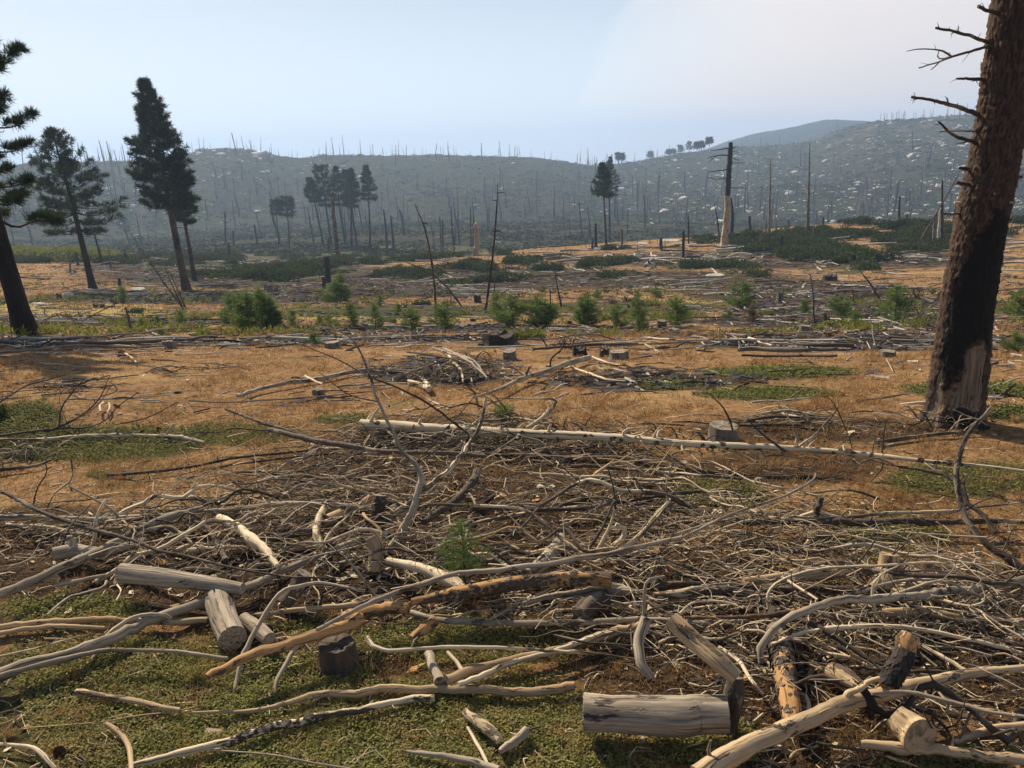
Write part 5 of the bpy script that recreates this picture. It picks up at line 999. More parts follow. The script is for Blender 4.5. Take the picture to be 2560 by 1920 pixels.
# ================================================================== SNAGS (dead standing trees)
def snag(fr, pts, w, mat, label, arms=(), group=None, name='dead_tree', cat='dead tree', rnd=0, parts=True, seed=0):
    """pts bottom to top in frame pixels, all at the distance of the foot"""
    s = FR[fr][2]; P0 = ground(*fx(fr, *pts[0]), -.05); d = proj(P0)[2][0]; Y = P0[1]; P = [P0]
    for x, y in pts[1:]:
        q = ray(*fx(fr, x, y)); P.append(q * (Y / q[1]))
    P = np.array(P); ww = widths(w, len(P)); R = np.maximum(ww / 2 / s * d / FPX, .012)
    g = np.random.default_rng(seed + 31); mb = MB()
    C, Rr = tube(mb, P, R, 9 if ww.max() > 10 else 6, 12 + len(P) * 5, 0, .09, seed, (True, True), wob=.1)[:2]
    e = empty(name, P0); tag(e, label, cat, group); mats = mat if isinstance(mat, tuple) else (mat,)
    if len(mats) == 2: # charred above (or below) a pale part
        zc = P[0][2] + (P[-1][2] - P[0][2]) * .5
        fc = np.concatenate(mb.V[:1])[mb.F[0]].mean(1)[:, 2] + g.normal(0, .25, len(mb.F[0])); mb.M[0] = (fc > zc).astype(int)
        if len(mb.M) > 2: mb.M[2][:] = 1
    mb.build('trunk', [M[m] for m in mats], parent=e, loc=P0)
    m3 = MB(); any_ = False
    for a in arms:
        apts, aw = a; xx, yy = fx(fr, *apts[0]); qx, qy, qd = proj(C); k = int(np.argmin(np.abs(qy - yy))); Q = [C[k]] + [ray(*fx(fr, x, y)) * qd[k] for x, y in apts[1:]]
        mm = MB(); cc, r2 = tube(mm, np.array(Q), np.maximum(widths(aw, len(Q)) / 2 / s * d / FPX, .008), 5, 10, 0, .1, k, (False, True), wob=.3)[:2]; stubs(mm, cc, r2, 4, g, .25)
        mm.build('branch', M[mats[-1]], parent=e, loc=P0)
    if rnd:
        for _ in range(rnd):
            k = g.integers(len(C) // 3, len(C) - 1); a = g.uniform(0, 6.28); l = (P[-1][2] - P[0][2]) * g.uniform(.03, .1); dv = np.array([math.cos(a), math.sin(a), g.uniform(-.3, .3)])
            tube(m3, np.array([C[k], C[k] + dv * l * .6, C[k] + dv * l + [0, 0, -.1 * l]]), np.array([.03, .02, .01]), 4, 4, 0, .1, k, (False, True))
        m3.build('limbs', M[mats[-1]], parent=e, loc=P0)['kind'] = 'stuff'
    return e
SN = [('3', [(1312, 870), (1325, 700), (1338, 500), (1347, 340), (1357, 196)], [46, 38, 32, 32, 24], ('tan', 'char'), 'tall broken-topped snag, pale below and charred with branches above', 
       [([(1336, 240), (1290, 240), (1225, 250)], [8, 6, 3]), ([(1332, 275), (1285, 278), (1250, 290), (1212, 325)], [9, 7, 6, 3]), ([(1285, 278), (1240, 285), (1205, 300)], [5, 3]), ([(1330, 362), (1270, 378), (1212, 386)], [8, 6, 3]), ([(1328, 425), (1270, 432), (1205, 418)], [8, 6, 3]), ([(1345, 225), (1405, 222)], [5, 3]), ([(1350, 258), (1410, 258)], [4, 2]), ([(1360, 300), (1410, 312)], [5, 3]), ([(1355, 332), (1450, 330)], [4, 2]), ([(1350, 488), (1390, 490), (1438, 488)], [6, 3])], 0),
      ('3', [(1298, 868), (1310, 730)], [26, 16], 'bleached', 'short white split slab standing against the foot of the tall snag', [], 0),
      ('3', [(1363, 790), (1366, 650), (1358, 550)], [26, 20, 9], 'char', 'charred slim snag close behind the tall branchy one', [], 4),
      ('3', [(1602, 782), (1608, 560), (1612, 300)], [20, 13, 4], 'snag', 'thin tapering grey snag right of the tall branchy one', [], 30), ('3', [(1848, 800), (1856, 560), (1864, 200)], [24, 15, 4], 'snag', 'tallest thin pole-like snag on the right hillside, blackened foot', [([(1858, 380), (1820, 370), (1770, 350)], [3, 2]), ([(1856, 500), (1830, 490), (1790, 490)], [3, 2])], 30),
      ('3', [(1481, 775), (1476, 670)], [22, 16], 'char', 'short black snag between the tall branchy one and the thin grey one', [], 0), ('3', [(1051, 938), (1051, 765)], [19, 17], 'char', 'black post-like snag standing in front of the pale boulders', [], 0), ('3', [(908, 886), (906, 806)], [22, 19], 'char', 'short black snag at the boulder on the knoll', [], 0),
      ('3', [(1611, 915), (1606, 850), (1603, 782)], [10, 6], 'char', 'thin black stick on the brushy knoll', [], 3), ('3', [(1680, 902), (1683, 800)], [24, 20], 'char', 'stout short black snag in the brush on the knoll', [], 0), ('3', [(488, 886), (487, 716)], [24, 14], 'char', 'black snag just left of the twin pines', [], 3),
      ('3', [(466, 888), (467, 810)], [15, 12], 'char', 'shorter black stub left of the twin pines', [], 0), ('3', [(1712, 768), (1713, 735)], [18, 16], 'snag', 'short grey stub on the knoll skyline', [], 0), ('3', [(1280, 802), (1270, 700), (1250, 590)], [13, 9, 5], 'char', 'leaning thin black snag left of the tall branchy one', [], 5),
      ('3', [(806, 745), (800, 532)], [16, 8], 'char', 'slim black snag on the slope above the boulders', [], 6), ('3', [(655, 856), (657, 756)], [13, 10], 'char', 'thin black stub right of the twin pines', [], 0), ('3', [(1905, 726), (1906, 626)], [16, 12], 'snag', 'broken snag right of the tallest thin pole', [], 3), ('3', [(1948, 726), (1949, 680)], [14, 12], 'char', 'short stub on the right skyline of the knoll', [], 0),
      ('3', [(826, 982), (826, 955)], [14, 12], 'char', 'tiny black stub on the orange slope', [], 0), ('3', [(1898, 1352), (1885, 1200), (1868, 1040)], [13, 11, 6], 'snag', 'thin dead barkless stick standing in the meadow at right', [([(1868, 1050), (1860, 1045), (1850, 1040)], [4, 2])], 9), ('3', [(1934, 866), (1948, 790)], [9, 6], 'char', 'thin leaning stub on the brushy knoll', [], 0),
      ('3', [(268, 1256), (240, 1120), (222, 990)], [14, 8, 3], 'char', 'thin dead sapling leaning left in the middle meadow', [], 6), ('3', [(2020, 962), (2030, 850)], [7, 4], 'snag', 'thin grey twiggy stick at the right of the knoll', [], 6),
      ('2', [(465, 1055), (458, 960), (455, 880)], [42, 36, 32], 'char', 'stout black burnt snag with a square top, left of centre', [], 0), ('2', [(440, 1088), (434, 1010)], [26, 18], 'char', 'small black snag leaning beside the stout black one', [], 0),
      ('2', [(530, 922), (515, 760), (498, 600), (493, 462)], [34, 28, 22, 14], 'bark', 'tall brown snag with peeling bark before the central pine clump', [([(515, 690), (485, 700), (460, 690)], [5, 3]), ([(495, 630), (480, 615)], [12, 8])], 12), ('2', [(256, 980), (252, 942)], [16, 14], 'char', 'tiny black stub left of the stout black snag', [], 0),
      ('2', [(1416, 872), (1418, 760), (1412, 660)], [36, 31, 26], 'tan', 'thick pale brown broken snag with a drooping dead limb', [([(1405, 685), (1360, 700), (1310, 725)], [7, 4, 2]), ([(1405, 735), (1360, 745)], [4, 2])], 3),
      ('2', [(843, 862), (835, 700), (820, 576)], [17, 13, 8], 'char', 'slim black snag right of the central pine clump', [], 2), ('2', [(888, 842), (866, 612)], [17, 9], 'char', 'second slim black snag right of the central pine clump', [], 3), ('2', [(950, 742), (940, 640), (923, 576)], [18, 11], 'char', 'third black snag right of the clump, on the far slope', [], 3),
      ('2', [(1196, 864), (1180, 620)], [22, 11], 'snag', 'split dark snag left of the thick pale brown one', [], 5), ('2', [(1206, 862), (1198, 640)], [12, 6], 'char', 'thin black snag touching the split dark one', [], 3), ('2', [(1157, 842), (1122, 672)], [12, 7], 'snag', 'thin leaning grey snag left of the split dark one', [], 3), ('2', [(470, 850), (466, 766)], [22, 18], 'char', 'black stub behind the peeling brown snag', [], 0),
      ('2', [(1276, 882), (1270, 762)], [9, 6], 'char', 'thin black stick right of the split dark snag', [], 2),
      ('2', [(1160, 1302), (1150, 1100), (1128, 900), (1085, 700), (1020, 540)], [16, 14, 12, 9, 3], 'dark', 'tall thin burnt sapling bowing left over the middle meadow', [], 7), ('2', [(1474, 1248), (1500, 1050), (1530, 800), (1548, 560), (1556, 400)], [17, 14, 12, 9, 3], 'char', 'tall thin burnt sapling leaning right over the middle meadow', [], 8),
      ('2', [(1328, 1206), (1240, 1090), (1140, 1000), (960, 910), (700, 830)], [11, 10, 8, 5, 2], 'dark', 'thin burnt sapling bent far over to the left', [], 6), ('2', [(1893, 1262), (1891, 1090)], [10, 8], 'char', 'thin black upright stick behind the saplings, centre right', [], 0), ('2', [(1520, 1182), (1535, 1050), (1545, 920)], [9, 6, 3], 'dark', 'thin short leaning stick beside the tall right-leaning one', [], 4),
      ('4', [(415, 812), (416, 760), (418, 708)], [10, 8, 5], 'char', 'thin black snag beside the pale dome boulder', [], 2), ('4', [(443, 810), (444, 776)], [9, 8], 'char', 'black stub on the pale dome boulder', [], 0), ('4', [(540, 878), (548, 772)], [16, 12], 'snag', 'grey snag stub, left of the three left of the big trunk', [], 0),
      ('4', [(559, 882), (566, 752)], [16, 11], 'bleached', 'palest snag stub, middle of the three left of the big trunk', [([(566, 775), (600, 773), (625, 770)], [6, 4])], 0), ('4', [(570, 882), (571, 650)], [12, 6], 'char', 'darker taller snag, right of the three left of the big trunk', [], 3), ('4', [(478, 890), (550, 770), (636, 618)], [7, 6, 3], 'dark', 'long thin pole leaning up against the big trunk', [], 2),
      ('4', [(355, 1096), (315, 1030), (272, 975)], [7, 6, 3], 'dark', 'thin dead sapling leaning left in the meadow near the big trunk', [], 2), ('4', [(784, 962), (785, 880)], [14, 10], 'char', 'dark stub just right of the big trunk', [], 0),
      ('1', [(860, 1442), (760, 1310), (680, 1190), (600, 1075)], [9, 7, 4, 2], 'dark', 'thin dead sapling leaning far left, longest of the leaning cluster', [], 5), ('1', [(853, 1432), (800, 1330), (738, 1170)], [7, 5, 2], 'dark', 'thin dead sapling leaning left, shorter of the leaning cluster', [], 5), ('1', [(858, 1425), (825, 1350), (785, 1260)], [9, 7, 3], 'dark', 'shortest leaning dead sapling of the cluster below the tallest pine', [], 5),
      ('1', [(606, 1535), (594, 1470), (578, 1415)], [15, 12, 9], 'bark', 'broken reddish snag standing in the yellow grass at left', [([(594, 1470), (575, 1455)], [6, 4])], 0), ('1', [(553, 1327), (549, 1280)], [17, 12], 'char', 'short black stub left of the grey rock', [], 0), ('1', [(360, 1224), (352, 1162)], [12, 8], 'char', 'small dark stub left of the second pine', [], 0),
      ('1', [(590, 1214), (575, 1160)], [13, 9], 'char', 'dark stub right of the second pine', [], 0), ('1', [(475, 1224), (455, 1150), (436, 1080)], [14, 10, 7], 'char', 'burnt leaning snag right of the second pine trunk', [], 0), ('1', [(512, 1242), (500, 1140)], [10, 5], 'snag', 'thin pale snag behind the second pine', [], 3), ('1', [(325, 1262), (318, 1150)], [10, 5], 'snag', 'thin twiggy grey snag left of the second pine', [], 6),
      ('1', [(1187, 1138), (1172, 1034)], [10, 7], 'char', 'black snag on the shrub flat left of the small pine pair', [], 0), ('1', [(1078, 1142), (1074, 1064)], [9, 7], 'char', 'left black snag on the shrub flat behind the tallest pine', [], 0), ('1', [(1062, 1190), (1050, 1116)], [12, 10], 'char', 'short double black stub on the shrub flat', [], 0), ('1', [(535, 840), (490, 650)], [10, 3], 'snag', 'tall hazy snag leaning left on the left ridge', [], 6), ('1', [(492, 800), (455, 645)], [9, 3], 'snag', 'second tall hazy leaning snag on the left ridge', [], 6), ('1', [(577, 905), (525, 690)], [8, 3], 'snag', 'third hazy leaning snag against the left slope', [], 5)]
for k, a in enumerate(SN): snag(a[0], a[1], a[2], a[3], a[4], a[5], rnd=a[6], seed=k)

# ---- hillside snags: individuals sharing a few meshes
def far_snag_mesh(k):
    g = np.random.default_rng(k + 500); mb = MB(); n = 6; zz = np.linspace(0, 1, n); top = [.15, .25, .45, .15, .7, .2][k % 6]
    P = np.stack([.02 * np.sin(zz * 3 + k), .02 * np.cos(zz * 2 + k), zz], -1); tube(mb, P, .019 * (1 - zz * (1 - top)), 5, None, 0, .1, k)
    for _ in range([14, 4, 2, 20, 0, 9][k % 6]):
        z = g.uniform(.3, .97); a = g.uniform(0, 6.28); l = g.uniform(.03, .1) * (1.1 - z * .6); d = np.array([math.cos(a), math.sin(a), g.uniform(-.3, .5)])
        tube(mb, np.array([[0, 0, z], [d[0] * l, d[1] * l, z + d[2] * l]]), np.array([.004, .002]), 3, None, 0, 0, 1, (False, False))
    return mb
FSN = [far_snag_mesh(k) for k in range(6)]
FSM = [[FSN[k].build('hillside_snag', M[m], link=False) for m in ('snag', 'char')] for k in range(6)]
def place_random_ground(pyr, pxr, n, rmin=0, rmax=1e9, pw=None):
    out = []; t = 0
    while len(out) < n and t < n * 12:
        t += 1; x = rng.uniform(*pxr); y = rng.uniform(*pyr)
        if pw and rng.uniform() > pw(x, y): continue
        P = ground(x, y); r = math.hypot(P[0], P[1])
        if rmin < r < rmax and abs(P[2] - zat(P[0], P[1])) < 3: out.append((x, y, P))
    return out
def ridge_y(x): return float(np.interp(x, RXC, RYC))
SZ = []
for (x, y, P) in place_random_ground((545, 640), (500, 2560), 95, 100, 330, lambda x, y: .3 + .7 * float(vnoise(np.array(x / 90.), np.array(y / 20.), 9))):
    SZ.append((P, rng.uniform(1.2, 4.5), x, y))
for (x, y, P) in place_random_ground((385, 620), (0, 2560), 1350, 170, 1000, lambda x, y: .35 + .65 * (560 > y > 470) + .3 * (y > ridge_y(x) and y < ridge_y(x) + 25)):
    r = math.hypot(P[0], P[1]); h = rng.uniform(4, 13) if r < 400 else rng.uniform(6, 16)
    if rng.uniform() < .35: h *= .4
    SZ.append((P, h, x, y))
for xx in list(rng.uniform(0, 2560, 120)) + list(rng.uniform(160, 330, 10)) + list(rng.uniform(1440, 1560, 22)) + list(rng.uniform(2180, 2420, 26)) + list(rng.uniform(600, 780, 14)):  # along the skyline
    P = ground(xx, ridge_y(xx) + rng.uniform(3, 12)); SZ.append((P, rng.uniform(4, 12), xx, ridge_y(xx)))
for (x, y, hh) in [(859, 386, 17), (998, 389, 14), (1252, 392, 15), (1274, 392, 13), (1204, 393, 10), (654, 382, 13), (1469, 412, 17)]:
    SZ.append((ground(x, y + 3), hh, x, y))
SZ = [s for s in SZ if visible(s[0], s[1] * .5, .0) and (s[3] < ridge_y(s[2]) + 14 or rng.uniform() < .25 + 1.5 * float(vnoise(np.array(s[2] / 60.), np.array(s[3] / 22.), 7)) ** 2)]
SZ.sort(key=lambda s: -s[1] / np.linalg.norm(s[0]))
def region_label(x, y):
    if y < ridge_y(x) + 14: return ('left' if x < 460 else 'rocky knob' if x < 760 else 'middle' if x < 1500 else 'right')
    return None
extra = MB()
LANDS = [(230, 'behind the second pine'), (430, 'behind the tallest pine'), (700, 'behind the small pine pair'), (860, 'behind the central pine clump'), (1080, 'right of the central clump'), (1300, 'left of the twin pines'), (1540, 'behind the twin pines'), (1820, 'behind the tall branchy snag'), (2020, 'behind the tallest thin pole'), (2300, 'left of the big trunk')]
for k, (P, h, x, y) in enumerate(SZ):
    tl = rng.normal(0, .05, 2)
    if k < 300:
        o = bpy.data.objects.new('dead_tree', FSM[k % 6][int(rng.uniform() < .75)]); COL.objects.link(o)
        o.location = P - np.array([0, 0, .3]); wsc = h * rng.uniform(1.2, 2.2) * (1.6 if h < 4 else 1); o.scale = (wsc, wsc, h); o.rotation_euler = (tl[0], tl[1], rng.uniform(0, 6.28))
        rg = region_label(x, y)
        if rg: lb = {'left': 'hazy bare snag standing on the left skyline', 'rocky knob': 'hazy bare snag near the rocky knob on the skyline', 'middle': 'hazy bare snag on the middle skyline', 'right': 'hazy bare snag on the bouldery right skyline'}[rg]
        else:
            band = 'low valley flat' if y > 540 else 'hillside foot' if y > 480 else 'upper hillside'
            lb = ('short burnt stub' if h < 4.6 else 'burnt bare snag') + ' on the %s, %s' % (band, min(LANDS, key=lambda a: abs(a[0] - x))[1])
        tag(o, lb, 'dead tree', lb.replace('snag', 'snags').replace('a ', ''))
    else:
        m = FSN[k % 6]; ca = math.cos(k); sa = math.sin(k); V = np.concatenate(m.V) * [h * 1.5, h * 1.5, h]; V = V @ np.array([[ca, sa, 0], [-sa, ca, 0], [0, 0, 1]]); V[:, 0] += V[:, 2] * tl[0]
        off = 0
        for v, f, gg in zip(m.V, m.F, m.G): extra.add(V[off:off + len(v)] + P - [0, 0, .3], f - off if False else f - off, gg); off += len(v)
if extra.n: tag(extra.build('hillside_dead_trees', M['snag']), 'hazy mass of thin bare snags spread over the far burned hillsides', 'dead trees', kind='stuff')

# ================================================================== SAPLINGS
def sapling_mesh(seed, needle=.055, w=.007, per=26, whorls=7, wide=.42):
    wide *= 1.0 + .25 * (seed % 3 == 1)
    g = np.random.default_rng(seed); tr, ne = MB(), MB(); P = np.array([[0, 0, 0], [.01, 0, .5], [0, .01, 1.0]])
    tube(tr, P, np.array([.022, .014, .005]), 6, 8, 0, .1, seed); CP, CD = [], []
    for k in range(whorls):
        z = .1 + .86 * k / whorls; l0 = wide * (1 - z * .82) * g.uniform(.8, 1.15)
        for b in range(g.integers(4, 7)):
            a = g.uniform(0, 6.28); d = np.array([math.cos(a), math.sin(a), 0]); l = l0 * g.uniform(.6, 1.15); p = np.array([0, 0, z]); q = np.array([p, p + d * l * .5 + [0, 0, l * .12], p + d * l + [0, 0, l * .45]])
            C = tube(tr, q, np.array([.008, .006, .003]), 4, 6, 0, .1, int(g.integers(1e6)), (False, False))[0]
            for s in np.linspace(.2, 1, max(3, int(l / .045))):
                c = C[min(int(s * 5.99), 5)] + g.normal(0, .012, 3); CP.append(c); CD.append((d + [0, 0, .9]) / 1.35)
                if g.uniform() < .3: sd = np.cross(d, [0, 0, 1]) * g.choice([-1, 1]); CP.append(c + sd * g.uniform(.04, .11)); CD.append(sd + d)
    for s in np.linspace(.85, 1.03, 6): CP.append(np.array([0, 0, s])); CD.append(np.array([0, 0, 1.0]))
    CD = np.array(CD); CD /= np.linalg.norm(CD, axis=1, keepdims=True)
    needles(ne, np.array(CP), CD, per, needle * 1.6, w, g)
    return tr, ne
SAPN = [sapling_mesh(k, per=9, w=.018, needle=.085, wide=[.36, .48, .42, .55][k]) for k in range(4)]
SAPT = [a.build('trunk', M['dark'], link=False) for a, b in SAPN]
SAPC = [[b.build('crown', M[m], link=False, smooth=False) for m in ('sapling', 'saplingb', 'ybrush')] for a, b in SAPN]
SAP = [('1', 1080, 1502, 130, 0), ('1', 1122, 1526, 150, 0), ('1', 1150, 1528, 158, 0), ('1', 1212, 1524, 168, 0), ('1', 1256, 1520, 135, 0), ('1', 840, 1502, 62, 0), ('1', 732, 1512, 52, 0), ('1', 660, 1522, 50, 0), ('1', 572, 1402, 70, 0), ('1', 930, 1535, 50, 0), ('1', 1600 - 30, 1400, 120, 0),
       ('2', 60, 1352, 190, 0), ('2', 130, 1352, 140, 0), ('2', 240, 1332, 100, 0), ('2', 382, 1455, 92, 3), ('2', 415, 1342, 80, 0), ('2', 622, 1332, 140, 0), ('2', 770, 1352, 150, 0), ('2', 1002, 1352, 120, 3), ('2', 1220, 1362, 170, 3), ('2', 1552, 1292, 160, 0), ('2', 1655, 1332, 182, 1), ('2', 1800, 1332, 172, 1),
       ('2', 1872, 1332, 150, 1), ('2', 2110, 1332, 150, 3), ('2', 520, 1182, 122, 1), ('2', 800, 1202, 70, 0), ('2', 470, 1320, 60, 1), ('2', 920, 1270, 80, 0), ('3', 440, 1384, 175, 3), ('3', 630, 1392, 135, 1), ('3', 762, 1424, 205, 0), ('3', 1010, 1388, 175, 3), ('3', 1430, 1262, 150, 1), ('3', 755, 1212, 60, 0), ('3', 872, 1198, 62, 1),
       ('3', 1500, 1368, 105, 13), ('3', 1830, 1312, 90, 0), ('3', 2045, 1322, 125, 1), ('3', 2150, 1372, 75, 0), ('3', 150, 1162, 42, 1), ('3', 420, 1250, 75, 13), ('3', 500, 1210, 60, 1), ('3', 1340, 1330, 50, 1), ('4', 395, 1166, 116, 3), ('4', 838, 1152, 92, 3), ('4', 830, 1275, 70, 1), ('4', 68, 1142, 52, 0), ('4', 255, 1160, 36, 1)]
SAP.sort(key=lambda a: fx(a[0], a[1], a[2])[0])
for k, (fr, x, y, h, v) in enumerate(SAP):
    P = ground(*fx(fr, x, y), -.03); d = proj(P)[2][0]; H = h / FR[fr][2] * d / FPX * 1.15; vv = v % 10
    e = empty('pine_sapling', P); e.rotation_euler = (rng.normal(0, .03), rng.normal(0, .03), rng.uniform(0, 6.28)); e.scale = (H * rng.uniform(1.05, 1.35),) * 2 + (H,)
    big = 'tall ' if h / FR[fr][2] > 65 else 'very small ' if h / FR[fr][2] < 28 else 'small '
    tag(e, big + ('browning ' if v > 9 else 'green ') + ('bushy ' if vv == 3 else '') + 'pine sapling in the meadow belt, %s counted from the left' % ORD[k], 'sapling', 'young pine saplings across the middle meadow')
    a = bpy.data.objects.new('trunk', SAPT[vv]); b = bpy.data.objects.new('crown', SAPC[vv][1 if v > 9 else 0])
    for o in (a, b): COL.objects.link(o); o.parent = e
# the sapling growing up through the pile in front
tr, ne = sapling_mesh(77, needle=.062, w=.0042, per=22, whorls=7, wide=.44)
P = ground(*fx('B', 890, 560), 0); d = proj(P)[2][0]; H = 410 / 2.458 * d / FPX * 1.12
e = empty('pine_sapling', P); e.scale = (H * 1.05, H * 1.05, H); tag(e, 'single green pine sapling growing up through the foreground slash pile', 'sapling')
tr.build('trunk', M['dark'], parent=e); ne.build('crown', M['sapling'], parent=e, smooth=False)

# ================================================================== SHRUBS
def shrub_mesh(seed, n=900, leaf=.10, flat=.42):
    g = np.random.default_rng(seed); c = g.normal(0, 1, (16, 3)) * [.42, .42, .12]; c[:, 2] = np.abs(c[:, 2]) * .6; rad = g.uniform(.25, .5, 16)
    i = g.integers(0, 16, n); d = g.normal(0, 1, (n, 3)); d /= np.linalg.norm(d, axis=1, keepdims=True); d[:, 2] = np.abs(d[:, 2]) * .9
    P = c[i] + d * (rad[i] * g.uniform(.75, 1.05, n))[:, None] * [1, 1, flat * 1.6]; P[:, 2] = np.maximum(P[:, 2], .01)
    mb = MB(); needles(mb, P, d, 2, leaf * 1.3, leaf * .8, g, .9); return mb
SHM = {m: [shrub_mesh(s, leaf=.095).build('shrub', M[m], link=False, smooth=False) for s in range(5)] for m in ('brush', 'ybrush')}
BR = [b for b in BRUSH]
areas = np.array([b[3] / FR[b[0]][2] * b[4] / FR[b[0]][2] for b in BR]); areas = areas / areas.sum()
LAND2 = [(230, 'by the second pine'), (430, 'behind the tallest pine'), (640, 'near small stubs'), (830, 'by the stout black snag'), (1080, 'left of the pale broken snag'), (1250, 'right of the pale broken snag'), (1500, 'by the pale dome boulder'), (1700, 'by the black post'), (1810, 'at the tall branchy snag'), (1950, 'by the stout short snag'), (2020, 'at the tallest thin pole'), (2150, 'by the white dome boulder'), (2300, 'by the three grey stubs'), (2500, 'right of the big trunk')]
cnt = 0
for _ in range(1400):
    if cnt >= 290: break
    b = BR[rng.choice(len(BR), p=areas)]; a = rng.uniform(0, 6.28); q = math.sqrt(rng.uniform()); x, y = fx(b[0], b[1] + math.cos(a) * q * b[3], b[2] + math.sin(a) * q * b[4])
    P = ground(x, y, -.05); r = math.hypot(P[0], P[1])
    if r > 190 or r < 55 or fbm(np.array(P[0] / 7), np.array(P[1] / 7), 71) < -.12: continue
    cnt += 1; o = bpy.data.objects.new('low_shrub', SHM['brush'][cnt % 5]); COL.objects.link(o); o.location = P; sc = rng.uniform(1.1, 2.3); o.scale = (sc * 1.2, sc, sc * rng.uniform(1.0, 1.5)); o.rotation_euler = (0, 0, rng.uniform(0, 6.28))
    zn = 'on the brushy knoll at the right' if x > 1780 else 'on the orange rise right of centre' if x > 1480 else 'on the dark brushy bank in the middle' if x > 900 else 'on the shrubby flat left of centre'
    zn = zn.replace('the orange rise', 'the rise').replace('the dark brushy bank in the middle', 'the brushy bank').replace('the brushy knoll at the right', 'the right knoll').replace('the shrubby flat left of centre', 'the shrubby flat'); zn += ', ' + min(LAND2, key=lambda a: abs(a[0] - x))[1]; szw = 'small' if sc < 1.5 else 'medium' if sc < 1.9 else 'large'; tag(o, szw + ' low dark shrub ' + zn, 'shrub', szw + ' low dark shrubs ' + zn)
for fr, x, y, w, h, m, lb in [('2', 1740, 1415, 225, 105, 'ybrush', 'yellow-green bush beside the wide black burnt-out stump'), ('2', 1330, 1262, 120, 50, 'ybrush', 'low yellow-green bush between saplings, centre'), ('2', 860, 1300, 90, 45, 'ybrush', 'small yellow-green bush left of centre'), ('3', 830, 1250, 130, 50, 'ybrush', 'yellow-green bush behind the tallest sapling'),
                              ('1', 620, 1445, 75, 32, 'brush', 'dark small bush in front of the grey rock at left'), ('4', 800, 1500, 150, 34, 'brush', 'low green bush right of the big trunk foot'), ('2', 1060, 1192, 130, 45, 'brush', 'low dark green bush behind the sapling row, centre'), ('3', 1600, 1310, 90, 45, 'ybrush', 'small yellow-green bush by the browning sapling'), ('2', 480, 1330, 120, 50, 'ybrush', 'yellow-green bush by the saplings at left of centre'), ('D', -25, 640, 130, 150, 'brush', 'dark green bush cut off by the left edge')]:
    P = ground(*fx(fr, x, y), -.03); d = proj(P)[2][0]; Wd = w / FR[fr][2] * d / FPX; Hh = h / FR[fr][2] * d / FPX
    o = bpy.data.objects.new('bush', SHM[m][int(x) % 5]); COL.objects.link(o); o.location = P; o.scale = (Wd / 1.7, Wd / 1.9, Hh / .55); tag(o, lb, 'bush')
bm_ = MB(); SB = [shrub_mesh(70 + k, n=170, leaf=.17) for k in range(4)]; nn = 0
for _ in range(3000):
    if nn >= 130: break
    b = BR[rng.choice(len(BR), p=areas)]; a = rng.uniform(0, 6.28); q = math.sqrt(rng.uniform()); x, y = fx(b[0], b[1] + math.cos(a) * q * b[3], b[2] + math.sin(a) * q * b[4])
    P = ground(x, y, -.05); r = math.hypot(P[0], P[1])
    if r > 260 or r < 60 or fbm(np.array(P[0] / 7), np.array(P[1] / 7), 71) < -.02: continue
    nn += 1; sc = rng.uniform(.8, 1.9); m = SB[nn % 4]; ca, sa = math.cos(a), math.sin(a); bm_.add((m.V[0] * sc * [1.2, 1, .8]) @ np.array([[ca, sa, 0], [-sa, ca, 0], [0, 0, 1]]) + P, m.F[0])
tag(bm_.build('brush_thicket', M['brush'], smooth=False), 'unbroken low green brush filling in between the separate shrubs', 'brush', kind='stuff')
# leafy weed behind the bleached tree
g = np.random.default_rng(5); mb = MB(); P0 = ground(*fx('E', 1700, 665)); n = 60; base = g.normal(0, .06, (n, 3)) * [1, 1, 0]; dd = g.normal(0, .35, (n, 3)); dd[:, 2] = 1; dd /= np.linalg.norm(dd, axis=1, keepdims=True)
CP = np.concatenate([base + dd * t for t in np.linspace(.03, .24, 8)]); needles(mb, CP, np.tile(dd, (8, 1)), 3, .06, .010, g)
o = mb.build('weed', M['sapling'], smooth=False); o.location = P0; tag(o, 'tuft of green weed with yellow tips behind the bleached fallen tree', 'weed')

# hillside brush: one mass
def hillside_brush():
    n = 15000; px = rng.uniform(-150, 2710, n * 2); r = np.exp(rng.uniform(math.log(190), math.log(980), n * 2)); th = np.arctan2(*(np.array([M3 @ np.array([(x - 1280) / FPX, .2, -1]) for x in px]).T[:2]))
    x = r * np.sin(th); y = r * np.cos(th); keep = fbm(x / 25, y / 25, 4) + .25 * rng.normal(0, 1, len(x)) > -.05; x, y, r = x[keep][:n], y[keep][:n], r[keep][:n]; z = zarr(x, y); n = len(x)
    m = 13; P = np.repeat(np.stack([x, y, z], -1), m, 0); sc = np.repeat(rng.uniform(.7, 1.8, n) * (.8 + r / 900), m)[:, None]; d = rng.normal(0, 1, (len(P), 3)); d /= np.linalg.norm(d, axis=1, keepdims=True); d[:, 2] = np.abs(d[:, 2])
    c = P + d * sc * [1, 1, .45]; a = rng.normal(0, 1, c.shape); a /= np.linalg.norm(a, axis=1, keepdims=True); b = np.cross(d, a); s = sc * .36
    V = np.stack([c - a * s * [1, 1, .6], c + b * s * .8, c + a * s * [1, 1, .6]], 1).reshape(-1, 3); mb = MB(); mb.add(V, np.arange(len(V)).reshape(-1, 3))
    tag(mb.build('hillside_brush', M['farbrush'], smooth=False), 'dense low grey-green brush covering the far hillsides', 'brush', kind='stuff')
hillside_brush()

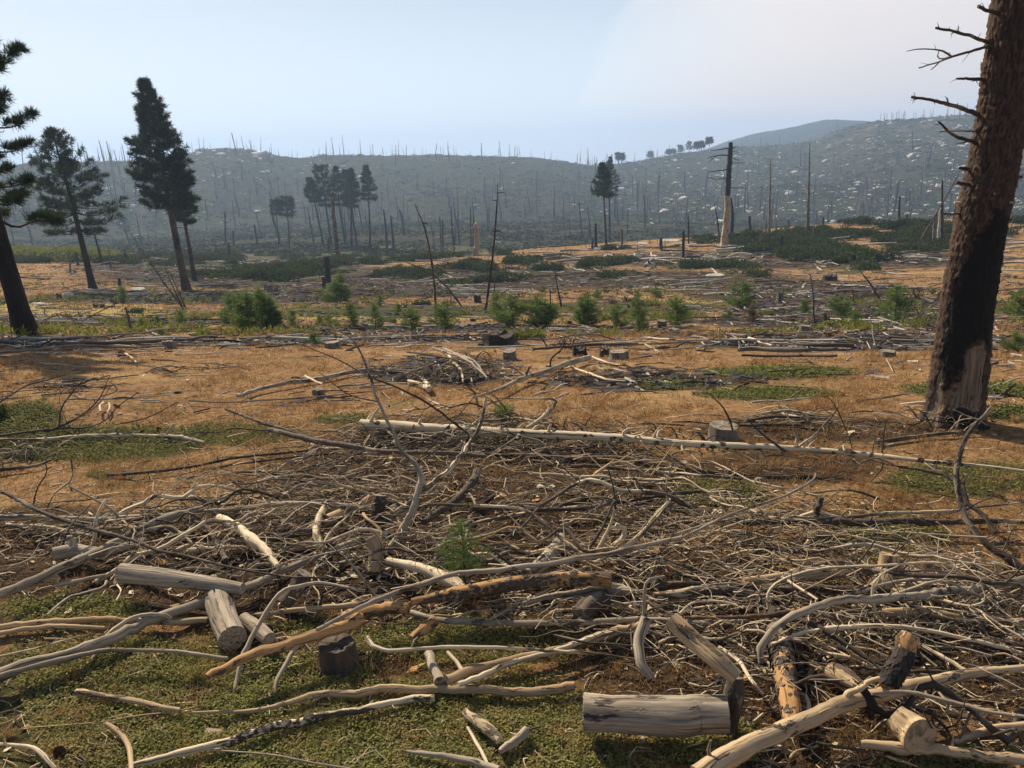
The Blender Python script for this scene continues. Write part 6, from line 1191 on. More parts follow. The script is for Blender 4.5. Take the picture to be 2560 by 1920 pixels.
# ================================================================== BOULDERS
def boulder_mesh(seed, sub=2, flat=.55):
    import bmesh
    bm = bmesh.new(); bmesh.ops.create_icosphere(bm, subdivisions=sub, radius=1); g = np.random.default_rng(seed); V = np.array([v.co[:] for v in bm.verts]); F = np.array([[v.index for v in f.verts] for f in bm.faces]); bm.free()
    for _ in range(7):
        d = g.normal(0, 1, 3); d /= np.linalg.norm(d); t = g.uniform(.55, .85); k = V @ d; V = V - np.maximum(k - t, 0)[:, None] * d
    V *= 1 + .05 * g.normal(0, 1, (len(V), 1)); V[:, 2] *= flat; return V, F
BM = []
for k in range(5):
    V, F = boulder_mesh(k, 2); mb = MB(); mb.add(V, F); BM.append(mb.build('boulder', M['rock'], link=False, smooth=False))
for fr, x, y, w, h, lb in [('3', 555, 882, 155, 40, 'pale dome boulder at the foot of the twin pines'), ('3', 780, 850, 82, 24, 'small rounded boulder between the pale dome and the larger one'), ('3', 955, 836, 140, 42, 'large pale boulder with a smaller one on its right, knoll skyline'), ('3', 1190, 816, 88, 20, 'flat pale rock slab left of the tall branchy snag'),
                         ('3', 1255, 1056, 128, 32, 'flat pale rock in the brush below the tall branchy snag'), ('3', 572, 924, 66, 18, 'small white rock in orange grass below the twin pines'), ('4', 413, 808, 78, 26, 'white dome boulder on the skyline of the right knoll'), ('1', 630, 1340, 72, 34, 'grey rounded rock between the second and tallest pines'),
                         ('1', 312, 1362, 66, 26, 'pale low rock in front of the second pine'), ('1', 178, 1404, 62, 20, 'flat brown rock on the yellow grass at left'), ('2', 2195, 838, 50, 40, 'edge of pale boulder behind the black stub, right of centre')]:
    P = ground(*fx(fr, x, y), 0); d = proj(P)[2][0]; Wd = w / FR[fr][2] * d / FPX; Hh = h / FR[fr][2] * d / FPX
    o = bpy.data.objects.new('boulder', BM[int(x) % 5]); COL.objects.link(o); o.location = P - np.array([0, 0, .15 * Hh]); o.scale = (Wd / 1.75, Wd / 2.4, Hh * 1.75); o.rotation_euler = (0, 0, rng.uniform(-.3, .3)); tag(o, lb, 'rock')
BL = []
def bw(x, y):
    d = y - ridge_y(x)
    if 470 < x < 680 and d < 26: return .9
    k = .03 + .97 * sst(1450, 1850, x) * (y < 560) + .5 * (d < 40) * (400 < x < 900) + .2 * (x < 700) * (430 < y < 560) + .5 * (1450 < x < 2000) * (450 < y < 530)
    return min(1, (0 if y > 575 else 1) * float(k) * (.06 + 2.4 * float(vnoise(np.array(x / 60.), np.array(y / 20.), 3)) ** 2.2))
for (x, y, P) in place_random_ground((290, 600), (0, 2560), 1300, 200, 1000, bw):
    s = rng.lognormal(0, .5) * .72 * (.7 + math.hypot(P[0], P[1]) / 1400); BL.append((P, s * (1.7 if y < ridge_y(x) + 26 and 470 < x < 680 else 1), x, y))
BL.sort(key=lambda b: -b[1] / np.linalg.norm(b[0])); mb = MB(); LOWB = [boulder_mesh(50 + k, 1) for k in range(4)]
for k, (P, s, x, y) in enumerate(BL):
    if k < 300:
        o = bpy.data.objects.new('boulder', BM[k % 5]); COL.objects.link(o); o.location = P; o.scale = (s * 1.25, s, s * rng.uniform(.9, 1.5)); o.rotation_euler = (rng.normal(0, .15), rng.normal(0, .15), rng.uniform(0, 6.28))
        zn = 'right ridge crest' if x > 1900 and y < 400 else 'right hillside' if x > 1500 else 'middle hillside' if x > 860 else 'rocky knob skyline' if y < 430 else 'left hillside'
        tag(o, 'pale granite boulder among brush on the ' + zn, 'boulder', 'pale granite boulders on the ' + zn)
    else:
        V, F = LOWB[k % 4]; a = k * 1.3; Rz = np.array([[math.cos(a), math.sin(a), 0], [-math.sin(a), math.cos(a), 0], [0, 0, 1]]); mb.add((V * [s * 1.25, s, s * 1.1]) @ Rz + P, F)
tag(mb.build('hillside_rocks', M['rock'], smooth=False), 'countless small pale rocks scattered over the far hillsides', 'rocks', kind='stuff')

# ================================================================== FALLEN LOGS ACROSS THE MIDDLE DISTANCE
def log_mesh(k):
    g = np.random.default_rng(k + 80); mb = MB(); n = 5; t = np.linspace(-.5, .5, n); P = np.stack([t, .02 * np.sin(t * 4 + k), .012 * g.normal(0, 1, n)], -1)
    C, Rr = tube(mb, P, np.linspace(.014, .008, n) * (1 + .0 * t), 7, 12, 0, .08, k)[:2]
    for _ in range([0, 3, 6, 2, 10][k % 5]):
        i = g.integers(1, 11); a = g.uniform(0, 6.28); l = g.uniform(.02, .07); tube(mb, np.array([C[i], C[i] + [l * .5, math.cos(a) * l, abs(math.sin(a)) * l]]), np.array([.004, .002]), 4, None, 0, 0, 1, (False, True))
    return mb
LAND = [(70, 'by the left edge pine'), (230, 'near the second pine'), (430, 'below the tallest pine'), (640, 'near the sapling cluster'), (850, 'below the stout black snag'), (1080, 'near the left-bowing burnt sapling'), (1250, 'near the right-leaning burnt sapling'), (1500, 'below the twin pines'), (1800, 'below the tall branchy snag'), (2010, 'below the tallest thin pole snag'), (2250, 'left of the big trunk'), (2500, 'right of the big trunk')]
def near_word(x, y): return min(LAND, key=lambda a: abs(a[0] - x))[1]
LM = {m: [log_mesh(k).build('fallen_log', M[m], link=False) for k in range(5)] for m in ('farwhite', 'fargrey', 'fardark', 'char')}
LG = []
def lw(x, y):
    d = zone_px(x, y); return d
def zone_px(x, y):
    v = ell(np.array([x]), np.array([y]), DUFF, .5)[0]; return min(1, .35 + .6 * v)
def add_logs(n, xr, yr, ln, rd, far=False):
    for (x, y, P) in place_random_ground(yr, xr, n, 12, 420, zone_px):
        d = proj(P)[2][0]; L_ = rng.uniform(*ln) * (1 if not far else 1); a = rng.normal(0, .5) + (math.pi / 2 if rng.uniform() < .16 else 0); th = math.atan2(P[0], P[1])
        dx = np.array([math.cos(th + a), -math.sin(th + a)]) if False else np.array([math.cos(a - th), math.sin(a - th)]); LG.append((P, L_, rng.uniform(*rd), dx, x, y, d))
add_logs(360, (-60, 2620), (630, 740), (1.0, 6.0), (.025, .075)); add_logs(330, (-60, 2620), (740, 870), (.7, 4.0), (.010, .036)); add_logs(90, (-60, 2620), (870, 1010), (.4, 1.6), (.008, .02)); add_logs(260, (300, 2560), (560, 660), (2.0, 8.0), (.06, .14), True)
LG.sort(key=lambda l: -(l[1] * l[2]) / l[6] ** 2); mb = MB(); LOWL = [log_mesh(k) for k in range(5)]
for k, (P, L_, rad, dx, x, y, d) in enumerate(LG):
    a = P[:2] - dx * L_ / 2; b = P[:2] + dx * L_ / 2; za = zat(*a) + rad * .8; zb = zat(*b) + rad * .8
    if rng.uniform() < .25: zb += rng.uniform(.02, .14) * L_ ** .7
    c = np.array([*(a + b) / 2, (za + zb) / 2]); v = Vector((b[0] - a[0], b[1] - a[1], zb - za)); q = v.to_track_quat('X', 'Z'); sw = rad / .012
    u = rng.uniform(); m = 'farwhite' if u < .52 else 'fargrey' if u < .8 else 'fardark' if u < .95 else 'char'
    if k < 300:
        o = bpy.data.objects.new('fallen_log', LM[m][k % 5]); COL.objects.link(o); o.location = c; o.rotation_mode = 'QUATERNION'; o.rotation_quaternion = q; o.scale = (v.length, sw, sw)
        colr = {'farwhite': 'bleached white', 'fargrey': 'old grey', 'fardark': 'dark brown', 'char': 'charred black'}[m]; bd = 'far shrubby flat' if y < 640 else 'littered far slope' if y < 740 else 'sapling belt' if y < 870 else 'dry grass'
        sd_ = 'left' if x < 850 else 'middle' if x < 1700 else 'right'
        ctx = near_word(x, y); tag(o, '%s %s fallen log %s, on the %s' % ('long' if L_ > 4 else 'short', colr, ctx, bd), 'log', '%s %s fallen logs %s, on the %s' % ('long' if L_ > 4 else 'short', colr, ctx, bd))
    else:
        Mx = np.array(q.to_matrix()); s = LOWL[k % 5]; off = 0
        for vv, ff, gg in zip(s.V, s.F, s.G): mb.add((vv * [v.length, sw, sw]) @ Mx.T + c, ff - off, gg, {'farwhite': 0, 'fargrey': 1, 'fardark': 2, 'char': 2}[m]); off += len(vv)
if mb.n: tag(mb.build('scattered_logs', [M['farwhite'], M['fargrey'], M['fardark']]), 'thin scattered logs and poles littering the ground past the nearest ones', 'logs', kind='stuff')

# ================================================================== SLASH PILE FILL
def stick_mesh(k):
    g = np.random.default_rng(k + 300); mb = MB(); n = 10; t = np.linspace(0, 1, n); bend = g.uniform(-.12, .12) * (2.6 if k % 4 == 0 else 1); b2 = g.uniform(0, .14)
    P = np.stack([t - .5, bend * (t ** 2 - t) * 2 + .022 * g.normal(0, 1, n), b2 * np.sin(t * 3.14) + .015 * g.normal(0, 1, n)], -1)
    C, Rr = tube(mb, P, np.linspace(.010, .003, n), 6, 22, 0, .1, k, wob=.2)[:2]
    for _ in range(8 + k % 6):
        i = g.integers(3, 20); a = g.uniform(0, 6.28); l = g.uniform(.03, .22); d = np.array([.7, math.cos(a) * .7, math.sin(a) * .7]); e = d + g.normal(0, .5, 3)
        tube(mb, np.array([C[i], C[i] + d * l * .5, C[i] + d * l * .5 + e * l * .5]), np.array([.0035, .0025, .0012]), 4, 6, 0, .1, i, (False, True), wob=.3)
    return mb
STK = [stick_mesh(k) for k in range(16)]
SMM = {m: [s.build('fallen_branch', M[m], link=False) for s in STK] for m in ('grey', 'half', 'dark', 'bleached', 'tan')}
PILE = [(1150, 1120, 430, 62, 1.7), (1120, 1180, 560, 90, 1.0), (1250, 1330, 900, 130, 1.2), (560, 1330, 520, 110, 1.0), (1900, 1500, 620, 170, 1.1), (2150, 1600, 520, 220, .6), (1350, 1110, 420, 60, .8), (760, 1250, 420, 90, .8), (1100, 1480, 520, 90, .7), (2020, 1080, 300, 40, .5), (250, 1400, 350, 90, .6), (980, 960, 120, 30, .35), (300, 1120, 320, 60, .25), (2300, 1330, 300, 90, .35), (1750, 1280, 400, 90, .7)]
pw_ = np.array([p[2] * p[3] * p[4] for p in PILE]); pw_ /= pw_.sum()
def pile_pt():
    p = PILE[rng.choice(len(PILE), p=pw_)]; a = rng.uniform(0, 6.28); q = math.sqrt(rng.uniform()); return p[0] + math.cos(a) * q * p[2], p[1] + math.sin(a) * q * p[3]
LF0 = [(250, 'behind the long dark crossing branch'), (700, 'by the jutting barky log'), (1000, 'behind the forked branch'), (1250, 'under the bleached fallen tree'), (1600, 'right of the upright dark branch, back of pile'), (1950, 'between the big stump and the fallen trunk'), (2350, 'by the tall dark bowed branch')]
LF1 = [(150, 'near the left end of the grey barkless log'), (450, 'above the grey cracked log'), (700, 'by the bleached knothole log'), (920, 'around the charred post'), (1150, 'behind the foreground sapling'), (1450, 'by the upright dark branch'), (1750, 'below the dark barky fallen trunk'), (2050, 'by the pale brown cut log'), (2350, 'by the pale leaning stump')]
LF2 = [(150, 'beside the long dark grey log'), (500, 'by the standing sawn round'), (850, 'by the orange stripped log'), (1150, 'below the orange-topped log'), (1400, 'left of the big sawn log'), (1700, 'above the big sawn log'), (1950, 'around the flaking bark log'), (2200, 'by the slanting blackened post'), (2450, 'at the right edge near the tan log')]
for k in range(300):
    x, y = pile_pt(); P = ground(x, y); d = proj(P)[2][0]; L_ = rng.uniform(.5, 2.0); a = rng.normal(0, .42) if rng.uniform() < .8 else rng.uniform(0, 3.14); th = math.atan2(P[0], P[1])
    u = rng.uniform(); m = 'grey' if u < .2 else 'half' if u < .42 else 'dark' if u < .72 else 'bleached' if u < .87 else 'tan'
    thick = min(2.4 if y > 1250 else 1.5, .8 * rng.lognormal(0, .6)); kk = k % 16 if thick < 1.1 or k % 4 else (k + 1) % 16
    o = bpy.data.objects.new('fallen_branch', SMM[m][kk]); COL.objects.link(o); z = zat(P[0], P[1]) + rng.uniform(.01, .22) * (1 if y < 1500 else .4)
    o.location = (P[0], P[1], z); o.scale = (L_ * rng.choice([-1, 1]), L_ * thick ** .5 if False else max(.6, L_ * .8) * thick, max(.6, L_ * .8) * thick)
    o.rotation_euler = (rng.uniform(-1.2, 1.2), rng.normal(0, .10), a - th)
    colr = {'grey': 'grey', 'half': 'half-barked', 'dark': 'dark barky', 'bleached': 'bleached', 'tan': 'tan'}[m]; cr = 'curved' if kk % 4 == 0 else 'crooked' if k % 2 else 'twiggy'
    zn = 'at the back of the pile' if y < 1200 else 'in the heart of the pile' if y < 1420 else 'at the near side of the pile'; sd_ = 'left' if x < 850 else 'middle' if x < 1700 else 'right'
    lm = (LF0 if y < 1200 else LF1 if y < 1420 else LF2); lw_ = min(lm, key=lambda a: abs(a[0] - x))[1]; szn = 'thick' if thick > 1.2 else 'long thin' if L_ > 1.2 else 'short thin'
    tag(o, '%s %s %s branch %s' % (szn, cr, colr, lw_), 'branch', '%s %s %s branches %s' % (szn, cr, colr, lw_))
# twigs and splinters: too many to count
def twigs(n, rmin, rmax, seed, pile=True):
    g = np.random.default_rng(seed); mbs = MB()
    for k in range(n):
        if pile: x, y = pile_pt(); x += g.normal(0, 60); y += g.normal(0, 25)
        else: x = g.uniform(-100, 2660); y = g.uniform(870, 1980)
        if y < 900 or y > 2050: continue
        P = ground(x, y); d = proj(P)[2][0]; L_ = g.uniform(.06, .5) if pile else g.uniform(.04, .25); a = g.uniform(0, 6.28) if g.uniform() < .5 else g.normal(0, .5)
        lift = g.uniform(.01, .24) if pile else .015; dv = np.array([math.cos(a), math.sin(a), g.normal(0, .25) if pile else g.normal(0, .06)]); sdv = np.array([-dv[1], dv[0], .3]) * g.normal(0, .18) * L_; c = P + [0, 0, lift]
        Q = np.array([c - dv * L_ / 2, c - dv * L_ * .15 + sdv * .8, c + dv * L_ * .2 + sdv, c + dv * L_ / 2 + sdv * .1]); r = g.uniform(.0012, .0045) * (1 + d / 14)
        tube(mbs, Q, np.array([r, r, r * .8, r * .5]), 3, None, int(g.integers(0, 4)), 0, int(g.integers(1e6)), (False, False))
    return mbs
tag(twigs(3000, 3, 20, 1).build('twig_litter', [M['half'], M['dark'], M['grey'], M['bleached']]), 'tangle of fine broken twigs filling the foreground slash pile', 'twigs', kind='stuff')
tag(twigs(2600, 3, 20, 2, False).build('meadow_litter', [M['grey'], M['dark'], M['tan'], M['bleached']]), 'small twigs and splinters lying all over the near meadow', 'twigs', kind='stuff')
def chips():
    g = np.random.default_rng(8); mbs = MB()
    for k in range(4200):
        if k % 3: x, y = pile_pt()
        else: x, y = g.uniform(-50, 2610), g.uniform(880, 1950)
        if y < 870: continue
        P = ground(x, y, .012); s = g.lognormal(-.2, .5) * .022 * (1 + math.hypot(P[0], P[1]) / 25); a = g.uniform(0, 6.28); u = np.array([math.cos(a), math.sin(a), g.normal(0, .3)]) * s; v = np.array([-math.sin(a), math.cos(a), g.normal(0, .3)]) * s * g.uniform(.3, .7)
        mbs.add([P - u - v * .7, P + u * .9 - v, P + u * 1.1 + v * .4, P + v, P - u * .8 + v * .8], [[0, 1, 2, 3], ], None, int(g.choice([0, 1, 1, 2])))
    return mbs
tag(chips().build('bark_chips', [M['bleached'], M['dark'], M['orange']], smooth=False), 'bark chips and wood splinters scattered on the ground', 'bark chips', kind='stuff')

def heap(fr, pts, w, n, h, mat, label, seed):
    """dead brush lying along a line: arching thin limbs springing from it"""
    g = np.random.default_rng(seed); Q = [ground(*fx(fr, x, y)) for x, y in pts]; P0 = Q[0]; d = proj(P0)[2][0]; sc = d / FPX / FR[fr][2]; mb = MB(); W_ = w * sc; Hh = h * sc
    for _ in range(n):
        t = g.uniform(0, len(Q) - 1); i = min(int(t), len(Q) - 2); c = Q[i] + (Q[i + 1] - Q[i]) * (t - i) + [g.normal(0, .1), g.normal(0, .18), g.uniform(0, Hh * .35)]; a = g.normal(0, .7) + (math.pi if g.uniform() < .5 else 0)
        L_ = W_ * g.uniform(.25, 1); dv = np.array([math.cos(a), math.sin(a) * .8, 0]); up = Hh * g.uniform(.2, 1.1); r0 = g.uniform(.002, .008) * (1 + d / 15)
        P = np.array([c, c + dv * L_ * .3 + [0, 0, up * .8], c + dv * L_ * .65 + [0, 0, up], c + dv * L_ + [0, 0, up * g.uniform(.0, 1.0)]]) + g.normal(0, .02, (4, 3)) * L_
        tube(mb, P, np.array([r0, r0 * .9, r0 * .6, r0 * .3]), 4, 9, int(g.integers(0, 3)), .1, int(g.integers(1e6)), (False, True), wob=.3)
    e = empty('dead_brush_heap', P0); tag(e, label, 'brush heap'); o = mb.build('dead_limbs', [M[m] for m in mat], parent=e, loc=P0); o['kind'] = 'stuff'
heap('E', [(1150, 400), (1350, 370), (1530, 350)], 420, 75, 130, ('dark', 'grey', 'half'), 'tangled dead brush heap arching over dry grass in the middle distance', 1)
heap('E', [(800, 350), (1000, 345), (1180, 350)], 300, 60, 28, ('dark', 'grey', 'half'), 'low flat spread of dead twigs left of the arching brush heap', 2)
heap('E', [(820, 780), (1200, 800), (1700, 800)], 500, 130, 110, ('dark', 'dark', 'half'), 'dense dark tangle of dead boughs under the bleached fallen tree', 3)
heap('F', [(100, 850), (600, 860), (1100, 880)], 450, 95, 80, ('dark', 'dark', 'half'), 'dark twiggy tangle right of the forked branch below the bleached tree', 4)
heap('G', [(420, 290), (650, 275), (900, 260)], 330, 70, 45, ('dark', 'grey', 'half'), 'low heap of dark dead boughs left of the big trunk', 5)
heap('D', [(100, 440), (450, 440), (750, 435)], 260, 45, 22, ('dark', 'grey', 'dark'), 'thin scatter of dead twigs in dry grass behind the bare dead limb', 6)
heap('D', [(960, 345), (1200, 325), (1550, 310)], 300, 36, 26, ('dark', 'grey', 'fargrey'), 'low line of grey dead branches on the open dry grass, left', 7)
heap('F', [(400, 180), (520, 170), (600, 190)], 140, 22, 70, ('dark', 'char', 'dark'), 'small upright black snarl of limbs by the broken black stump', 8)
heap('F', [(930, 320), (1100, 318), (1400, 330)], 260, 26, 14, ('dark', 'grey', 'dark'), 'thin line of dark twigs right of the bleached bent stick', 9)
heap('4', [(440, 1150), (480, 1165), (520, 1170)], 90, 26, 60, ('grey', 'grey', 'dark'), 'grey wiry dead bush just left of the big trunk', 10)
heap('G', [(1500, 320), (1700, 330), (1900, 330)], 260, 26, 120, ('half', 'dark', 'grey'), 'wiry dead twigs at the foot of the big trunk', 11)
heap('D', [(-30, 900), (150, 890), (350, 850)], 260, 40, 60, ('half', 'dark', 'grey'), 'thin pale twigs tangled on green ground at the left edge', 12)
def debris():
    g = np.random.default_rng(17); mb = MB(); n = 24000; th = np.radians(g.uniform(-35, 35, n)); r = np.exp(g.uniform(math.log(13), math.log(150), n)); x, y = r * np.sin(th), r * np.cos(th); zn = zone_at(x, y)
    k = (zn[:, 1] * 1.2 + .22 * fbm(x / 3, y / 3, 12) + .3 * (zn[:, 2] > .4) > g.uniform(.1, .95, n)); x, y, r = x[k], y[k], r[k]; n = len(x); z = zarr(x, y); a = g.normal(0, .8, n); L_ = g.lognormal(-.1, .6, n) * .16 * (1 + r / 22); rad = g.uniform(.005, .016, n) * (1 + r / 45)
    dv = np.stack([np.cos(a), np.sin(a), g.normal(0, .1, n)], -1); c = np.stack([x, y, z + rad + g.uniform(0, .05, n)], -1); s = np.cross(dv, [0, 0, 1.0]); s /= np.linalg.norm(s, axis=1, keepdims=True); u = np.cross(s, dv); R3 = rad[:, None]
    ring = [u * R3, (-u * .5 + s * .87) * R3, (-u * .5 - s * .87) * R3]; V = np.stack([c - dv * L_[:, None] / 2 + q for q in ring] + [c + dv * L_[:, None] / 2 + q for q in ring], 1)
    cls = g.choice(4, n, p=[.40, .2, .28, .12])
    for m in range(4):
        q = V[cls == m]; i = np.arange(len(q))[:, None, None] * 6; mb.add(q.reshape(-1, 3), (i + np.array([[0, 1, 4, 3], [1, 2, 5, 4], [2, 0, 3, 5]])).reshape(-1, 4), None, m)
    tag(mb.build('meadow_debris', [M['farwhite'], M['fargrey'], M['fardark'], M['char']], smooth=False), 'broken sticks, bark and charred bits littering the middle distance', 'debris', kind='stuff')
debris()
def tufts(name, n, r0, r1, seed, mat, ln, wd, cond, label):
    g = np.random.default_rng(seed); th = np.radians(g.uniform(-36, 36, n)); r = np.exp(g.uniform(math.log(r0), math.log(r1), n)); x, y = r * np.sin(th), r * np.cos(th); zn = zone_at(x, y); k = cond(zn, x, y, g); x, y, r = x[k], y[k], r[k]; z = zarr(x, y)
    P = np.stack([x, y, z], -1); m = 5; P = np.repeat(P, m, 0); sc_ = np.repeat(g.uniform(.5, 1.3, len(x)) * (.6 + r / 60), m)[:, None]; P = P + g.normal(0, 1, P.shape) * sc_ * [.22, .22, .03] + [0, 0, .03]; mb = MB(); needles(mb, P, np.tile([0, 0, 1.0], (len(P), 1)), 5, ln, wd, g, .8)
    tag(mb.build(name, M[mat], smooth=False), label, 'plants', kind='stuff')
tufts('meadow_scrub', 5200, 26, 100, 21, 'ybrush', .26, .075, lambda z, x, y, g: fbm(x / 4, y / 4, 61) > g.uniform(.0, .8, len(x)), 'low olive and yellow-green plants dotted through the sapling belt')
tufts('dark_scrub', 2600, 40, 150, 22, 'brush', .34, .10, lambda z, x, y, g: (fbm(x / 7, y / 7, 62) + .5 * z[:, 2] > g.uniform(.1, .9, len(x))), 'small dark scrub dotted over the farther slope')
mb = MB(); g = np.random.default_rng(33)
for k in range(70):
    P = ground(g.uniform(-60, 300), g.uniform(628, 655)); m_ = SB[k % 4]; sc = g.uniform(1.4, 3.4); mb.add(m_.V[0] * [sc * 1.2, sc, sc * 1.3] + P, m_.F[0])
tag(mb.build('willow_thicket', M['ybrush'], smooth=False), 'pale yellow-green thicket along the foot of the left valley', 'thicket', kind='stuff')

for k, (fr, x, y, w, h, lb) in enumerate([('3', 600, 1232, 60, 24, 'small dark root snarl behind the sapling row, right of centre'), ('3', 695, 1222, 60, 26, 'dark root snarl beside another at the back of the sapling row'), ('3', 1720, 1158, 60, 24, 'dark root snarl on the litter left of the leaning dead sapling'), ('2', 1240, 1190, 90, 20, 'flat dark snarl of roots by the bent-over burnt sapling'), ('2', 1730, 1180, 80, 22, 'dark snarl of roots right of the small round stump'), ('2', 110, 1110, 90, 34, 'dark root snarl left of the stout black snag'),
                                         ('1', 1240, 1335, 60, 26, 'dark root snarl below the stout black snag'), ('2', 1660, 960, 120, 20, 'reddish dark snarl of wood on the brushy bank'), ('3', 230, 950, 120, 24, 'brown heap of sticks on the rise left of the black post'), ('4', 500, 1055, 90, 16, 'heap of grey sticks left of the big trunk, far side')]):
    heap(fr, [(x - w / 3, y), (x, y), (x + w / 3, y)], w * .6, 26, h, ('char', 'dark', 'fardark') if k % 3 else ('fardark', 'grey', 'dark'), lb, 40 + k)
heap('F', [(0, 735), (700, 770), (1500, 810)], 260, 60, 90, ('dark', 'half', 'dark'), 'row of dead side boughs sprouting along the bleached fallen tree', 60)
heap('C', [(1500, 650), (1900, 620), (2200, 700)], 420, 46, 120, ('grey', 'half', 'bleached'), 'wiry pale twigs tangled at the right edge of the pile', 61)
# ================================================================== PINE CONE
def cone():
    P = ground(*fx('A', 362, 1545), .035); mb = MB(); g = np.random.default_rng(3); ax = np.array([.8, -.5, .25]); ax /= np.linalg.norm(ax); a1 = np.cross(ax, [0, 0, 1]); a1 /= np.linalg.norm(a1); a2 = np.cross(ax, a1)
    e = empty('pine_cone', P); tag(e, 'open brown pine cone on the ground near the bottom left corner', 'pine cone')
    core = MB(); tube(core, np.array([P - ax * .05, P + ax * .05]), np.array([.012, .006]), 6, 6); core.build('cone_core', M['dark'], parent=e, loc=P)
    for k in range(90):
        t = k / 90; rr_ = .036 * math.sin(math.pi * (.12 + .8 * t)); a = k * 2.39996; d = math.cos(a) * a1 + math.sin(a) * a2; c = P + ax * (.1 * t - .05); s = np.cross(ax, d) * .009; up = ax * .010
        mb.add([c, c + d * rr_ * .8 - s + up * .5, c + d * rr_ + up, c + d * rr_ * .8 + s + up * .5], [[0, 1, 2, 3]])
    o = mb.build('cone_scales', M['conescale'], parent=e, loc=P, smooth=False)
M['conescale'] = leafmat('cone_scales', (.07, .04, .025), (.15, .09, .055), 0)
cone()

# ================================================================== GRASS AND GROUND COVER
def scatter(n, r0, r1, seed):
    g = np.random.default_rng(seed); th = np.radians(g.uniform(-36, 36, n)); r = np.sqrt(g.uniform(r0 ** 2, r1 ** 2, n)) if r1 / r0 < 2.5 else np.exp(g.uniform(math.log(r0), math.log(r1), n)); x, y = r * np.sin(th), r * np.cos(th); z = zarr(x, y)
    return g, x, y, z, r
def leaves():
    g, x, y, z, r = scatter(330000, 3.1, 8.6, 5); zn = zone_at(x, y); k = (zn[:, 0] + .5 * fbm(x / .28, y / .28, 3) - zn[:, 1] * .35 > g.uniform(.15, .55, len(x))); x, y, z, r = x[k][:165000], y[k][:165000], z[k][:165000], r[k][:165000]; n = len(x)
    h = g.uniform(.004, .05, n) * (.7 + .6 * fbm(x / .15, y / .15, 8)); c = np.stack([x, y, z + np.abs(h)], -1); a = g.uniform(0, 6.28, n); u = np.stack([np.cos(a), np.sin(a), g.normal(.25, .45, n)], -1); w = np.stack([-np.sin(a), np.cos(a), g.normal(0, .35, n)], -1); s = (g.uniform(.006, .0125, n) * (1 + (r - 4) * .06))[:, None]
    V = np.stack([c - u * s, c + w * s * .6, c + u * s, c - w * s * .6], 1).reshape(-1, 3); mb = MB(); mb.add(V, np.arange(len(V)).reshape(-1, 4))
    tag(mb.build('leafy_ground_cover', M['cover'], smooth=False), 'low creeping green leafy ground cover across the foreground', 'ground cover', kind='stuff')
    g, x, y, z, r = scatter(220000, 8.6, 19, 6); zn = zone_at(x, y); k = zn[:, 0] + .4 * fbm(x / .5, y / .5, 3) > g.uniform(.3, .7, len(x)); x, y, z, r = x[k][:90000], y[k][:90000], z[k][:90000], r[k][:90000]; n = len(x)
    c = np.stack([x, y, z + g.uniform(.01, .06, n)], -1); a = g.uniform(0, 6.28, n); u = np.stack([np.cos(a), np.sin(a), g.normal(.3, .5, n)], -1); w = np.stack([-np.sin(a), np.cos(a), g.normal(0, .4, n)], -1); s = (g.uniform(.010, .018, n) * (r / 10))[:, None]
    V = np.stack([c - u * s, c + w * s * .6, c + u * s, c - w * s * .6], 1).reshape(-1, 3); mb = MB(); mb.add(V, np.arange(len(V)).reshape(-1, 4))
    tag(mb.build('meadow_clover', M['cover2'], smooth=False), 'patches of low green plants in the dry meadow', 'ground cover', kind='stuff')
leaves()
def blades(name, n, r0, r1, seed, hmin, hmax, wf, mat, fn, label, lay=.5, cat='grass'):
    g, x, y, z, r = scatter(n, r0, r1, seed); zn = zone_at(x, y); k = fn(zn, x, y, g); x, y, z, r = x[k], y[k], z[k], r[k]; n = len(x)
    if name == 'dry_grass':     # half of the blades gather in bunches
        q = g.uniform(0, 1, n) < .55; src = (np.arange(n) // 34) * 34; src = np.minimum(src, n - 1); rd_ = .03 * (1 + r[src] / 9)
        x = np.where(q, x[src] + g.normal(0, 1, n) * rd_, x); y = np.where(q, y[src] + g.normal(0, 1, n) * rd_, y); z = zarr(x, y); r = np.hypot(x, y)
        hb = np.where(q, 1.5, .8)
    else: hb = 1.0
    h = g.uniform(hmin, hmax, n) * hb * np.clip(.55 + .9 * fbm(x / (.3 + r * .03), y / (.3 + r * .03), seed), .15, 1.6); a = g.uniform(0, 6.28, n); b = g.normal(lay, .3, n); d = np.stack([np.cos(a) * b, np.sin(a) * b, np.ones(n)], -1)
    s = np.stack([-np.sin(a + 1), np.cos(a + 1), 0 * a], -1) * (wf * r)[:, None]; c = np.stack([x, y, z - .005], -1); m = c + d * (h * .55)[:, None]; t = c + d * h[:, None] * [1.35, 1.35, .9]
    V = np.stack([c - s, c + s, m + s * .7, t, m - s * .7], 1).reshape(-1, 3); i = np.arange(n)[:, None] * 5
    mb = MB(); mb.add(V, (i + [0, 1, 2, 4])); mb.F.append(i + [4, 2, 3]); mb.M.append(np.zeros(n, int))
    o = mb.build(name, M[mat], smooth=False); tag(o, label, cat, kind='stuff'); return o
blades('dry_grass', 230000, 3.2, 26, 9, .04, .13, .00045, 'grass', lambda z, x, y, g: (g.uniform(0, 1, len(x)) > z[:, 0] * .8 + z[:, 1] * .35) & (fbm(x / 1.3, y / 1.3, 30) > g.uniform(-.7, .35, len(x))), 'short dry orange-tan grass covering the near meadow', .6)
blades('far_dry_grass', 110000, 24, 130, 10, .10, .30, .00050, 'grass', lambda z, x, y, g: (g.uniform(0, 1, len(x)) > z[:, 0] * .6 + z[:, 1] * .8 + z[:, 2] * .8) & (fbm(x / 5, y / 5, 31) > g.uniform(-.6, .4, len(x))), 'dry tan grass over the farther meadow', .4)
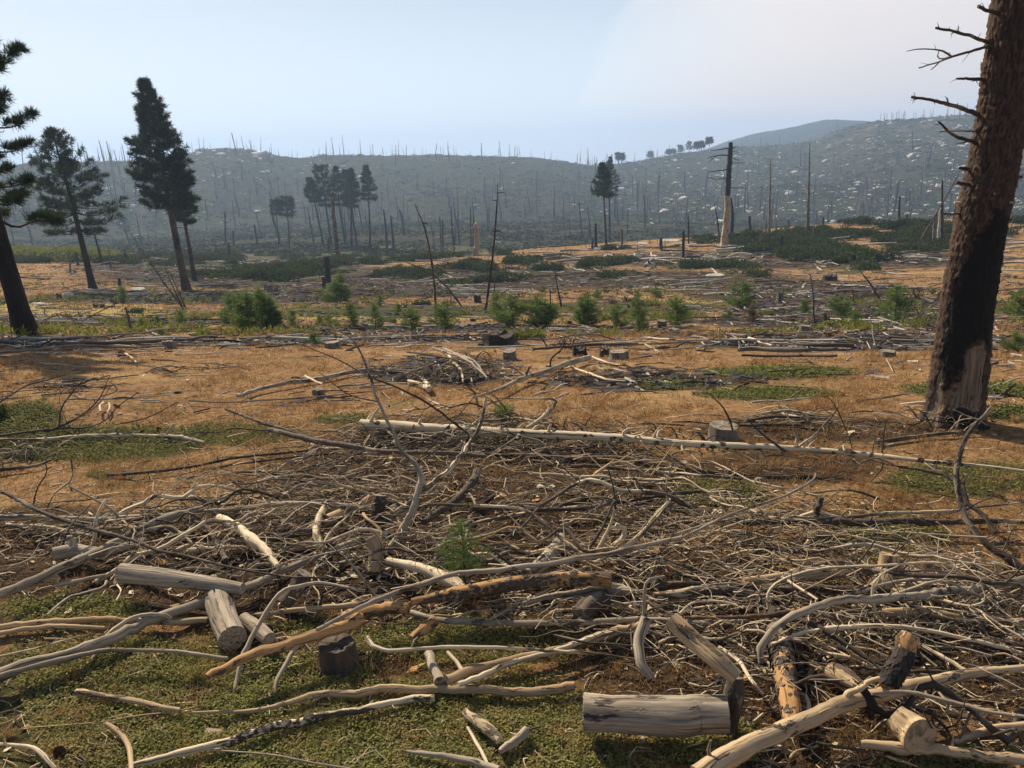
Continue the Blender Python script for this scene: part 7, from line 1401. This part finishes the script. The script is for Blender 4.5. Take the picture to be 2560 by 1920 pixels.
blades('green_grass', 120000, 3.2, 12, 11, .04, .12, .00035, 'grassg', lambda z, x, y, g: g.uniform(0, 1, len(x)) < z[:, 0] * .8, 'thin green and yellowing grass blades mixed in the foreground cover', .9)
# grass tufts one can tell apart
def tuft(fr, x, y, h, n, mat, label, seed):
    g = np.random.default_rng(seed); P = ground(*fx(fr, x, y)); d = proj(P)[2][0]; H = h / FR[fr][2] * d / FPX; mb = MB()
    for _ in range(n):
        b = g.normal(0, H * .10, 3) * [1, 1, 0]; dv = np.array([g.normal(0, .4), g.normal(0, .4), 1]) * H * g.uniform(.5, 1.15); w = H * .012
        s = np.array([1, 0, 0]) * w; m = b + dv * .6; t = b + dv * [1.3, 1.3, .92]; mb.add([b - s, b + s, m + s * .7, t, m - s * .7], [[0, 1, 2, 4]]); mb.F.append(np.array([[4, 2, 3]]) + mb.n - 5); mb.M.append(np.zeros(1, int))
    o = mb.build('grass_tuft', M[mat], smooth=False); o.location = P; tag(o, label, 'grass')
for k, a in enumerate([('A', 1210, 1110, 190, 70, 'grassg', 'yellow-green grass tuft at the black end of the orange log'), ('C', 60, 440, 110, 90, 'grass', 'straw grass tuft right of the sapling in the pile, lit by sun'), ('G', 2060, 330, 70, 60, 'grass', 'dry grass tuft at the right edge beyond the big trunk'), ('B', 300, 1060, 170, 16, 'grassg', 'thin wispy grass tuft in front of the shadowed stump'), ('C', 1180, 990, 170, 24, 'grass', 'thin dry grass tuft right of the flaking log'), ('G', 2150, 270, 70, 60, 'grass', 'straw tuft behind the tall dark bowed branch'), ('A', 1850, 1260, 110, 30, 'grass', 'tan grass tuft by the bowed limb left of centre'), ('A', 60, 1460, 110, 60, 'grass', 'orange grass tuft at the left edge near the bottom')]):
    tuft(*a, seed=k + 60)

# ================================================================== SMOKE above the right-hand ridge (stands wholly above the haze layer)
def smoke():
    import bmesh
    bm = bmesh.new(); bmesh.ops.create_icosphere(bm, subdivisions=5, radius=1); V = np.array([v.co[:] for v in bm.verts]); F = np.array([[v.index for v in f.verts] for f in bm.faces]); bm.free()
    n = fbm(V[:, 0] * 2 + V[:, 2] * 1.3 + 5, V[:, 1] * 2 + V[:, 2] * 2.1 + 9, 44, 5); V = V * (1 + .38 * n)[:, None] * [640, 260, 330]
    a = R_(-28); V = V @ np.array([[math.cos(a), 0, -math.sin(a)], [0, 1, 0], [math.sin(a), 0, math.cos(a)]])
    c = ray(2330, 130); c = c / math.hypot(c[0], c[1]) * 1750; V = V + [c[0], c[1], 330]; V[:, 2] = np.maximum(V[:, 2], 66 + .02 * np.abs(V[:, 0] - c[0]))
    mb = MB(); mb.add(V, F); m = bpy.data.materials.new('wildfire_smoke'); m.use_nodes = True; t = m.node_tree; t.nodes.clear(); o = t.nodes.new('ShaderNodeOutputMaterial'); v = t.nodes.new('ShaderNodeVolumePrincipled'); t.links.new(v.outputs[0], o.inputs['Volume'])
    v.inputs['Color'].default_value = (.93, .91, .91, 1); v.inputs['Density'].default_value = .0012; v.inputs['Anisotropy'].default_value = .3
    tag(mb.build('smoke_plume', m), 'pale grey smoke rising behind the right ridge into the upper right sky', 'smoke', kind='stuff')
smoke()

# ================================================================== HAZE
hz = MB(); X0, X1, Y0, Y1, Z0, Z1 = -2480, 2480, -2450, 2480, float(Z.min()) - 1.5, 62.0
V = [[X0, Y0, Z0], [X1, Y0, Z0], [X1, Y1, Z0], [X0, Y1, Z0], [X0, Y0, Z1], [X1, Y0, Z1], [X1, Y1, Z1], [X0, Y1, Z1]]
hz.add(V, [[0, 3, 2, 1], [4, 5, 6, 7], [0, 1, 5, 4], [1, 2, 6, 5], [2, 3, 7, 6], [3, 0, 4, 7]])
m = bpy.data.materials.new('smoky_haze'); m.use_nodes = True; t = m.node_tree; t.nodes.clear(); o = t.nodes.new('ShaderNodeOutputMaterial'); v = t.nodes.new('ShaderNodeVolumePrincipled'); t.links.new(v.outputs[0], o.inputs['Volume'])
v.inputs['Color'].default_value = (.46, .66, .98, 1); v.inputs['Density'].default_value = .00048; v.inputs['Anisotropy'].default_value = .25
ho = hz.build('haze', m, smooth=False); tag(ho, kind='stuff')
